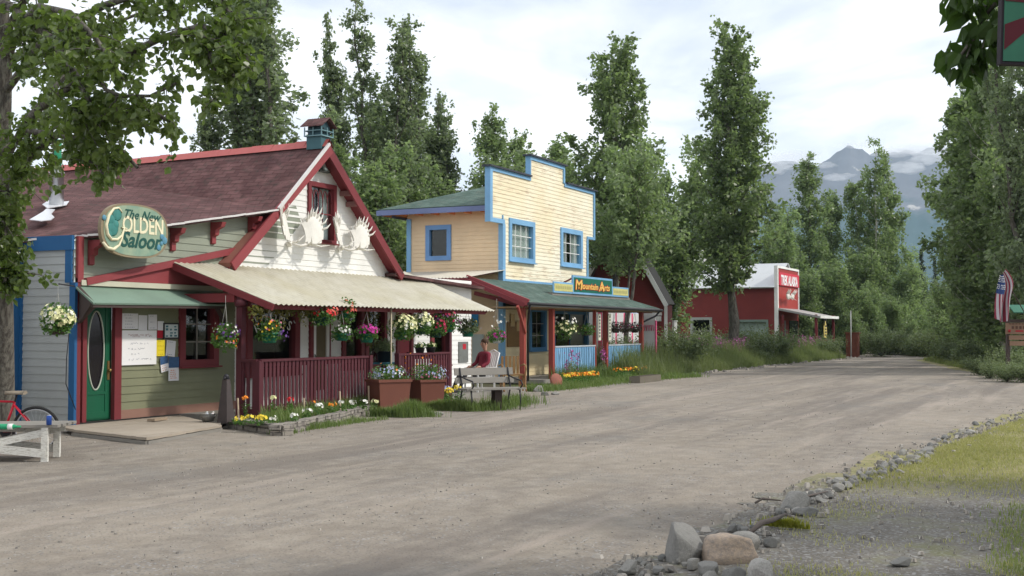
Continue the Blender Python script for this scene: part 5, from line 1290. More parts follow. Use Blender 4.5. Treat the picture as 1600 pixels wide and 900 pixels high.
# right side of the road
T('cottonwood_tree', 'big cottonwood at the right edge behind the flag', A7, 14, 1575, 50, 60, .7, None, 1.15)
T('cottonwood_tree', 'tall ragged cottonwood right of the mountain gap', A3, 16, 1535, 58, 120, 2.2, None, 1.05)
T('cottonwood_tree', 'tall thin-topped cottonwood partly cut by the right frame edge', A1, 20, 1610, 44, -60, 1.1, None, .9)
T('cottonwood_tree', 'spreading lower cottonwood beside the mountain gap', A6, 12, 1515, 62, 265, .5, None, .85)
T('aspen_tree', 'pale-barked aspen with a bare lower trunk, left one of two', A7, 14, 1526, 56, 220, 1.9, None, .95)
T('aspen_tree', 'pale-barked aspen with a bare lower trunk, right one of two', A7, 14, 1543, 55, 200, 3.9, None, .95)
T('cottonwood_tree', 'dark leafy tree overhanging the wooden kiosk', A8, 9, 1625, 47, 255, .9, None, 1.1)
gr_ = 'undergrowth trees on the right roadside'
for i, (px, D, ty, A, Hm) in enumerate(((1500, 66, 440, A8, 9), (1550, 62, 400, A8, 9), (1590, 60, 380, A6, 12), (1520, 74, 340, A6, 12), (1575, 70, 300, A6, 12), (1470, 72, 470, A8, 9), (1640, 50, 300, A6, 12))):
    T('poplar_tree', 'leafy young tree in the dark right-hand roadside thicket', A, Hm, px, D, ty, i * 1.7, gr_, 1.2)
# spruce
def spruce(H, Rd, seed):
    r = random.Random(seed); rg = np.random.default_rng(seed); w = MB(); w.tube([(0, 0, 0), (0, 0, H)], [H * .014, .01], 6, False); C = []
    z = .6
    while z < H * .99:
        k = int(4 + 5 * (1 - z / H)); ln = Rd * (1 - z / H) ** .9
        for j in range(k):
            a = r.uniform(0, 6.28); l = ln * r.uniform(.7, 1.1)
            for s_ in np.linspace(.1, 1, max(3, int(l / .12))): C.append((math.cos(a) * l * s_, math.sin(a) * l * s_, z - .35 * l * s_ + .15 * l * s_ * s_))
        z += H * .022
    C = np.array(C); n = len(C) * 9; ci = rg.integers(0, len(C), n); P = C[ci] + rg.normal(size=(n, 3)) * .07
    return w.mesh('trunk', BARK), big_mesh('crown', leaf_quads(rg, P, .14, .2, .2, .6), 4, NEEDLE)
SP1 = spruce(10, 1.5, 2)
T('spruce_tree', 'narrow dark spruce at the foot of the mountain gap', SP1, 10, 1441, 108, 388)
T('spruce_tree', 'small dark spruce right of the narrow one', SP1, 10, 1462, 118, 400, 1.)

# ---- foreground cottonwood at the left
fx_, fy_ = at(4, 690, Z=0).x, at(4, 690, Z=0).y
big = thing('cottonwood_tree', 'large near cottonwood whose leafy limbs hang over the saloon roof at the left', 'tree', (fx_, fy_, 0))
wood = MB(); base_p = Vector((0, 0, 0)); O_ = Vector((fx_, fy_, 0))
def rel(px, py, D): return at(px, py, D=D) - O_
top = rel(2, -260, 16.5); wood.tube([(0, 0, -.05), (0, 0, .6), rel(4, 500, 17.3), rel(0, 300, 17.), rel(6, 100, 16.6), rel(0, -60, 16.5), top], [.20, .165, .15, .135, .11, .08, .04], 12, False)
limbs = [
 [(4, 250, 17), (60, 170, 15.8), (150, 110, 14.8), (250, 60, 14.2), (315, 40, 13.8), (358, 60, 13.4), (365, 120, 13.3)],
 [(4, 150, 16.8), (70, 60, 15.5), (160, 10, 14.8), (270, -30, 14.4), (335, -10, 13.9), (372, 40, 13.6)],
 [(4, 300, 17), (50, 240, 16), (110, 195, 15.2), (180, 180, 14.6), (240, 175, 14.4), (265, 190, 14.3)],
 [(4, 330, 17.1), (22, 280, 16.6), (45, 205, 15.8), (120, 215, 15.2), (190, 235, 14.8), (215, 262, 14.7)],
 [(4, 60, 16.6), (60, -40, 15.8), (150, -90, 15), (240, -110, 14.8), (320, -80, 14.4), (370, -20, 14)],
 [(4, 260, 17), (40, 190, 17.6), (100, 120, 18), (170, 90, 18.4), (230, 100, 18.6)],
 [(4, 200, 17), (-60, 120, 16.5), (-160, 60, 16)],
 [(4, 120, 17), (30, 40, 16), (60, 10, 15), (110, 20, 14), (150, 60, 13.6), (190, 120, 13.4)],
 [(150, 110, 14.8), (165, 140, 14.4), (190, 150, 14.2), (235, 150, 14.0), (275, 130, 13.9)],
 [(130, 245, 15.2), (150, 255, 14.9), (160, 270, 14.8), (150, 285, 14.7)],
 [(315, 40, 13.8), (330, 90, 13.4), (345, 130, 13.3), (342, 150, 13.3)],
 [(4, 400, 17.2), (18, 392, 16.9), (30, 385, 16.8)], [(4, 440, 17.2), (25, 425, 16.8), (50, 428, 16.7)],
 [(4, 90, 17), (120, 60, 17), (220, 20, 17), (300, 10, 17)], [(4, 0, 16.6), (80, 60, 15.2), (120, 120, 14.6), (140, 160, 14.4), (120, 190, 14.4)],
 [(-60, 300, 16.8), (-20, 330, 16.5), (10, 350, 16.4)], [(4, 180, 16.8), (-40, 230, 16), (-30, 290, 15.8), (10, 300, 15.8)],
 [(2, 340, 17), (8, 350, 16.6), (14, 372, 16.5)], [(2, 470, 17.2), (10, 400, 16.8), (8, 440, 16.7)], [(2, 300, 17), (14, 320, 16.5), (5, 390, 16.4)], [(2, 360, 17), (-20, 380, 16.5), (0, 420, 16.4)]]
rg = np.random.default_rng(77); r = random.Random(77); tw = []
for li_, lb in enumerate(limbs):
    pts = [rel(*p) for p in lb]; n_ = len(pts)
    r0 = .050 if lb[0][0] == 4 and n_ > 4 else .022
    wood.tube(pts, [r0 * (1 - i / n_) ** .8 + .008 for i in range(n_)], 6, False)
    total = sum((b - a).length for a, b in zip(pts, pts[1:]))
    for j in range(int(total * (8.2 if n_ > 4 else 9.5))):
        f = (.12 + .88 * r.random()) * (n_ - 1); i = min(n_ - 2, int(f)); p = pts[i].lerp(pts[i + 1], f - i)
        d = Vector((r.gauss(0, 1), r.gauss(0, 1), r.gauss(0, .7) - .1)).normalized(); ln = r.uniform(.3, .85) * (.75 if n_ > 4 else .5)
        q = [p]
        for s_ in range(3): d = (d + Vector((0, 0, -.22)) + Vector((r.gauss(0, .2), r.gauss(0, .2), 0))).normalized(); q.append(q[-1] + d * ln / 3)
        wood.tube(q, [.010, .007, .005, .003], 4, False); tw.append(q)
P = []
for q in tw:
    k = r.randint(15, 29)
    for _ in range(k):
        f = (.15 + .9 * r.random()) * 3; f = min(f, 2.999); i = int(f); p = q[i].lerp(q[i + 1], f - i); P.append((p.x + r.gauss(0, .06), p.y + r.gauss(0, .06), p.z + r.gauss(0, .055) - .02))
P = np.array(P)
def leaf_folded(rg, P, size, droop=.5, wide=.40, upbias=.3):
    n = len(P); nn, a, b = ortho(rg, n, upbias); a[:, 2] -= droop; a /= np.linalg.norm(a, axis=1)[:, None]; b = np.cross(nn, a); b /= np.linalg.norm(b, axis=1)[:, None]; nn = np.cross(a, b)
    s = (size * rg.uniform(.65, 1.25, n))[:, None]
    A0 = P; T_ = P + a * s; M1_ = P + a * s * .32; 
    l1, l2 = P + a * s * .12 + b * s * wide * .62 + nn * s * .10, P + a * s * .48 + b * s * wide + nn * s * .12
    r1_, r2_ = P + a * s * .12 - b * s * wide * .62 + nn * s * .10, P + a * s * .48 - b * s * wide + nn * s * .12
    l3, r3_ = P + a * s * .8 + b * s * wide * .35 + nn * s * .04, P + a * s * .8 - b * s * wide * .35 + nn * s * .04
    mid = P + a * s * .6
    V = np.stack([A0, l1, l2, mid, mid, l2, l3, T_, A0, mid, r2_, r1_, mid, T_, r3_, r2_], 1)
    return V.reshape(-1, 3)
link('crown', big_mesh('crown', leaf_folded(rg, P, .105), 4, LEAF_NEAR), big, True)
wood.build('trunk', BARK, big, True)

# ---- cottonwood beside the camera (out of frame), its branch and shade reach into the picture
t2 = thing('cottonwood_tree', 'near cottonwood out of frame whose leafy branch hangs in at the top right', 'tree', (5.2, -3.9, 0))
O_ = Vector((5.2, -3.9, 0)); wood = MB(); wood.tube([(0, 0, -.05), (.1, 0, 2), (0, .1, 5), (.1, 0, 9), (0, 0, 13)], [.26, .2, .17, .11, .03], 10, False)
r = random.Random(5); rg = np.random.default_rng(5); tw = []
def rel2(px, py, D): return at(px, py, D=D) - O_
hang = [[(0, .05, 3.2), None], ]
main = [Vector((0, .05, 3.4)), Vector((.1, 1.4, 3.9)), rel2(1660, -60, 4.5), rel2(1590, -20, 4.4)]
wood.tube(main, [.06, .045, .03, .015], 6, False)
subs = [[(1590, -20), (1555, 5), (1525, 15), (1500, 5)], [(1590, -20), (1562, 20), (1545, 45), (1535, 75)], [(1555, 5), (1535, 30), (1520, 60), (1510, 90)], [(1590, -20), (1560, -15), (1520, -20), (1495, -15)], [(1520, 60), (1500, 88), (1482, 108)], [(1520, 60), (1522, 90), (1500, 118)], [(1590, -20), (1575, 30), (1560, 60)]]
PN = []
for sb in subs:
    q = [rel2(x, y, 4.35 + .12 * r.random()) for x, y in sb]; wood.tube(q, [.008, .006, .004, .003][:len(q)], 5, False)
    for _ in range(24 if len(sb) > 3 else 15):
        f = r.uniform(.35, 1.0) * (len(q) - 1); i = min(len(q) - 2, int(f)); p = q[i].lerp(q[i + 1], f - i); PN.append((p.x + r.gauss(0, .03), p.y + r.gauss(0, .03), p.z + r.gauss(0, .025)))
for j in range(90):
    t_ = .2 + .78 * j / 90; a = j * 2.4; p = Vector((0, 0, 13 * t_)); w = 3.6 * (1 - abs(t_ - .55) * 1.3); el = R(25 + 25 * t_)
    d = Vector((math.cos(a) * math.cos(el), math.sin(a) * math.cos(el), math.sin(el)))
    if p.z < 5.5 and d.y > .2: continue
    q = [p + d * w * k / 4 + Vector((0, 0, -.02 * k * k)) for k in range(5)]; wood.tube(q, [.04 * (1 - t_) + .012 - .002 * k for k in range(5)], 4, False)
    for _ in range(9):
        f = r.uniform(1, 4); i = min(3, int(f)); b0 = q[i].lerp(q[i + 1], f - i)
        for _ in range(42): tw.append((b0.x + r.gauss(0, .3), b0.y + r.gauss(0, .3), b0.z + r.gauss(0, .25)))
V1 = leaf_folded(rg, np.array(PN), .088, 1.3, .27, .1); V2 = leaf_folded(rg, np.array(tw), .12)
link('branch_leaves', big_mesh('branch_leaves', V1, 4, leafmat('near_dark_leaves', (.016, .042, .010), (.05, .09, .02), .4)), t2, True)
link('crown', big_mesh('crown', V2, 4, LEAF_NEAR), t2, True); wood.build('trunk', BARK, t2, True)
for k, (x, y, s_, A, H_) in enumerate(((13.2, -6.6, .62, A3, 16), (10.0, -6.4, .62, A4, 17), (16.6, -8.6, .6, A3, 16), (2.5, -8.5, .62, A4, 17))):
    plant_tree('cottonwood_tree', ['roadside cottonwood outside the right frame edge shading the shoulder', 'smaller cottonwood outside the frame by the shaded shoulder', 'cottonwood behind the viewpoint', 'cottonwood outside the right frame edge beyond the lawn'][k], A, x, y, s_, k * 1.3)

# ---- shrubs and weeds
def shrub_meshes(seed, w, h, nleaf, leaf, mat=None, stems=14):
    r = random.Random(seed); rg = np.random.default_rng(seed); m = MB(); C = []
    for k in range(stems):
        a = r.uniform(0, 6.28); l = r.uniform(.3, 1) * w / 2; p = [Vector((0, 0, 0)), Vector((math.cos(a) * l * .5, math.sin(a) * l * .5, h * .55 * r.uniform(.6, 1))), Vector((math.cos(a) * l, math.sin(a) * l, h * r.uniform(.55, 1)))]
        m.tube(p, [.012, .008, .004], 4, False)
        for s_ in (.35, .6, .8, .95, 1.): q = p[0].lerp(p[1], s_ * 2) if s_ < .5 else p[1].lerp(p[2], s_ * 2 - 1); C.append((q.x, q.y, q.z, .10 + .09 * w * r.random()))
    C = np.array(C); ci = rg.integers(0, len(C), nleaf); P = C[ci, :3] + rg.normal(size=(nleaf, 3)) * C[ci, 3:4] * .8; P[:, 2] = np.maximum(P[:, 2], .02)
    return m.mesh('stem', DARKWOOD), big_mesh('foliage', leaf_quads(rg, P, leaf, .6, .3), 4, mat or LEAF_SHRUB)
SH = [shrub_meshes(1, 2.6, 1.35, 5200, .09), shrub_meshes(2, 2.0, 1.1, 4000, .085), shrub_meshes(3, 1.8, .9, 3600, .08, leafmat('grey_shrub_leaves', (.06, .09, .045), (.14, .17, .09), .3)), shrub_meshes(4, 1.4, .8, 2600, .08)]
r = random.Random(8); 
def shrub(k, x, y, s, label, group=None):
    o = thing('shrub', label, 'shrub', (x, y, 0), r.uniform(0, 6), group); o.scale = (s, s, s * r.uniform(.85, 1.1)); link('stem', SH[k][0], o, True); link('foliage', SH[k][1], o, True)
sx_, sy_ = at(1072, 582, Z=0).x, at(1072, 582, Z=0).y
shrub(0, sx_ + .6, sy_ + .5, 1.1, 'large dark green shrub beside the road right of the yellow shop')
for i in range(46):
    x = r.uniform(43, 76); y = edge_at(LEDGE, x) + r.uniform(.6, 4.0) + .2
    if x > 71: continue
    shrub(r.randint(0, 3), x, y, r.uniform(.7, 1.1), 'green shrub in the weedy strip between the road and the red buildings', 'shrubs in the weedy strip')
for i in range(30):
    px = r.uniform(1310, 1520); D = r.uniform(74, 84); x, y = place(px, D); 
    if (in_road(x, y) and x < 76) or (px < 1370 and D < 81): continue
    shrub(r.randint(0, 3), x, y, r.uniform(.8, 1.3), 'low shrub at the far end of the road', 'shrubs at the far end of the road')
for i in range(26):
    x = r.uniform(42, 74); y = edge_at(REDGE, x) - r.uniform(.6, 3.5); shrub(r.randint(0, 3), x, y, r.uniform(.7, 1.3), 'dark shrub below the trees on the right roadside', 'shrubs on the right roadside')
for px, D, s_ in ((1572, 38.5, .55), (1598, 38, .6), (1545, 41, .5), (1620, 38, .6), (1585, 42, .9), (1530, 44, .6)):
    x, y = place(px, D); shrub(1, x, y, s_, 'dark low bush around the foot of the wooden kiosk', 'bushes around the kiosk')
SH5 = [shrub_meshes(20 + i, 3.4, 2.6, 7000, .13, LEAF_POP, 22) for i in range(2)]
for i in range(34):
    px = r.uniform(880, 1640); D = r.uniform(86, 130) if px < 1480 else r.uniform(58, 90); x, y = place(px, D)
    o = thing('shrub', 'tall dark thicket bush filling the ground under the far trees', 'shrub', (x, y, 0), r.uniform(0, 6), 'thicket bushes under the far trees'); s = r.uniform(.9, 1.5); o.scale = (s, s, s); k = i % 2; link('stem', SH5[k][0], o, True); link('foliage', SH5[k][1], o, True)

def blades(name, label, n, reg, h, w, mat, lean=.35, group=None):
    rg = np.random.default_rng(abs(hash(label)) % 1000 if False else len(label) * 7 + n % 97)
    P = np.array([reg() for _ in range(n)]); hgt = h * rg.uniform(.45, 1.2, n) * (P[:, 3] if P.shape[1] > 3 else 1); a = rg.uniform(0, 6.28, n); ln = rg.uniform(.1, 1, n) * lean
    b = np.stack([P[:, 0], P[:, 1], P[:, 2]], 1); dx = np.stack([np.cos(a), np.sin(a), np.zeros(n)], 1); sd = np.stack([-np.sin(a), np.cos(a), np.zeros(n)], 1) * (w / 2)
    mid = b + dx * (hgt * ln * .4)[:, None]; mid[:, 2] += hgt * .6; tip = b + dx * (hgt * ln * 1.1)[:, None]; tip[:, 2] += hgt
    V = np.stack([b - sd, b + sd, mid + sd * .7, mid - sd * .7, mid - sd * .7, mid + sd * .7, tip + sd * .08, tip - sd * .08], 1).reshape(-1, 3)
    return tag(link(name, big_mesh(name, V, 4, mat)), label, kind='stuff')
def R_(): return random_.random()
random_ = random.Random(21)
def reg_lawn():
    while True:
        d = 9 + 34 * R_() ** 1.3; px = random_.uniform(1180, 1680); q = ray(px, 515); x, y = q.x * d, q.y * d
        if lawnness(x, y) > random_.uniform(-1.6, 3.2) and y < edge_at(REDGE, x) - .1 and noise.noise(Vector((x * .7, y * .7, 2))) > random_.uniform(-.7, .2): return (x, y, 0, 1)
blades('lawn_grass', 'short yellow-green grass on the right-hand lawn', 22000, reg_lawn, .045, .009, GRASSY, .7)
def reg_sg():
    while True:
        px = random_.uniform(1150, 1640); py = random_.uniform(745, 905); p = at(px, py, Z=0)
        if p.y < edge_at(REDGE, p.x) - .25 and noise.noise(Vector((p.x * .9, p.y * 1.2, 11))) > random_.uniform(.02, .45): return (p.x, p.y, 0, 1)
blades('sparse_grass', 'thin grass tufts on the shaded dark shoulder', 2000, reg_sg, .03, .007, GRASSY, .7)
def reg_rg():
    px = 1600 + random_.gauss(0, 28); py = random_.uniform(790, 900); p = at(px, py, Z=0); return (p.x, p.y, 0, 1)
blades('weed_patch', 'dark green grass patch at the lower right frame edge', 1300, reg_rg, .05, .010, GRASSM, .6)
def reg_verge():
    x = random_.uniform(39.5, 71); y = edge_at(LEDGE, x) + .05 + abs(random_.gauss(0, 1)) * 1.9; return (x, y, 0, .35 + min(1.0, (y - edge_at(LEDGE, x)) * .7))
blades('tall_weeds', 'tall green weeds along the left verge of the road', 30000, reg_verge, .80, .022, leafmat('weed_blades', (.09, .125, .045), (.21, .24, .11), .42), .45)
def reg_verge2():
    x = random_.uniform(40, 78); y = edge_at(REDGE, x) - .05 - abs(random_.gauss(0, 1)) * 1.6; return (x, y, 0, .4 + min(1, (edge_at(REDGE, x) - y) * .5))
blades('roadside_grass', 'green grass along the right verge beyond the lawn', 9000, reg_verge2, .4, .02, GRASSM, .5)
E_ = [(x, y) for x, y in [(at(690, 645, Z=0).x, at(690, 645, Z=0).y)]]
def strip(ps, wd, hs=1.):
    def f():
        k = random_.randrange(len(ps) - 1) if len(ps) > 2 else 0; t_ = R_(); a, b = ps[k], ps[k + 1]
        x = a[0] + (b[0] - a[0]) * t_; y = a[1] + (b[1] - a[1]) * t_ + random_.gauss(0, wd); return (x, y, 0, hs * max(.3, .75 + .7 * noise.noise(Vector((x * 1.5, y * 1.5, 0)))))
    return f
g2 = lambda *a: [(at(px, py, Z=0).x, at(px, py, Z=0).y) for px, py in a]
GR2 = leafmat('lush_grass', (.06, .11, .025), (.16, .21, .07), .4)
blades('bench_grass', 'lush grass growing around the weathered bench', 5200, strip(g2((665, 641), (700, 642), (760, 640), (815, 628)), .28), .26, .014, GR2, .5)
blades('planter_grass', 'lush grass tuft at the right end of the stone flower bed', 2600, strip(g2((600, 652), (655, 650)), .22), .26, .014, GR2, .5)
blades('bed_foot_grass', 'green weeds at the foot of the stone flower bed', 1600, strip(g2((430, 680), (470, 672), (520, 665), (598, 655)), .10, .8), .16, .012, GR2, .5)
blades('shop_front_grass', 'green grass and weeds in front of the yellow shop porch', 6500, strip(g2((822, 612), (880, 607), (960, 598), (1040, 591), (1080, 588)), .28), .22, .016, GR2, .5)
blades('porch_foot_weeds', 'taller weeds against the blue porch railing', 2600, strip([(34.5, 15.05), (41.5, 15.05)], .12), .55, .016, GR2, .4)
blades('rock_weeds', 'yellowish weed tuft among the stones', 380, strip(g2((1205, 822), (1245, 826)), .08), .08, .014, leafmat('yellow_weed', (.12, .17, .02), (.32, .30, .05), .4), .7)

# fireweed blossoms
FW = flat('fireweed_pink', (.42, .13, .32), .7, 0, .3, 8)
def reg_fw(): x = random_.uniform(46, 72); y = edge_at(LEDGE, x) + random_.uniform(1.2, 3.6); return x, y
pts = []; 
for _ in range(330):
    x, y = reg_fw(); h = random_.uniform(.9, 1.35)
    for k in range(14): pts.append((x + random_.gauss(0, .03), y + random_.gauss(0, .03), h - .025 * k))
rg = np.random.default_rng(3); tag(link('fireweed', big_mesh('fireweed', leaf_quads(rg, np.array(pts), .06, .3, .5), 4, FW)), 'pinkish fireweed flowering in the strip before the red buildings', kind='stuff')

# ================================================================== MOUNTAIN, LOW CLOUD, HAZE
DM = 3000.
prof_pts = [(600, 470), (760, 430), (900, 380), (1000, 330), (1080, 300), (1150, 262), (1200, 246), (1250, 252), (1275, 254), (1290, 249), (1303, 243), (1312, 236), (1318, 229), (1334, 228), (1350, 231), (1362, 236), (1380, 235), (1400, 230), (1440, 234), (1480, 228), (1530, 262), (1600, 300), (1700, 350), (1850, 420)]
def prof(px):
    for (a, b), (c, d) in zip(prof_pts, prof_pts[1:]):
        if a <= px <= c: return b + (d - b) * (px - a) / (c - a)
    return 500
V = []; F = []; nx, ny = 220, 46
for i in range(nx + 1):
    px = 600 + 1250 * i / nx; d = ray(px, 515); zt_m = (HORIZON - prof(px)) / F_PX * DM + 4 * noise.noise(Vector((px / 9, 0, 0))) + 4 * noise.noise(Vector((px / 3.2, 5, 0)))
    for j in range(ny + 1):
        s_ = j / ny; D = DM - 1500 * (1 - s_) ; k = D / d.dot(fwd); x, y = d.x * k, d.y * k
        z = zt_m * (s_ ** 1.5) + 46 * math.sin(s_ * math.pi) * noise.noise(Vector((x / 260, y / 260, 0))) + 16 * s_ * noise.noise(Vector((x / 60, y / 60, 4))) + 7 * s_ * noise.noise(Vector((x / 22, y / 22, 9)))
        V.append((x, y, z - 2))
for i in range(nx):
    for j in range(ny): a = i * (ny + 1) + j; F.append((a, a + ny + 1, a + ny + 2, a + 1))
me = bpy.data.meshes.new('mountain'); me.from_pydata(V, [], F)
for p in me.polygons: p.use_smooth = True
t = MT('mountain_slope'); v = t.coord('Object', (.01, .01, .01)); n = t.noise(v, 1.1, 8, .62); g = t.n('ShaderNodeNewGeometry'); sp_ = t.n('ShaderNodeSeparateXYZ'); t.l(g.outputs['Position'], sp_.inputs[0])
mr = t.n('ShaderNodeMapRange'); t.l(sp_.outputs[2], mr.inputs[0]); mr.inputs[1].default_value = 180; mr.inputs[2].default_value = 400
ad = t.n('ShaderNodeMath', operation='ADD'); t.l(mr.outputs[0], ad.inputs[0]); t.l(n, ad.inputs[1])
c = t.mix(t.ramp(ad.outputs[0], [(.75, 0.), (1.15, 1.)]), (.022, .060, .058), (.115, .12, .135)); c = t.mix(t.ramp(n, [(.66, 0.), (.70, .8)]), c, (.42, .40, .37)); t.col(c); t.rough(1.); me.materials.append(t.m)
tag(link('mountain', me), kind='structure')
def vol_mat(name, dens, col):
    mt = bpy.data.materials.new(name); mt.use_nodes = True; nt = mt.node_tree; nt.nodes.clear(); o = nt.nodes.new('ShaderNodeOutputMaterial'); p = nt.nodes.new('ShaderNodeVolumePrincipled')
    p.inputs['Density'].default_value = dens; p.inputs['Color'].default_value = (*col, 1); p.inputs['Anisotropy'].default_value = .2; nt.links.new(p.outputs[0], o.inputs['Volume']); return mt
CLOUDM = vol_mat('cloud', .010, (1, 1, 1)); CLOUDM.node_tree.nodes[-1]  # low cloud wisps along the ridge, built as small volumes
import bmesh
for i, (px, py, D, w, h, dpt) in enumerate(((1440, 232, 2900, 110, 12, 60), (1340, 226, 2960, 60, 6, 40), (1238, 246, 2880, 90, 17, 60), (1205, 262, 2850, 60, 14, 50), (1308, 277, 2700, 42, 9, 30), (1420, 262, 2700, 60, 14, 40), (1452, 246, 2800, 60, 16, 50), (1395, 238, 2880, 62, 10, 50), (1500, 236, 2880, 90, 16, 60), (1290, 258, 2850, 30, 7, 30))):
    p = at(px, py, D=D); k = D / F_PX; bm = bmesh.new(); bmesh.ops.create_icosphere(bm, subdivisions=4, radius=1)
    for v in bm.verts:
        q = v.co.copy(); v.co *= 1 + .55 * noise.noise(q * 1.6 + Vector((i * 7, 0, 0))) + .3 * noise.noise(q * 4 + Vector((0, i * 5, 0)))
    me = bpy.data.meshes.new('cloud_bank'); bm.to_mesh(me); bm.free(); me.materials.append(CLOUDM); o = link('cloud_bank', me); o.location = p; o.scale = (w * k * .5, dpt, h * k * .5 * 1.2); o.rotation_euler = (0, 0, YAW - math.pi / 2 - R(12)); tag(o, 'wisp of white mist clinging to the mountain', kind='stuff')
HZ = vol_mat('haze_air', .00012, (.60, .79, 1.0))
m = MB(); m.box(-60, 3320, -1950, 2450, -6, 500); tag(m.build('haze', HZ), 'thin blue mountain haze', kind='stuff')
# ================================================================== SMALL THINGS
def lp(px, py, **k): return at(px, py, **k)
# boardwalk before the green door
bwp = [lp(114, 671, Z=.10), lp(230, 684, Z=.10), lp(346, 664, Z=.10)]
bo = thing('boardwalk', 'low weathered plank deck in front of the green door', 'deck', (15.5, 14, 0))
m = MB(); pa, pb, pc = [Vector((p.x, p.y, 0)) for p in bwp]; wl, wr = Vector((xl - .3, YW - .002, 0)), Vector((17.4, YW - .002, 0)); pc = Vector((17.4, 13.4, 0)) if pc.x > 17.4 else pc
# planks run along X: clip by polygon rows
polyd = [(pa.x, pa.y), (pb.x, pb.y), (pc.x, pc.y), (wr.x, wr.y), (wl.x, wl.y)]
def xspan(y):
    xs = []
    for i in range(5):
        (x0, y0), (x1, y1) = polyd[i], polyd[(i + 1) % 5]
        if (y0 <= y < y1) or (y1 <= y < y0): xs.append(x0 + (x1 - x0) * (y - y0) / (y1 - y0))
    return (min(xs), max(xs)) if len(xs) >= 2 else None
y = min(p[1] for p in polyd) + .02; k = 0
while y < YW - .14:
    a, b = xspan(y + .01), xspan(y + .12)
    if a and b and a[1] - a[0] > .1:
        z = .10 + random.Random(k).uniform(-.003, .003); m.hexa([(a[0], y, z - .04), (a[1], y, z - .04), (b[1], y + .128, z - .04), (b[0], y + .128, z - .04), (a[0], y, z), (a[1], y, z), (b[1], y + .128, z), (b[0], y + .128, z)])
    y += .135; k += 1
m.build('deck_boards', paint('grey_brown_planks', (.36, .31, .25), .3, (.22, .2, .17), .85), bo)
m = MB()
for a, b in ((pa, pb), (pb, pc)): m.beam(a + ZU * .025 + Vector((.03, .03, 0)), b + ZU * .025 + Vector((.03, .03, 0)), .05, .05)
m.build('edge_joist', GREYWOOD, bo)
m = MB(); q = [lp(230, 690, Z=.02), lp(262, 684, Z=.02), lp(310, 674, Z=.03), lp(352, 664, Z=.05)]; m.tube(q, .02, 6); tag(m.build('black_cable', STEEL), 'dark cable running along the outer deck edge', 'cable')
m = MB(); p = lp(246, 655, Z=.13); m.obox(p, (1, .2, 0), (-.2, 1, 0), ZU, .42, .14, .04); tag(m.build('plank_offcut', WOOD), 'short pale plank lying on the deck before the green wall', 'plank')
m = MB(); q = [lp(118, 640, Y=14.9), lp(103, 600, Y=14.98), lp(104, 560, Y=14.98), lp(108, 520, Y=15.0)]; m.tube(q, .008, 5); tag(m.build('electric_cable', STEEL), 'thin dark cord hanging down the grey wall beside the white petunias', 'cord')

# papers and boards on the olive wall
PAPER = flat('white_paper', (.74, .74, .76), .7, 0, .05); BOARD = flat('whiteboard', (.82, .82, .82), .35, 0, .03); INK = flat('faint_ink', (.22, .24, .30), .8); INKR = flat('faint_red_ink', (.40, .18, .18), .8)
def sheet(name, label, cat, x0, y0, x1, y1, mat, tilt=0, n=.022, th=.004, rows=0, ink=None, head=None, headmat=None, rag=0):
    a, b = lp(x0, y0, Y=YW - n), lp(x1, y1, Y=YW - n); c = (a + b) / 2; w, h = abs(b.x - a.x), abs(a.z - b.z); o = thing(name, label, cat, (c.x, YW - n, c.z)); o.rotation_euler = (0, R(tilt), 0)
    m = MB(); m.box(-w / 2, w / 2, -th, 0, -h / 2, h / 2); m.build('sheet', mat, o, True)
    if head: m = MB(); m.box(-w / 2, w / 2, -th - .003, -th, h / 2 - h * head, h / 2); m.build('printed_top', headmat, o, True)
    if rows:
        r = random.Random(int(x0)); m = MB(); top = h / 2 - (h * (head or 0)) - h * .12; bot = -h / 2 + h * .1
        for i in range(rows):
            z = top - (top - bot) * i / max(1, rows - 1); x = -w * .38 + w * .1 * r.random(); xe = w * (.38 - .3 * r.random())
            while x < xe: l = r.uniform(.02, .07) * max(.5, w); m.box(x, min(xe, x + l), -th - .0028, -th - .0006, z, z + min(.02, h * .03)); x += l + .02
        m.build('writing', ink or INK, o, True)
    return o
nx = lambda v: 180 + v / 6.922; ny = lambda v: 470 + v / 6.922
wb = sheet('whiteboard', 'large white menu board with faint handwriting beside the green door', 'whiteboard', nx(68), ny(320), nx(438), ny(685), BOARD, 0, .03, .015, 0)
c = Vector(wb.location); w_ = lp(nx(438), 500, Y=YW).x - lp(nx(68), 500, Y=YW).x; h_ = lp(200, ny(320), Y=YW).z - lp(200, ny(685), Y=YW).z
r = random.Random(4)
m = MB()
def scribble(m, x0, x1, z, h, y):
    x = x0; pts = []
    while x < x1:
        pts.append((x, y, z + r.uniform(-h, h))); x += r.uniform(.008, .018)
        if r.random() < .14 and len(pts) > 2: m.tube(pts, .0028, 4); pts = []; x += .03
    if len(pts) > 2: m.tube(pts, .0028, 4)
for i, (a_, b_) in enumerate(((-.22, .26), (-.28, .20), (-.20, .0), (-.26, .36))): scribble(m, a_ * w_ * 1.2, b_ * w_, h_ * (.12 - .155 * i), .018, -.0165)
m.build('handwriting', INK, wb, True)
m = MB(); scribble(m, -.33 * w_, .38 * w_, h_ * .36, .03, -.0165); m.build('heading', INKR, wb, True)
sheet('notice_paper', 'leftmost white paper above the menu board', 'paper', nx(75), ny(135), nx(245), ny(305), PAPER, 0, .03, .003, 5)
sheet('notice_paper', 'middle white paper with grey photo above the menu board', 'paper', nx(252), ny(155), nx(345), ny(318), PAPER, 1, .032, .003, 0, None, .0)
sheet('notice_paper', 'right white paper above the menu board', 'paper', nx(358), ny(148), nx(450), ny(312), PAPER, -1, .03, .003, 3)
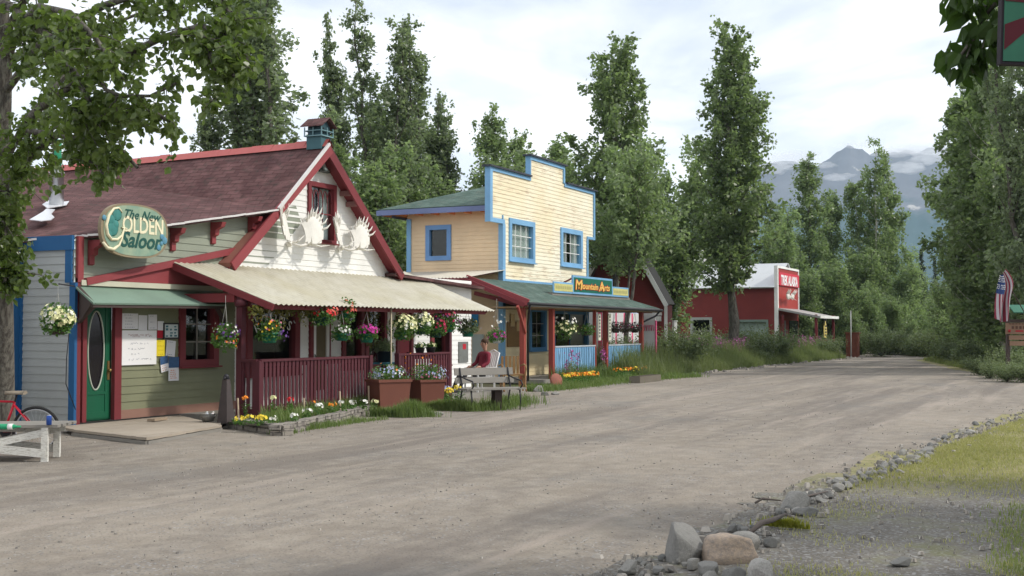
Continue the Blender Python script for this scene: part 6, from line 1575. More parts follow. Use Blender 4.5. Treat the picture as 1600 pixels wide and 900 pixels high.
sheet('notice_paper', 'small white and red slip left of the framed poster', 'paper', nx(456), ny(220), nx(522), ny(403), flat('red_print', (.45, .015, .03), .6), 1, .03, .003, 0, None, .54, PAPER)
fp = sheet('framed_poster', 'black-framed poster with blue-green pictures by the window', 'poster', nx(515), ny(238), nx(680), ny(412), flat('black_frame', (.02, .02, .022), .4), 0, .03, .02)
m = MB(); w2_ = (nx(680) - nx(515)); sx_ = (lp(nx(680), 500, Y=YW).x - lp(nx(515), 500, Y=YW).x) / 2; sz_ = (lp(200, ny(238), Y=YW).z - lp(200, ny(412), Y=YW).z) / 2
m.box(-sx_ * .84, sx_ * .84, -.024, -.020, -sz_ * .84, sz_ * .84); m.build('print', flat('pale_print', (.55, .62, .62), .3), fp, True)
m = MB(); r = random.Random(9)
for i in range(3):
    for j in range(4):
        if r.random() < .75: m = MB(); x = -sx_ * .75 + i * sx_ * .55; z = -sz_ * .75 + j * sz_ * .4; m.box(x, x + sx_ * r.uniform(.2, .42), -.0265, -.0245, z, z + sz_ * r.uniform(.15, .32)); m.build('picture_block', flat('blue_green_print', (.05, .16, .20), .4, 0, .5, 20), fp, True)
sheet('notice_paper', 'bright yellow paper below the red and white slip', 'paper', nx(447), ny(425), nx(535), ny(597), flat('yellow_paper', (.75, .60, .03), .7), 0, .03, .003, 4, flat('brown_ink', (.4, .28, .02), .8))
sheet('notice_paper', 'white paper pinned right of the yellow one, narrowing downward', 'paper', nx(552), ny(430), nx(648), ny(600), PAPER, 6, .03, .003, 2)
BP = flat('blue_print', (.04, .10, .22), .5, 0, .6, 30)
sheet('flyer', 'tilted flyer with a dark blue top, left of a pair', 'flyer', nx(490), ny(600), nx(572), ny(765), PAPER, -10, .034, .003, 3, flat('orange_ink', (.6, .2, .06), .8), .5, BP)
sheet('flyer', 'straight flyer with a dark blue top, right and lowest of a pair', 'flyer', nx(577), ny(610), nx(686), ny(862), PAPER, 0, .038, .003, 5, MATS['orange_ink'], .45, BP)
# poster on the white wall beyond the porch
a, b = lp(717, 534, Y=YW - .03), lp(727, 566, Y=YW - .03); o = thing('wall_poster', 'grey poster with a small red spot on the far white wall', 'poster', (a.x, YW, b.z)); m = MB(); m.box(a.x, b.x + .15, YW - .04, YW - .015, b.z, a.z); m.build('print', flat('grey_print', (.16, .17, .16), .6, 0, .4, 8), o); m = MB(); m.box(a.x + .2, a.x + .38, YW - .043, YW - .0405, a.z - .2, a.z - .06); m.build('red_spot', flat('red_print', (.45, .03, .03), .6), o)

# ------------------------------------------------------------------ flowers
def petal_quads(rg, P, size): return leaf_quads(rg, P, size, .55, .52)
BL = {}
def bloom_mat(n, c, v=.25):
    k = 'petals_' + n
    if k not in MATS:
        t = MT(k); g = t.n('ShaderNodeNewGeometry'); t.col(t.mix(g.outputs['Random Per Island'], tuple(x * (1 - v) for x in c), tuple(min(.95, x * (1 + v)) for x in c))); t.rough(.6); MATS[k] = t.m
    return MATS[k]
COLS = {'white': (.78, .78, .70), 'cream': (.78, .76, .42), 'red': (.62, .025, .03), 'orange': (.80, .25, .02), 'yellow': (.75, .58, .05), 'magenta': (.52, .03, .30), 'purple': (.16, .06, .30), 'dark_purple': (.10, .012, .08), 'pink': (.68, .22, .32), 'crimson': (.40, .01, .07), 'pale_blue': (.36, .42, .62), 'salmon': (.70, .14, .10)}
def foliage(rg, n, c, r, droop=0):
    P = rg.normal(size=(n, 3)) * .45; P /= np.maximum(1, np.linalg.norm(P, axis=1) / 1.0)[:, None]; P = P * np.array(r) + np.array(c)
    return P
def blossoms(parent, rg, spec, c, r, size, local=True):
    for col, n, off in spec:
        d = rg.normal(size=(n, 3)); d[:, 2] = np.abs(d[:, 2]) * .9 - .25; d[:, 1] -= .35; d /= np.linalg.norm(d, axis=1)[:, None]
        P = d * np.array(r) * rg.uniform(.8, 1.08, n)[:, None] + np.array(c) + np.array(off)
        # each blossom: a small cluster of petals facing outward
        V = []
        for p, q in zip(P, d):
            u = np.cross(q, [0.1, .2, 1]); u /= np.linalg.norm(u); w = np.cross(q, u); s = size * rg.uniform(.75, 1.2)
            for k in range(5):
                a = 2 * math.pi * k / 5 + q[0]; e0 = math.cos(a) * u + math.sin(a) * w; e1 = math.cos(a + .55) * u + math.sin(a + .55) * w; e2 = math.cos(a - .55) * u + math.sin(a - .55) * w
                V += [p, p + (e2 * .8 + q * .25) * s, p + (e0 * 1.05 + q * .32) * s, p + (e1 * .8 + q * .25) * s]
        tag(link('blossom_' + col if False else 'blossom', big_mesh('blossom', np.array(V), 4, bloom_mat(col, COLS[col])), parent, True), kind='stuff')['label'] = col.replace('_', ' ') + ' blossoms'
def basket(label, px, py, Y, spec, fw=.30, fh=.22, potw=.15, poth=.17, pot=None, size=.03, hang=None, leafn=420, trail=0., seed=None, pot_vis=True, lm=None, group='hanging flower baskets along the porches'):
    """px, py: middle of the pot's rim"""
    p = lp(px, py, Y=Y); rg = np.random.default_rng(seed or int(px)); o = thing('hanging_basket', label, 'flower basket', p, 0, group)
    m = MB(); m.lathe((0, 0, -poth), [(potw * .72, 0), (potw * .78, .02), (potw, poth - .02), (potw * 1.08, poth - .02), (potw * 1.08, poth + .012), (potw * .94, poth + .012), (potw * .9, poth - .03), (.01, poth - .03)], 18); m.build('pot', pot or POT, o, True)
    top = (hang if hang is not None else 2.2) - p.z; m = MB()
    if top > .05:
        for a in (0, 2.1, 4.2): m.tube([(potw * math.cos(a), potw * math.sin(a), 0), (0, 0, top * .8), (0, 0, top)], .004, 4)
        m.build('hanger', flat('pale_wire', (.45, .45, .42), .6), o, True)
    P = foliage(rg, leafn, (0, 0, fh * .35), (fw, fw, fh))
    if trail: n2 = leafn // 3; a = rg.uniform(0, 6.28, n2); P = np.concatenate([P, np.stack([np.cos(a) * potw * 1.2, np.sin(a) * potw * 1.2, -rg.uniform(0, trail, n2)], 1) + rg.normal(size=(n2, 3)) * .03])
    link('foliage', big_mesh('foliage', leaf_quads(rg, P, .055, .4, .34), 4, lm or LEAF_FLOW), o, True)
    blossoms(o, rg, spec, (0, 0, fh * .35), (fw * .95, fw * .95, fh * .95), size); return o
YB_ = 13.30
basket('big ball of cream white petunias hanging on the blue corner board', 90, 508, 14.55, [('cream', 75, (0, 0, 0)), ('white', 25, (0, 0, 0))], .27, .26, .13, .15, DARKWOOD, .042, 2.35, 700, .1)
m = MB(); p = lp(90, 508, Y=14.55); m.beam((p.x, p.y - .02, 2.36), (xg, YW - .02, 2.36), .02, .02); tag(m.build('basket_bracket', STEEL), 'iron arm holding the cream petunia basket on the corner board', 'bracket')
basket('mixed purple, white and orange basket in a white pot by the wide porch post', 352, 535, 13.85, [('white', 16, (0, 0, .12)), ('purple', 26, (.04, 0, .05)), ('orange', 9, (0, 0, -.12)), ('pink', 14, (.08, 0, -.06)), ('red', 6, (.1, 0, -.1))], .24, .26, .11, .08, PLASTIC, .022, 2.25, 620, .05)
basket('green pot with orange and yellow blooms and trailing blue flowers before the lettered window', 421, 521, YB_, [('orange', 12, (-.08, 0, .05)), ('yellow', 8, (-.1, 0, 0)), ('pink', 10, (.05, 0, .05)), ('purple', 26, (.22, 0, -.12))], .22, .20, .15, .17, POT, .024, 2.12, 420, .12)
basket('dark green pot of red geraniums tucked under the awning edge', 503, 497, YB_, [('red', 20, (0, 0, .02)), ('salmon', 26, (.1, 0, .05))], .30, .16, .14, .14, flat('dark_green_plastic', (.012, .05, .045), .4), .03, 2.12, 420, .12)
basket('trailing coral red fuchsia just right of the geranium pot', 540, 490, YB_, [('salmon', 46, (0, 0, -.02))], .22, .24, .10, .08, POT, .028, 2.12, 380, .18)
basket('green pot of white blossoms with some deep violet ones', 534, 522, YB_ - .05, [('white', 40, (0, 0, 0)), ('purple', 10, (0, 0, -.05))], .20, .14, .14, .13, POT, .028, 2.12, 340, .08)
basket('green pot heaped with magenta petunias', 573, 523, YB_, [('magenta', 52, (0, 0, .02)), ('crimson', 8, (0, 0, 0))], .25, .14, .15, .16, POT, .034, 2.12, 420, .05)
basket('left of two large cream petunia baskets over the porch gap', 628, 520, YB_, [('cream', 85, (0, 0, .05)), ('white', 14, (0, 0, 0))], .34, .28, .12, .14, POT, .042, 2.12, 700, .1)
basket('right of two large cream petunia baskets, hanging higher', 657, 512, YB_, [('cream', 60, (0, 0, .05)), ('white', 16, (.02, 0, 0))], .30, .24, .13, .15, flat('dark_green_plastic', (.012, .05, .045), .4), .040, 2.12, 600, .1)
basket('basket of dark crimson and purple petunias left of the far porch post', 681, 515, YB_, [('crimson', 34, (0, 0, -.02)), ('dark_purple', 26, (.1, 0, .12))], .30, .26, .16, .18, MATS['dark_green_plastic'], .036, 2.12, 620, .12)
basket('dark purple petunias trailing right beside the far porch post', 700, 508, YB_ - .05, [('dark_purple', 44, (.1, 0, 0)), ('crimson', 16, (-.05, 0, .05))], .28, .24, .14, .16, POT, .034, 2.12, 480, .1)
basket('green pot of grey-green foliage with hardly a bloom at the awning tip', 731, 514, 13.6, [('yellow', 5, (.05, 0, .1)), ('pale_blue', 8, (.15, 0, -.05))], .27, .20, .16, .19, POT, .022, 2.2, 620, .05, None, True, leafmat('grey_basket_leaves', (.07, .11, .05), (.15, .19, .10), .3))
basket('pale pot of magenta and white petunias right of the awning tip', 776, 528, 14.9, [('magenta', 38, (0, 0, -.02)), ('white', 10, (.12, 0, .34))], .28, .22, .14, .15, flat('pale_pot', (.42, .44, .44), .5), .034, 2.5, 520, .05)
basket('sprawling cream petunias hanging in the yellow shop porch', 882, 522, 15.35, [('cream', 46, (0, 0, 0)), ('white', 18, (-.05, 0, .25))], .50, .32, .14, .12, DARKWOOD, .046, 2.4, 620, .1)
basket('green ferny basket right of the cream petunias in the yellow shop porch', 917, 518, 15.4, [('yellow', 2, (0, 0, 0))], .30, .20, .14, .14, DARKWOOD, .02, 2.4, 420, .1)
for i, (px, lb) in enumerate(((962, 'leftmost of three dark leafy baskets in the right porch bay'), (977, 'middle of three dark leafy baskets in the right porch bay'), (992, 'rightmost of three dark leafy baskets in the right porch bay'))):
    basket(lb, px, 514, 15.45, [('dark_purple', 16, (0, 0, 0)), ('crimson', 6, (0, 0, .05))], .34, .20, .15, .14, DARKWOOD, .03, 2.4, 420, .08, None, True, leafmat('bronze_leaves', (.035, .04, .03), (.09, .075, .06), .25))
# vine along the awning edge
rg = np.random.default_rng(4); n = 900; u = rg.random(n); a_, b_ = lp(385, 474, Y=13.5), lp(500, 484, Y=13.3); P = np.stack([a_.x + (b_.x - a_.x) * u, 13.4 + rg.normal(size=n) * .06, 2.08 - np.abs(rg.normal(size=n)) * .10 * (1 + np.sin(u * 17) * .5)], 1)
vine = thing('climbing_vine', 'leafy vine hanging along the left end of the awning edge', 'vine', (a_.x, 13.4, 2)); link('foliage', big_mesh('foliage', leaf_quads(rg, P, .06, .3, .34), 4, leafmat('vine_leaves', (.07, .09, .02), (.19, .17, .05), .4)), vine); m = MB(); m.tube([(a_.x, 13.4, 2.1), ((a_.x + b_.x) / 2, 13.4, 2.03), (b_.x, 13.4, 2.1)], .008, 5); m.build('stem', DARKWOOD, vine)
# trellis vine by the dark window
n = 500; u = rg.random(n); pz_ = lp(583, 490, Y=14.6); P = np.stack([pz_.x + rg.normal(size=n) * .12, 14.6 + rg.normal(size=n) * .08, 1.25 + u * .9], 1); vine = thing('potted_climber', 'tall thin climber growing up between the porch windows', 'plant', (pz_.x, 14.6, .12)); link('foliage', big_mesh('foliage', leaf_quads(rg, P, .06, .3, .3), 4, MATS['vine_leaves']), vine); m = MB(); m.tube([(pz_.x, 14.6, .12), (pz_.x, 14.6, 2.1)], .012, 5); m.build('stem', DARKWOOD, vine)

def pot_plant(name, label, cat, p, potr, poth, mat, spec, fw, fh, leafn=300, size=.025, lm=None, box=None, leaf=.05):
    rg = np.random.default_rng(int(abs(p[0]) * 100) % 9999); o = thing(name, label, cat, p); m = MB()
    if box:
        a, b = box; k = .86; m.hexa([(-a * k, -b * k, 0), (a * k, -b * k, 0), (a * k, b * k, 0), (-a * k, b * k, 0), (-a, -b, poth), (a, -b, poth), (a, b, poth), (-a, b, poth)]); m.box(-a - .02, a + .02, -b - .02, b + .02, poth - .05, poth - .001); 
    else: m.lathe((0, 0, 0), [(potr * .78, 0), (potr, poth - .02), (potr * 1.06, poth - .02), (potr * 1.06, poth), (.01, poth - .005)], 18)
    m.build('pot', mat, o, True); P = foliage(rg, leafn, (0, 0, poth + fh * .35), (fw, fw if not box else box[1], fh)); P[:, 2] = np.maximum(P[:, 2], poth)
    link('foliage', big_mesh('foliage', leaf_quads(rg, P, leaf, .4, .3), 4, lm or LEAF_FLOW), o, True); blossoms(o, rg, spec, (0, 0, poth + fh * .35), (fw * .95, (fw if not box else box[1]) * .95, fh * .9), size); return o
TERR = flat('brown_planter', (.17, .062, .042), .6, 0, .2, 3)
p = lp(607, 627, Y=12.72); pot_plant('flower_planter', 'left brown box planter with pale blue flowers', 'planter', (p.x, p.y, .02), 0, .42 + p.z, TERR, [('pale_blue', 90, (0, 0, 0)), ('white', 14, (0, 0, .05)), ('orange', 6, (.05, 0, .08))], .44, .22, 700, .022, None, (.35, .30)).rotation_euler = (0, 0, R(-32))
p = lp(667, 622, Y=12.9); pot_plant('flower_planter', 'right brown box planter with taller orange flowers and mauve trailing ones', 'planter', (p.x, p.y, .02), 0, .38 + p.z, TERR, [('orange', 12, (-.22, 0, .32)), ('pale_blue', 60, (.12, 0, 0)), ('pink', 30, (0, 0, -.05))], .42, .26, 900, .022, None, (.30, .28)).rotation_euler = (0, 0, R(-32))
p = lp(600, 566, Y=13.9); pot_plant('potted_plant', 'black pot of spiky green leaves standing on the porch table', 'potted plant', (p.x, p.y, p.z), .17, .24, flat('black_pot', (.02, .02, .025), .5), [('yellow', 1, (0, 0, 0))], .22, .20, 420, .01, LEAF_POPG, None, .09)
o = thing('porch_table', 'small dark porch table with a teal edge under the black pot', 'table', (p.x, p.y, .12)); m = MB(); m.box(-.3, .3, -.25, .25, p.z - .16, p.z - .12); m.build('tabletop', paint('teal_edge', (.04, .16, .22), .1), o, True)
for sx in (-.25, .25):
    for sy in (-.2, .2): m = MB(); m.box(sx - .02, sx + .02, sy - .02, sy + .02, 0, p.z - .16); m.build('leg', DARKWOOD, o, True)
for px, lb in ((656, 'dark pot of tiny cream flowers on the far railing, left'), (673, 'dark pot of tiny cream flowers on the far railing, right')):
    p = lp(px, 561, Y=13.36); pot_plant('potted_plant', lb, 'potted plant', (p.x, p.y, RZ + .022), .11, .12, MATS['black_pot'], [('cream', 20, (0, 0, 0))], .14, .09, 160, .018)
m = MB(); p = lp(611, 575, Y=13.2); m.tube([(p.x, p.y, 0), (p.x, p.y, 2.1)], .016, 6); tag(m.build('bamboo_pole', paint('bamboo', (.55, .48, .34), .1)), 'thin pale pole standing in front of the porch gap', 'pole')
# ------------------------------------------------------------------ stone flower bed
P0, P1, P2 = lp(343, 667, Z=0), lp(440, 681, Z=0), lp(602, 641, Z=0)
bed = thing('stone_flower_bed', 'low curved bed edged with stacked stones before the maroon railing', 'flower bed', (P1.x, P1.y, 0))
t = MT('stacked_stone'); v = t.coord('UV'); b = t.n('ShaderNodeTexBrick'); t.l(v, b.inputs['Vector']); b.inputs['Scale'].default_value = 1; b.inputs['Brick Width'].default_value = .21; b.inputs['Row Height'].default_value = .07; b.inputs['Mortar Size'].default_value = .008; b.inputs['Color1'].default_value = (.30, .27, .23, 1); b.inputs['Color2'].default_value = (.16, .145, .13, 1); b.inputs['Mortar'].default_value = (.06, .055, .05, 1)
n = t.noise(t.coord('Object'), 7, 5, .7); t.col(t.mix(t.ramp(n, [(.4, 0.), (.65, .8)]), b.outputs['Color'], (.36, .33, .29))); t.rough(.9); t.bump(n, .02); STST = t.m
m = MB(); r = random.Random(2); path = [P0, P1, P1.lerp(P2, .5) + Vector((.03, -.06, 0)), P2]
for a, b_ in zip(path, path[1:]):
    L_ = (b_ - a).length; u = (b_ - a).normalized(); nn = Vector((-u.y, u.x, 0)); x = 0
    for row, (z0, z1) in enumerate(((-.02, .085), (.088, .165))):
        x = -.05 * row
        while x < L_:
            l = r.uniform(.16, .34); e_ = min(L_ + .02, x + l - .012); c = a + u * (x + e_) / 2 + nn * (.09 + r.uniform(-.015, .015) + .02 * row)
            if e_ - x > .04: m.obox(c + ZU * ((z0 + z1) / 2 + r.uniform(-.006, .006)), u + nn * r.uniform(-.08, .08), nn, ZU + u * r.uniform(-.04, .04), e_ - x, .18, z1 - z0 - .006)
            x += l
m.build('stone_edging', STST, bed)
inn = lambda p: p + Vector((.02, .22, 0))
m = MB(); m.poly([inn(P0) + ZU * .12, inn(P1) + ZU * .12, inn(path[2]) + ZU * .12, inn(P2) + ZU * .10, Vector((rxe + .1, 13.30, .12)), Vector((17.42, 13.30, .12)), Vector((16.6, 13.2, .12))]); m.build('soil', flat('dark_soil', (.06, .05, .035), .95, 0, .4, 12, .02), bed)
def bedpt(u, v):
    a = P0.lerp(P1, 0) if False else None
    f = path[1].lerp(path[3], u); bck = Vector((17.4 + (rxe - 17.4) * u, 13.28, 0)); return f.lerp(bck, v) + Vector((0, .25 * (1 - v), .12))
def reg_bed(): q = bedpt(R_(), R_() ** .7); return (q.x, q.y, q.z, .5 + R_())
blades('bed_greens', 'fine green leaves filling the stone flower bed', 1900, reg_bed, .17, .016, LEAF_FLOW if False else GR2, .6)
def small_flower(label, px, py, col, h, n=6, sz=.03, w=.07, Y=None, z0=.12, cat='flower', leafn=60, grp=None):
    q = lp(px, py, Y=Y) if Y else lp(px, py, Z=z0); z0 = 0 if Y is None and z0 == 0 else z0; o = thing('flower_plant', label, cat, (q.x, q.y, z0), 0, grp); rg = np.random.default_rng(int(px * 3 + py)); P = rg.normal(size=(leafn, 3)) * np.array([w * .6, w * .6, h * .22]) + np.array([0, 0, h * .45]); P[:, 2] = np.clip(P[:, 2], .01, h)
    link('foliage', big_mesh('foliage', leaf_quads(rg, P, .05, .3, .25), 4, LEAF_FLOW), o, True); blossoms(o, rg, [(col, n, (0, 0, 0))], (0, 0, h), (w, w, w * .5), sz); return o
for px, py, c, h, n, w, lb in ((383, 655, 'orange', .36, 5, .04, 'tall orange marigold at the left corner of the stone bed'), (372, 664, 'yellow', .10, 8, .08, 'yellow flowers at the far left of the stone bed'), (390, 664, 'yellow', .11, 9, .09, 'yellow flowers left of centre in the bed corner'), (408, 665, 'yellow', .12, 10, .09, 'pale yellow flower clump at the bed corner'), (425, 664, 'white', .10, 6, .07, 'small white flowers right of the yellow clump'), (427, 652, 'cream', .34, 8, .05, 'tall cream spike flower in the stone bed'), (453, 655, 'red', .34, 6, .05, 'deep red dahlia standing over the stone bed'), (459, 662, 'white', .13, 6, .07, 'white flowers right under the red dahlia'), (481, 655, 'white', .14, 7, .08, 'white flower clump by the middle stake'), (498, 652, 'white', .20, 8, .08, 'taller white flowers in the bed middle'), (488, 648, 'orange', .22, 4, .05, 'small orange flower behind the middle stake'), (520, 648, 'orange', .18, 5, .07, 'orange-red flowers right of the bed middle'), (534, 646, 'white', .20, 7, .07, 'white flowers at the right stake'), (550, 642, 'white', .16, 7, .08, 'white clump between the right stake and the bed end'), (567, 640, 'white', .15, 7, .08, 'white clump near the right end of the bed'), (585, 637, 'cream', .12, 8, .08, 'cream clump at the right end of the bed')):
    small_flower(lb, px, py, c, h, n, .032, w)
for px, py, h, lb in ((373, 655, .36, 'pale wooden stake at the left corner of the flower bed'), (476, 648, .30, 'leaning pale stake in the middle of the flower bed'), (532, 643, .38, 'pale stake right of the bed middle'), (577, 636, .42, 'greenish stake at the right end of the flower bed')):
    q = lp(px, py, Z=.12); m = MB(); m.beam((q.x, q.y, .08), (q.x - .03, q.y, .12 + h), .022, .022); tag(m.build('wooden_stake', paint('pale_stake', (.62, .50, .36), .1)), lb, 'stake')
# obelisk, bowl, can
q = lp(353, 660, Z=.10); o = thing('garden_obelisk', 'dark tapered four-sided garden obelisk with a ball finial by the porch post', 'ornament', (q.x, q.y, .10))
m = MB(); m.hexa([(-.105, -.105, 0), (.105, -.105, 0), (.105, .105, 0), (-.105, .105, 0), (-.045, -.045, .72), (.045, -.045, .72), (.045, .045, .72), (-.045, .045, .72)]); m.build('shaft', flat('dark_bronze_paint', (.065, .052, .05), .6, .1, .3), o, True); m = MB(); m.ball((0, 0, .76), .05); m.ball((-.04, 0, .74), .03); m.ball((.045, 0, .735), .03); m.build('finial', STEEL, o, True)
q = lp(325, 659, Z=.10); o = thing('metal_bowl', 'dented grey bowl holding bottles on the deck edge', 'bowl', (q.x, q.y, .10)); m = MB(); m.lathe((0, 0, 0), [(.06, 0), (.10, .02), (.125, .08), (.13, .13), (.118, .13), (.11, .08), (.01, .05)], 20); m.build('body', flat('pewter', (.22, .21, .19), .5, .5), o, True); m = MB(); m.tube([(.13 * math.cos(a), .13 * math.sin(a), .13) for a in [k * 6.283 / 20 for k in range(21)]], .008, 5, False); m.build('rim', flat('pewter', (.22, .21, .19), .5), o, True)
for k, (dx, dy, c, lb) in enumerate(((-.05, -.02, (.7, .7, .7), 'white-capped bottle at the left of the grey bowl'), (0, .03, (.55, .6, .66), 'pale bottle in the middle of the grey bowl'), (.05, -.03, (.72, .66, .64), 'pinkish white bottle in the front of the grey bowl'), (.085, .02, (.25, .5, .6), 'light blue bottle at the right of the grey bowl'))):
    b = thing('bottle', lb, 'bottle', (q.x + dx, q.y + dy, .155)); b.rotation_euler = (.5 * (k - 1.5) * .5, .3, 0); mt = flat('bottle_tone_' + 'abcd'[k], c, .3); m = MB(); m.lathe((0, 0, 0), [(.025, 0), (.03, .01), (.03, .07), (.012, .10)], 12); m.build('body', mt, b, True); m = MB(); m.lathe((0, 0, .10), [(.014, 0), (.014, .02), (.004, .022)], 10); m.build('cap', PLASTIC, b, True)
q = lp(344, 660, Z=.10); b = thing('spray_can', 'small metal can with a red cap beside the bowl', 'can', (q.x, q.y, .10)); m = MB(); m.lathe((0, 0, 0), [(.033, 0), (.035, .01), (.035, .12), (.02, .135)], 14); m.build('body', METALR, b, True); m = MB(); m.lathe((0, 0, .13), [(.028, 0), (.028, .03), (.02, .035)], 14); m.build('cap', flat('red_cap', (.5, .02, .02), .4), b, True)
# ------------------------------------------------------------------ bench
ba, bb = lp(724, 613, Z=.44), lp(812, 603, Z=.44); bu = (bb - ba); bl = bu.length; bu.normalize(); bn = Vector((-bu.y, bu.x, 0))
ba = lp(730, 609, Z=.44); bu = Vector((math.cos(R(-36)), math.sin(R(-36)), 0)); bl = 1.36
bench = thing('park_bench', 'weathered grey slatted bench in the grass beside the road', 'bench', (ba.x, ba.y, 0)); bench.rotation_euler = (0, 0, math.atan2(bu.y, bu.x)); bl = 1.62 if bl < 1.3 else bl
m = MB()
for k in range(3): m.box(0, bl, .0 + k * .15, .14 + k * .15, .42, .455)
m.build('seat', GREYWOOD, bench, True)
m = MB(); m.obox((bl / 2, .56, .60), XU, (0, .2, 1), (0, -1, .2), bl, .12, .03); m.obox((bl / 2, .60, .78), XU, (0, .2, 1), (0, -1, .2), bl, .15, .03); m.build('backrest', GREYWOOD, bench, True)
for x in (.12, bl - .12):
    m = MB(); m.tube([(x, .05, 0), (x, .02, .2), (x, .06, .42), (x, .46, .42), (x, .60, .86)], .018, 6); m.tube([(x, .48, .42), (x, .56, .2), (x, .52, 0)], .018, 6); m.tube([(x, .58, .70), (x, .30, .64), (x, .0, .60), (x, -.06, .52), (x, .06, .42)], .016, 6); m.build('leg', STEEL, bench, True)
m = MB(); m.obox((bl * .6, .28, .2), XU, YU, ZU, .16, .18, .42); m.build('centre_support', DARKWOOD, bench, True)
# ------------------------------------------------------------------ white chair and seated person
def bodyskin(name, joints, bones, mat, parent, sub=2):
    me = bpy.data.meshes.new(name); me.from_pydata([j[0] for j in joints], bones, []); o = bpy.data.objects.new(name, me); COL.objects.link(o); o.parent = parent
    sk_ = o.modifiers.new('skin', 'SKIN'); lay = me.skin_vertices[0] if me.skin_vertices else None
    if lay is None: bpy.context.view_layer.objects.active = o; me.attributes; 
    for v, j in zip(me.skin_vertices[0].data, joints): v.radius = (j[1], j[1] if len(j) < 3 else j[2])
    me.skin_vertices[0].data[0].use_root = True
    sb = o.modifiers.new('sub', 'SUBSURF'); sb.levels = sub; sb.render_levels = sub
    dg = bpy.context.evaluated_depsgraph_get(); bpy.context.view_layer.update(); m2 = bpy.data.meshes.new_from_object(o.evaluated_get(dg)); o.modifiers.clear(); o.data = m2; m2.materials.clear(); m2.materials.append(mat)
    for p_ in m2.polygons: p_.use_smooth = True
    return o
pp = lp(749, 598, D=30.0); pr = thing('person', 'person in a maroon jacket and dark trousers reclining in the white chair, looking left', 'person', (pp.x, pp.y, .12)); ang = math.atan2(.45, -.85); pr.rotation_euler = (0, 0, ang)
SKIN = flat('skin', (.46, .26, .18), .55, 0, .05); JACK = flat('maroon_jacket', (.20, .022, .04), .8, 0, .2, 12); TROU = flat('dark_trousers', (.03, .03, .036), .85, 0, .2, 12)
J = [((0, 0, .47), .125, .105), ((-.06, 0, .62), .12, .10), ((-.13, 0, .80), .145, .105), ((-.17, 0, .93), .13, .09), ((-.175, 0, 1.0), .055), ((-.165, 0, 1.06), .052), ((-.15, .19, .92), .065), ((-.08, .25, .70), .05), ((.10, .20, .62), .038), ((.18, .14, .60), .032), ((-.15, -.19, .92), .065), ((-.08, -.25, .70), .05), ((.10, -.20, .62), .038), ((.18, -.12, .60), .032)]
bodyskin('jacket', J[:4] + J[6:9] + J[10:13], [(0, 1), (1, 2), (2, 3), (3, 4), (4, 5), (5, 6), (3, 7), (7, 8), (8, 9)], JACK, pr)
L1 = [((0, 0, .46), .12, .11), ((.02, .10, .46), .09), ((.24, .12, .50), .08), ((.46, .12, .50), .062), ((.58, .12, .28), .055), ((.68, .12, .07), .042), ((.02, -.10, .46), .09), ((.24, -.12, .50), .08), ((.46, -.11, .50), .062), ((.60, -.10, .29), .055), ((.72, -.10, .07), .042)]
bodyskin('trousers', L1, [(0, 1), (1, 2), (2, 3), (3, 4), (4, 5), (0, 6), (6, 7), (7, 8), (8, 9), (9, 10)], TROU, pr)
for yy, xx in ((.12, .70), (-.10, .74)): bodyskin('shoe', [((xx - .04, yy, .05), .042), ((xx + .08, yy, .035), .042, .032), ((xx + .19, yy, .03), .034, .024)], [(0, 1), (1, 2)], flat('black_shoe', (.02, .02, .02), .5), pr, 1)
hd = [((-.175, 0, .99), .05), ((-.165, 0, 1.06), .052), ((-.145, 0, 1.13), .075, .085), ((-.14, 0, 1.21), .082, .092), ((-.155, 0, 1.27), .06, .065)]
bodyskin('body', hd, [(0, 1), (1, 2), (2, 3), (3, 4)], SKIN, pr)
m = MB(); m.tube([(-.06, 0, 1.19), (-.035, 0, 1.165), (-.05, 0, 1.15)], [.012, .017, .012], 6); m.ball((-.15, .085, 1.18), .022, 8, 6, (.8, .5, 1.2)); m.ball((-.15, -.085, 1.18), .022, 8, 6, (.8, .5, 1.2)); m.build('nose', SKIN, pr, True)
m = MB()
for yy in (.032, -.032): m.ball((-.066, yy, 1.20), .011, 8, 6)
m.build('eye', DARK, pr, True); m = MB(); m.box(-.068, -.06, -.022, .022, 1.118, 1.124); m.build('mouth', flat('lips', (.30, .10, .09), .5), pr, True)
m = MB(); m.ball((-.165, 0, 1.235), .098, 14, 9, (1, 1, .92)); m.build('hair', flat('brown_hair', (.07, .04, .025), .8), pr, True)
for sg in (1, -1):
    m = MB(); a = Vector((.12, sg * .195, .615)); m.tube([a - Vector((.04, 0, 0)), a + Vector((.0, 0, 0)), a + Vector((.05, -.01 * sg, -.005)), a + Vector((.085, -.015 * sg, -.01))], [.026, .027, .036, .034], 8)
    for k in range(4): f0 = a + Vector((.08, -.015 * sg + (k - 1.5) * .018, -.01)); m.tube([f0, f0 + Vector((.035, 0, -.008)), f0 + Vector((.058 - .006 * abs(k - 1.5), 0, -.028))], [.0095, .009, .007], 6)
    f0 = a + Vector((.03, -.035 * sg, 0)); m.tube([f0, f0 + Vector((.03, -.02 * sg, -.005)), f0 + Vector((.055, -.022 * sg, -.015))], [.011, .010, .008], 6); m.build('hand', SKIN, pr, True)
ch = thing('garden_chair', 'white plastic armchair under the person in maroon', 'chair', (pp.x, pp.y, .12)); ch.rotation_euler = (0, 0, ang)
m = MB(); m.box(-.22, .24, -.26, .26, .34, .37); m.build('seat', PLASTIC, ch, True)
m = MB()
for k in range(7): y = -.22 + k * .073; m.beam((-.24, y, .36), (-.42, y * .95, .98), .02, .045, (0, 1, 0))
m.tube([(-.24, -.27, .37), (-.43, -.25, .95), (-.45, 0, 1.02), (-.43, .25, .95), (-.24, .27, .37)], .02, 6); m.build('backrest', PLASTIC, ch, True)
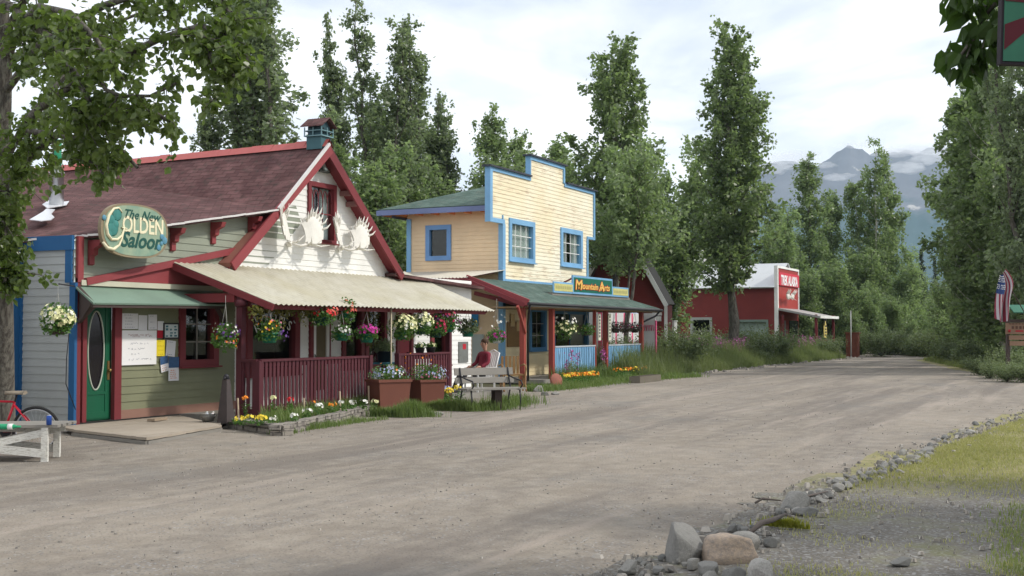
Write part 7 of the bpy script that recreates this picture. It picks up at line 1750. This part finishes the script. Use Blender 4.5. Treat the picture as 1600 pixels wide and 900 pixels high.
for sg in (1, -1): m = MB(); m.beam((-.33, sg * .28, .60), (.24, sg * .28, .58), .05, .025); m.build('armrest', PLASTIC, ch, True)
for sx, sy in ((.24, .27), (.24, -.27), (-.26, .27), (-.26, -.27)): m = MB(); m.beam((sx, sy, 0), (sx * .98, sy * 1.02, .59 if sx > 0 else .37), .04, .04); m.build('leg', PLASTIC, ch, True)
# wooden armchair right of the bench
q = lp(800, 610, D=30.5); ac = thing('wooden_armchair', 'wooden porch chair with curved arms right behind the bench', 'chair', (q.x, q.y, .12)); ac.rotation_euler = (0, 0, math.atan2(-.6, -.8))
HON = paint('honey_wood', (.26, .15, .06), .2); m = MB(); m.box(-.25, .25, -.25, .25, .38, .42); m.build('seat', HON, ac, True); m = MB()
for k in range(5): y = -.2 + k * .1; m.box(-.27, -.24, y - .03, y + .03, .42, .86)
m.build('backrest', HON, ac, True)
for sg in (1, -1): m = MB(); m.tube([(-.26, sg * .28, .62), (.05, sg * .29, .66), (.28, sg * .29, .63), (.33, sg * .29, .55), (.24, sg * .28, .40), (.30, sg * .28, .15), (.42, sg * .28, 0)], .022, 7); m.build('armrest', HON, ac, True)
for sx, sy in ((-.25, .24), (-.25, -.24), (.2, .24), (.2, -.24)): m = MB(); m.box(sx - .02, sx + .02, sy - .02, sy + .02, 0, .38); m.build('leg', HON, ac, True)
# ------------------------------------------------------------------ things before the yellow shop
q = lp(868, 606, Z=0); m = MB(); ax = Vector((-.45, -.85, .25)).normalized(); m.lathe(Vector((q.x, q.y, .20)), [(.20, 0), (.205, .02), (.205, .06), (.19, .075), (.01, .08)], 22, ax); tag(m.build('round_log_slice', flat('reddish_wood', (.26, .10, .07), .8, 0, .3, 8)), 'round reddish disc leaning in the grass before the blue railing', 'disc')
def marigolds(label, pts, n, cols, h):
    for i in range(n): pass
r = random.Random(31)
for i in range(22):
    px = 885 + i * 3.4 + r.uniform(-2, 2) if i < 14 else 965 + (i - 14) * 6.5; q = lp(px, 603 - (px - 885) * .085 - (4 if px > 960 else 0), Z=0)
    o = small_flower('orange-yellow flowers along the foot of the blue railing', px, 603 - (px - 885) * .085 - (4 if px > 960 else 0), 'orange' if i % 3 else 'yellow', .30, 12, .035, .16, None, 0, 'flower', 110, 'orange flowers along the yellow shop')
for px, py, lb in ((700, 622, 'yellow flower clump left of the bench'), (715, 618, 'yellow pansies just left of the bench back'), (695, 618, 'pale blue flower clump beside the right planter')): small_flower(lb, px, py + 12, 'yellow' if 'yellow' in lb else 'pale_blue', .32, 16, .035, .14, None, 0, 'flower', 120)
for i, (px, py) in enumerate(((893, 600), (902, 596), (885, 600), (941, 592), (944, 590))): 
    q = lp(px, py, Z=0); o = thing('fireweed_plant', ['tallest pink fireweed before the left blue railing', 'pink fireweed just right of the tallest one', 'short pink fireweed left of the tallest one', 'pink fireweed beside the middle red posts', 'second pink fireweed beside the middle red posts'][i], 'flower', (q.x, q.y, 0)); rg = np.random.default_rng(i); h = (1.0, .75, .6, .95, .8)[i]
    m = MB(); m.tube([(0, 0, 0), (.02, 0, h)], .008, 5); m.build('stem', LEAF_SHRUB, o, True); P = rg.normal(size=(70, 3)) * np.array([.07, .07, .13]) + np.array([0, 0, h * .45]); link('foliage', big_mesh('foliage', leaf_quads(rg, P, .09, .2, .15), 4, LEAF_SHRUB), o, True)
    P = rg.normal(size=(60, 3)) * np.array([.04, .04, .13]) + np.array([.02, 0, h * .92]); tag(link('blossom', big_mesh('blossom', leaf_quads(rg, P, .045, .2, .5), 4, bloom_mat('mauve', (.45, .10, .32))), o, True), kind='stuff')
p = lp(1008, 597, Z=0); wpn = thing('raised_planter', 'low grey wooden planter at the right end of the yellow shop', 'planter', (p.x, p.y, 0)); m = MB(); m.box(-.9, 1.1, -.15, .2, .0, .20); m.build('box', paint('dull_planter_wood', (.16, .14, .11), .3), wpn, True); m = MB(); m.box(-.86, 1.06, -.11, .16, .195, .21); m.build('soil', MATS['dark_soil'], wpn, True)
for i, (px, py, w_, h_, lb) in enumerate(((842, 612, 22, 10, 'grey stone in the grass left of the round disc'), (852, 618, 14, 6, 'flat stone in the grass before the red porch post'), (868, 617, 16, 5, 'pale flat stone under the round disc'), (682, 648, 30, 5, 'flat pale slab by the path right of the grass tuft'), (1128, 572, 16, 12, 'pale boulder in the weeds left of the far tree trunk'))): rock(px, py, w_, h_, lb, i)
# ------------------------------------------------------------------ low white table, bicycle, cans
rdir = Vector((right.x, right.y, 0)).normalized(); fdir = Vector((fwd.x, fwd.y, 0)).normalized()
q = lp(68, 722, Z=0); tb = thing('low_wooden_table', 'low rough table with peeling white crossed legs cut by the left frame edge', 'table', (q.x, q.y, 0)); tb.rotation_euler = (0, 0, math.atan2(-rdir.y, -rdir.x) + R(6))   # local +x = image left
PW = paint('peeling_white_paint', (.66, .65, .60), .75, (.26, .23, .19), .8)
m = MB()
for k in range(4): m.box(-.22 + .02 * k, 1.9, -.72 + k * .18, -.555 + k * .18, .425, .46)
m.build('tabletop', GREYWOOD, tb, True)
for y, x in ((-.62, 0), (-.05, 0), (-.62, 1.7), (-.05, 1.7)):
    m = MB(); m.box(x - .04, x + .04, y - .035, y + .035, 0, .425); m.build('leg', PW, tb, True)
for y in (-.02, -.66): m = MB(); m.beam((-.02, y, .10), (1.2, y, .24), .03, .10); m.beam((.02, y - .035, .36), (1.3, y - .035, .08), .03, .09); m.build('brace', PW, tb, True)
m = MB(); m.box(-.1, 1.8, -.64, -.60, .33, .42); m.build('apron', PW, tb, True)
q2 = lp(76.5, 664, Z=.462); cn = thing('drink_can', 'blue and silver drink can standing at the table corner', 'can', (q2.x, q2.y, .462)); m = MB(); m.lathe((0, 0, 0), [(.026, 0), (.033, .008), (.033, .105), (.027, .118), (.026, .12)], 18); m.build('body', flat('blue_can', (.03, .08, .32), .3, .4, .3, 30), cn, True); m = MB(); m.lathe((0, 0, .118), [(.027, 0), (.027, .004), (.002, .004)], 16); m.build('lid', METALR, cn, True)
q2 = lp(14, 666, Z=.50); cn = thing('green_bottle', 'green bottle lying on the low table', 'bottle', (q2.x, q2.y, .495)); ax = (-rdir + Vector((0, 0, .0))).normalized(); m = MB(); m.lathe((0, 0, 0), [(.001, -.12), (.032, -.12), (.034, -.11), (.034, .04), (.013, .10), (.013, .14)], 14, -ax); m.build('body', flat('green_bottle_plastic', (.02, .30, .14), .3, 0, .2), cn, True); m = MB(); m.lathe(ax * -.02, [(.0355, -.03), (.0355, .03)], 14, -ax); m.build('label', PLASTIC, cn, True)
# bicycle (local +x = image left, front wheel out of frame)
bq = lp(57, 706, Z=0); bk_ = thing('bicycle', 'red bicycle with a worn tan saddle leaning behind the low table', 'bicycle', (bq.x, bq.y, 0)); bk_.rotation_euler = (R(-4), 0, math.atan2(-rdir.y, -rdir.x) + R(4)); BR = flat('red_bike_paint', (.50, .015, .035), .3, .1); TY = flat('tyre_rubber', (.02, .02, .02), .8)
rw = .30
for x in (0, 1.02):
    w = MB(); w.tube([(x + rw * math.cos(a), 0, rw + rw * math.sin(a)) for a in [k * 6.2832 / 40 for k in range(41)]], .022, 8, False); wh = w.build('wheel', TY, bk_, True); w = MB(); w.tube([(x + (rw - .025) * math.cos(a), 0, rw + (rw - .025) * math.sin(a)) for a in [k * 6.2832 / 40 for k in range(41)]], .011, 6, False); w.build('rim', METALR, wh, True)
    w = MB()
    for k in range(24): a = k * 6.2832 / 24; w.tube([(x, .02 * (-1) ** k, rw), (x + (rw - .03) * math.cos(a), 0, rw + (rw - .03) * math.sin(a))], .0015, 3)
    w.tube([(x, -.05, rw), (x, .05, rw)], .02); w.build('spokes', METALR, wh, True).name = 'spoke_set'
m = MB(); bb_ = (.42, 0, .28); st_ = (.28, 0, .68); ht = (.86, 0, .70); m.tube([bb_, st_], .017); m.tube([st_, ht], .015); m.tube([bb_, (.88, 0, .60)], .019); m.tube([ht, (.90, 0, .56), (.98, 0, .40), (1.02, 0, .30)], .015)
for s_ in (-.05, .05): m.tube([(0, s_, .30), (.29, s_ * .3, .64)], .009); m.tube([(0, s_, .30), (.42, s_ * .5, .28)], .009)
m.build('frame', BR, bk_, True)
m = MB(); m.tube([(.285, 0, .66), (.25, 0, .78)], .013); m.build('seat_post', STEEL, bk_, True)
m = MB(); n0 = len(m.v)
for i in range(7):
    f = i / 6; w_ = .085 * (1 - f) ** .8 + .018; x = .14 + .27 * f
    m.v += [(x, -w_, .80 - .012), (x, -w_ * .5, .825), (x, w_ * .5, .825), (x, w_, .80 - .012), (x, 0, .775)]
for i in range(6):
    for k in range(5): a = n0 + i * 5 + k; b = n0 + i * 5 + (k + 1) % 5; m.f.append((a, b, b + 5, a + 5)); m.sm.append(True)
m.f += [tuple(n0 + k for k in range(5)), tuple(n0 + 30 + k for k in range(5))]; m.sm += [False, False]
m.build('saddle', flat('worn_tan_saddle', (.25, .21, .16), .7, 0, .35, 20), bk_, True)
m = MB(); m.lathe((.42, -.03, .28), [(.08, 0), (.08, .006), (.01, .006)], 20, (0, -1, 0)); m.tube([(.42, -.05, .28), (.50, -.06, .14)], .01); m.box(.46, .54, -.13, -.05, .125, .145); m.build('crankset', STEEL, bk_, True)
m = MB(); m.tube([(.86, 0, .70), (.83, 0, .86)], .014); m.tube([(.80, -.28, .86), (.86, -.1, .88), (.86, .1, .88), (.80, .28, .86)], .012); m.build('handlebar', STEEL, bk_, True)
m = MB(); m.tube([(0, -.035, .33), (.42, -.035, .36)], .005, 5); m.tube([(0, -.035, .27), (.42, -.035, .20)], .005, 5); m.build('chain', STEEL, bk_, True)

# ------------------------------------------------------------------ far right: kiosk and flag
KD = 40.; kc = lp(1600, 520, D=KD); ks = KD / F_PX
kio = thing('wooden_kiosk', 'small wooden kiosk with a green roof and carved boards at the right edge', 'kiosk', (kc.x, kc.y, 0)); kio.rotation_euler = (0, 0, math.atan2(rdir.y, rdir.x))
zk = lambda py: CAM_H + (515 - py) * ks
m = MB()
for x in (-24 * ks, 34 * ks): m.box(x - .05, x + .05, .02, .14, 0, zk(489))
m.build('post', DARKWOOD, kio, True)
m = MB(); slab(m, [(-22 * ks, -.35, zk(488)), (44 * ks, -.35, zk(488)), (44 * ks, .1, zk(476)), (-22 * ks, .1, zk(476))], .04); m.build('roof', paint('green_roof_boards', (.05, .16, .11), .2), kio, True)
m = MB(); m.box(-30 * ks, 44 * ks, -.06, .02, zk(504), zk(499)); m.build('crossbeam', DARKWOOD, kio, True)
KW = paint('tan_board', (.25, .15, .10), .2, (.3, .18, .12)); m = MB(); m.box(-29 * ks, 42 * ks, -.04, .0, zk(522), zk(504.5)); m.build('upper_board', KW, kio, True); m = MB(); m.box(-24 * ks, 42 * ks, -.04, 0, zk(531), zk(524)); m.build('middle_board', KW, kio, True); m = MB(); m.box(-23 * ks, 42 * ks, -.04, 0, zk(540), zk(533)); m.build('lower_board', KW, kio, True)
m = MB(); r = random.Random(6)
for i in range(8): x = (-20 + i * 6) * ks; m.box(x, x + 3.5 * ks, -.046, -.041, zk(514), zk(509.5))
for i in range(11): x = (-24 + i * 5) * ks; m.box(x, x + 3 * ks, -.046, -.041, zk(506.8), zk(505.4))
m.build('carved_mark', flat('dark_carving', (.10, .05, .035), .8), kio, True)
m = MB(); m.ball((-24 * ks, -.07, zk(517)), 2.2 * ks); m.box(-14 * ks, -2 * ks, -.047, -.041, zk(518.5), zk(516)); m.build('red_ornament', flat('red_ornament_paint', (.35, .02, .03), .6), kio, True)
FD = 39.; f0 = lp(1566, 428, D=FD); fk = FD / F_PX
fl = thing('flag', 'red, white and blue striped flag hanging limp above the kiosk', 'flag', (f0.x, f0.y, f0.z)); fl.rotation_euler = (0, 0, math.atan2(rdir.y, rdir.x))
me = bpy.data.meshes.new('cloth'); V = []; F = []; MI = []
nu, nv = 26, 30
for j in range(nv + 1):
    for i in range(nu + 1):
        u, v = i / nu, j / nv     # u: along stripes (hangs down), v: across stripes
        spread = (4 + 30 * u ** .7 * (1 - .55 * u)) if True else 0
        x = (-1 + (v - .35) * spread * 1.15 - 3 * u + 7 * math.exp(-((u - .25) * 4) ** 2) * v) * fk; z = (-70 * u + 7 * v * (1 - u) * 1.2 - 5 * math.sin(v * 3)) * fk; y = .11 * math.sin(v * 11 + u * 2.5) * (.4 + u)
        V.append((x, y, z))
for j in range(nv):
    for i in range(nu):
        a = j * (nu + 1) + i; F.append((a, a + 1, a + nu + 2, a + nu + 1)); s_ = int((j + .5) / nv * 13)
        MI.append(2 if (i < nu * .40 and s_ < 7) else (s_ % 2))
me.from_pydata(V, [], F); me.materials.append(flat('flag_red', (.22, .025, .05), .8)); me.materials.append(flat('flag_white', (.40, .38, .40), .8)); me.materials.append(flat('flag_blue', (.025, .05, .16), .8)); me.polygons.foreach_set('material_index', MI); me.polygons.foreach_set('use_smooth', [True] * len(F)); link('cloth', me, fl, True)  # red, white and blue dimmed so the cloth colours carry the shade
m = MB()
for j in range(1, 6):
    for i in range(1, 8):
        vi = int((j - .4 * (i % 2)) / 6 * nv * .54) * (nu + 1) + int(i / 8 * nu * .38); p = Vector(V[vi]) + Vector((0, -.012, 0)); m = MB(); m.box(p.x - .014, p.x + .014, p.y - .004, p.y, p.z - .014, p.z + .014); m.build('star', PLASTIC, fl, True)
m = MB(); m.tube([(40 * fk, .3, -60 * fk), (-1 * fk, .02, 3 * fk)], .016, 6); m.build('flag_pole', DARKWOOD, fl, True)
# ------------------------------------------------------------------ painted sign at the top right, near
SD = 4.1; s0 = lp(1563, 0, D=SD); s1 = lp(1563, 104, D=SD); kk = SD / F_PX; sc = lp(1640, 20, D=SD)
sg = thing('painted_hanging_sign', 'dark-edged green sign with wine-red rays hanging close by at the top right corner', 'sign', sc); sg.rotation_euler = (R(1), R(2), math.atan2(rdir.y, rdir.x))
W_, H_ = 77 * kk, 84 * kk; m = MB(); m.box(-W_, W_, -.012, .02, -H_, H_ * 1.2); m.build('board', flat('dark_board_edge', (.018, .012, .018), .6), sg, True)
m = MB(); m.box(-W_ + .008, W_ - .008, -.016, -.0125, -H_ + .010, H_ * 1.2 - .01); m.build('face', flat('muted_green_paint', (.035, .15, .095), .6, 0, .25, 14), sg, True)
m = MB(); c_ = (W_ * .10, -.006 * 3, H_ * .12)
def clipr(a):
    dx, dz = math.cos(a), math.sin(a); k = 9
    for lim, o_, d_ in ((W_ - .009, c_[0], dx), (-(W_ - .009), c_[0], dx), (H_ * 1.2 - .011, c_[2], dz), (-(H_ - .011), c_[2], dz)):
        if abs(d_) > 1e-6:
            q = (lim - o_) / d_
            if q > 0: k = min(k, q)
    return k
for k in range(8):
    a0 = R(22 + 45 * k); a1 = a0 + R(20); r0 = .085
    if k == 0: pass
    m.poly([(c_[0] + r0 * math.cos(a0), -.018, c_[2] + r0 * math.sin(a0)), (c_[0] + clipr(a0) * math.cos(a0), -.018, c_[2] + clipr(a0) * math.sin(a0)), (c_[0] + clipr(a1) * math.cos(a1), -.018, c_[2] + clipr(a1) * math.sin(a1)), (c_[0] + r0 * math.cos(a1), -.018, c_[2] + r0 * math.sin(a1))])
m.build('painted_ray', flat('wine_red_paint', (.085, .008, .016), .6, 0, .2), sg, True)
m = MB(); m.lathe((c_[0], -.017, c_[2]), [(.085, 0), (.085, .004), (.001, .0045)], 32, (0, -1, 0)); m.build('centre_disc', flat('pale_green_paint', (.16, .24, .20), .6), sg, True)
m = MB(); m.lathe((-W_ * .72, -.017, H_ * .72), [(.012, 0), (.010, .003), (.001, .004)], 8, (0, -1, 0)); m.build('orange_spot', flat('orange_spot_paint', (.45, .18, .04), .6), sg, True)
for x in (-W_ * .6, W_ * .6): m = MB(); m.tube([(x, 0, H_ * 1.2), (x, 0, H_ * 1.2 + .6)], .004, 5); m.build('chain', STEEL, sg, True)
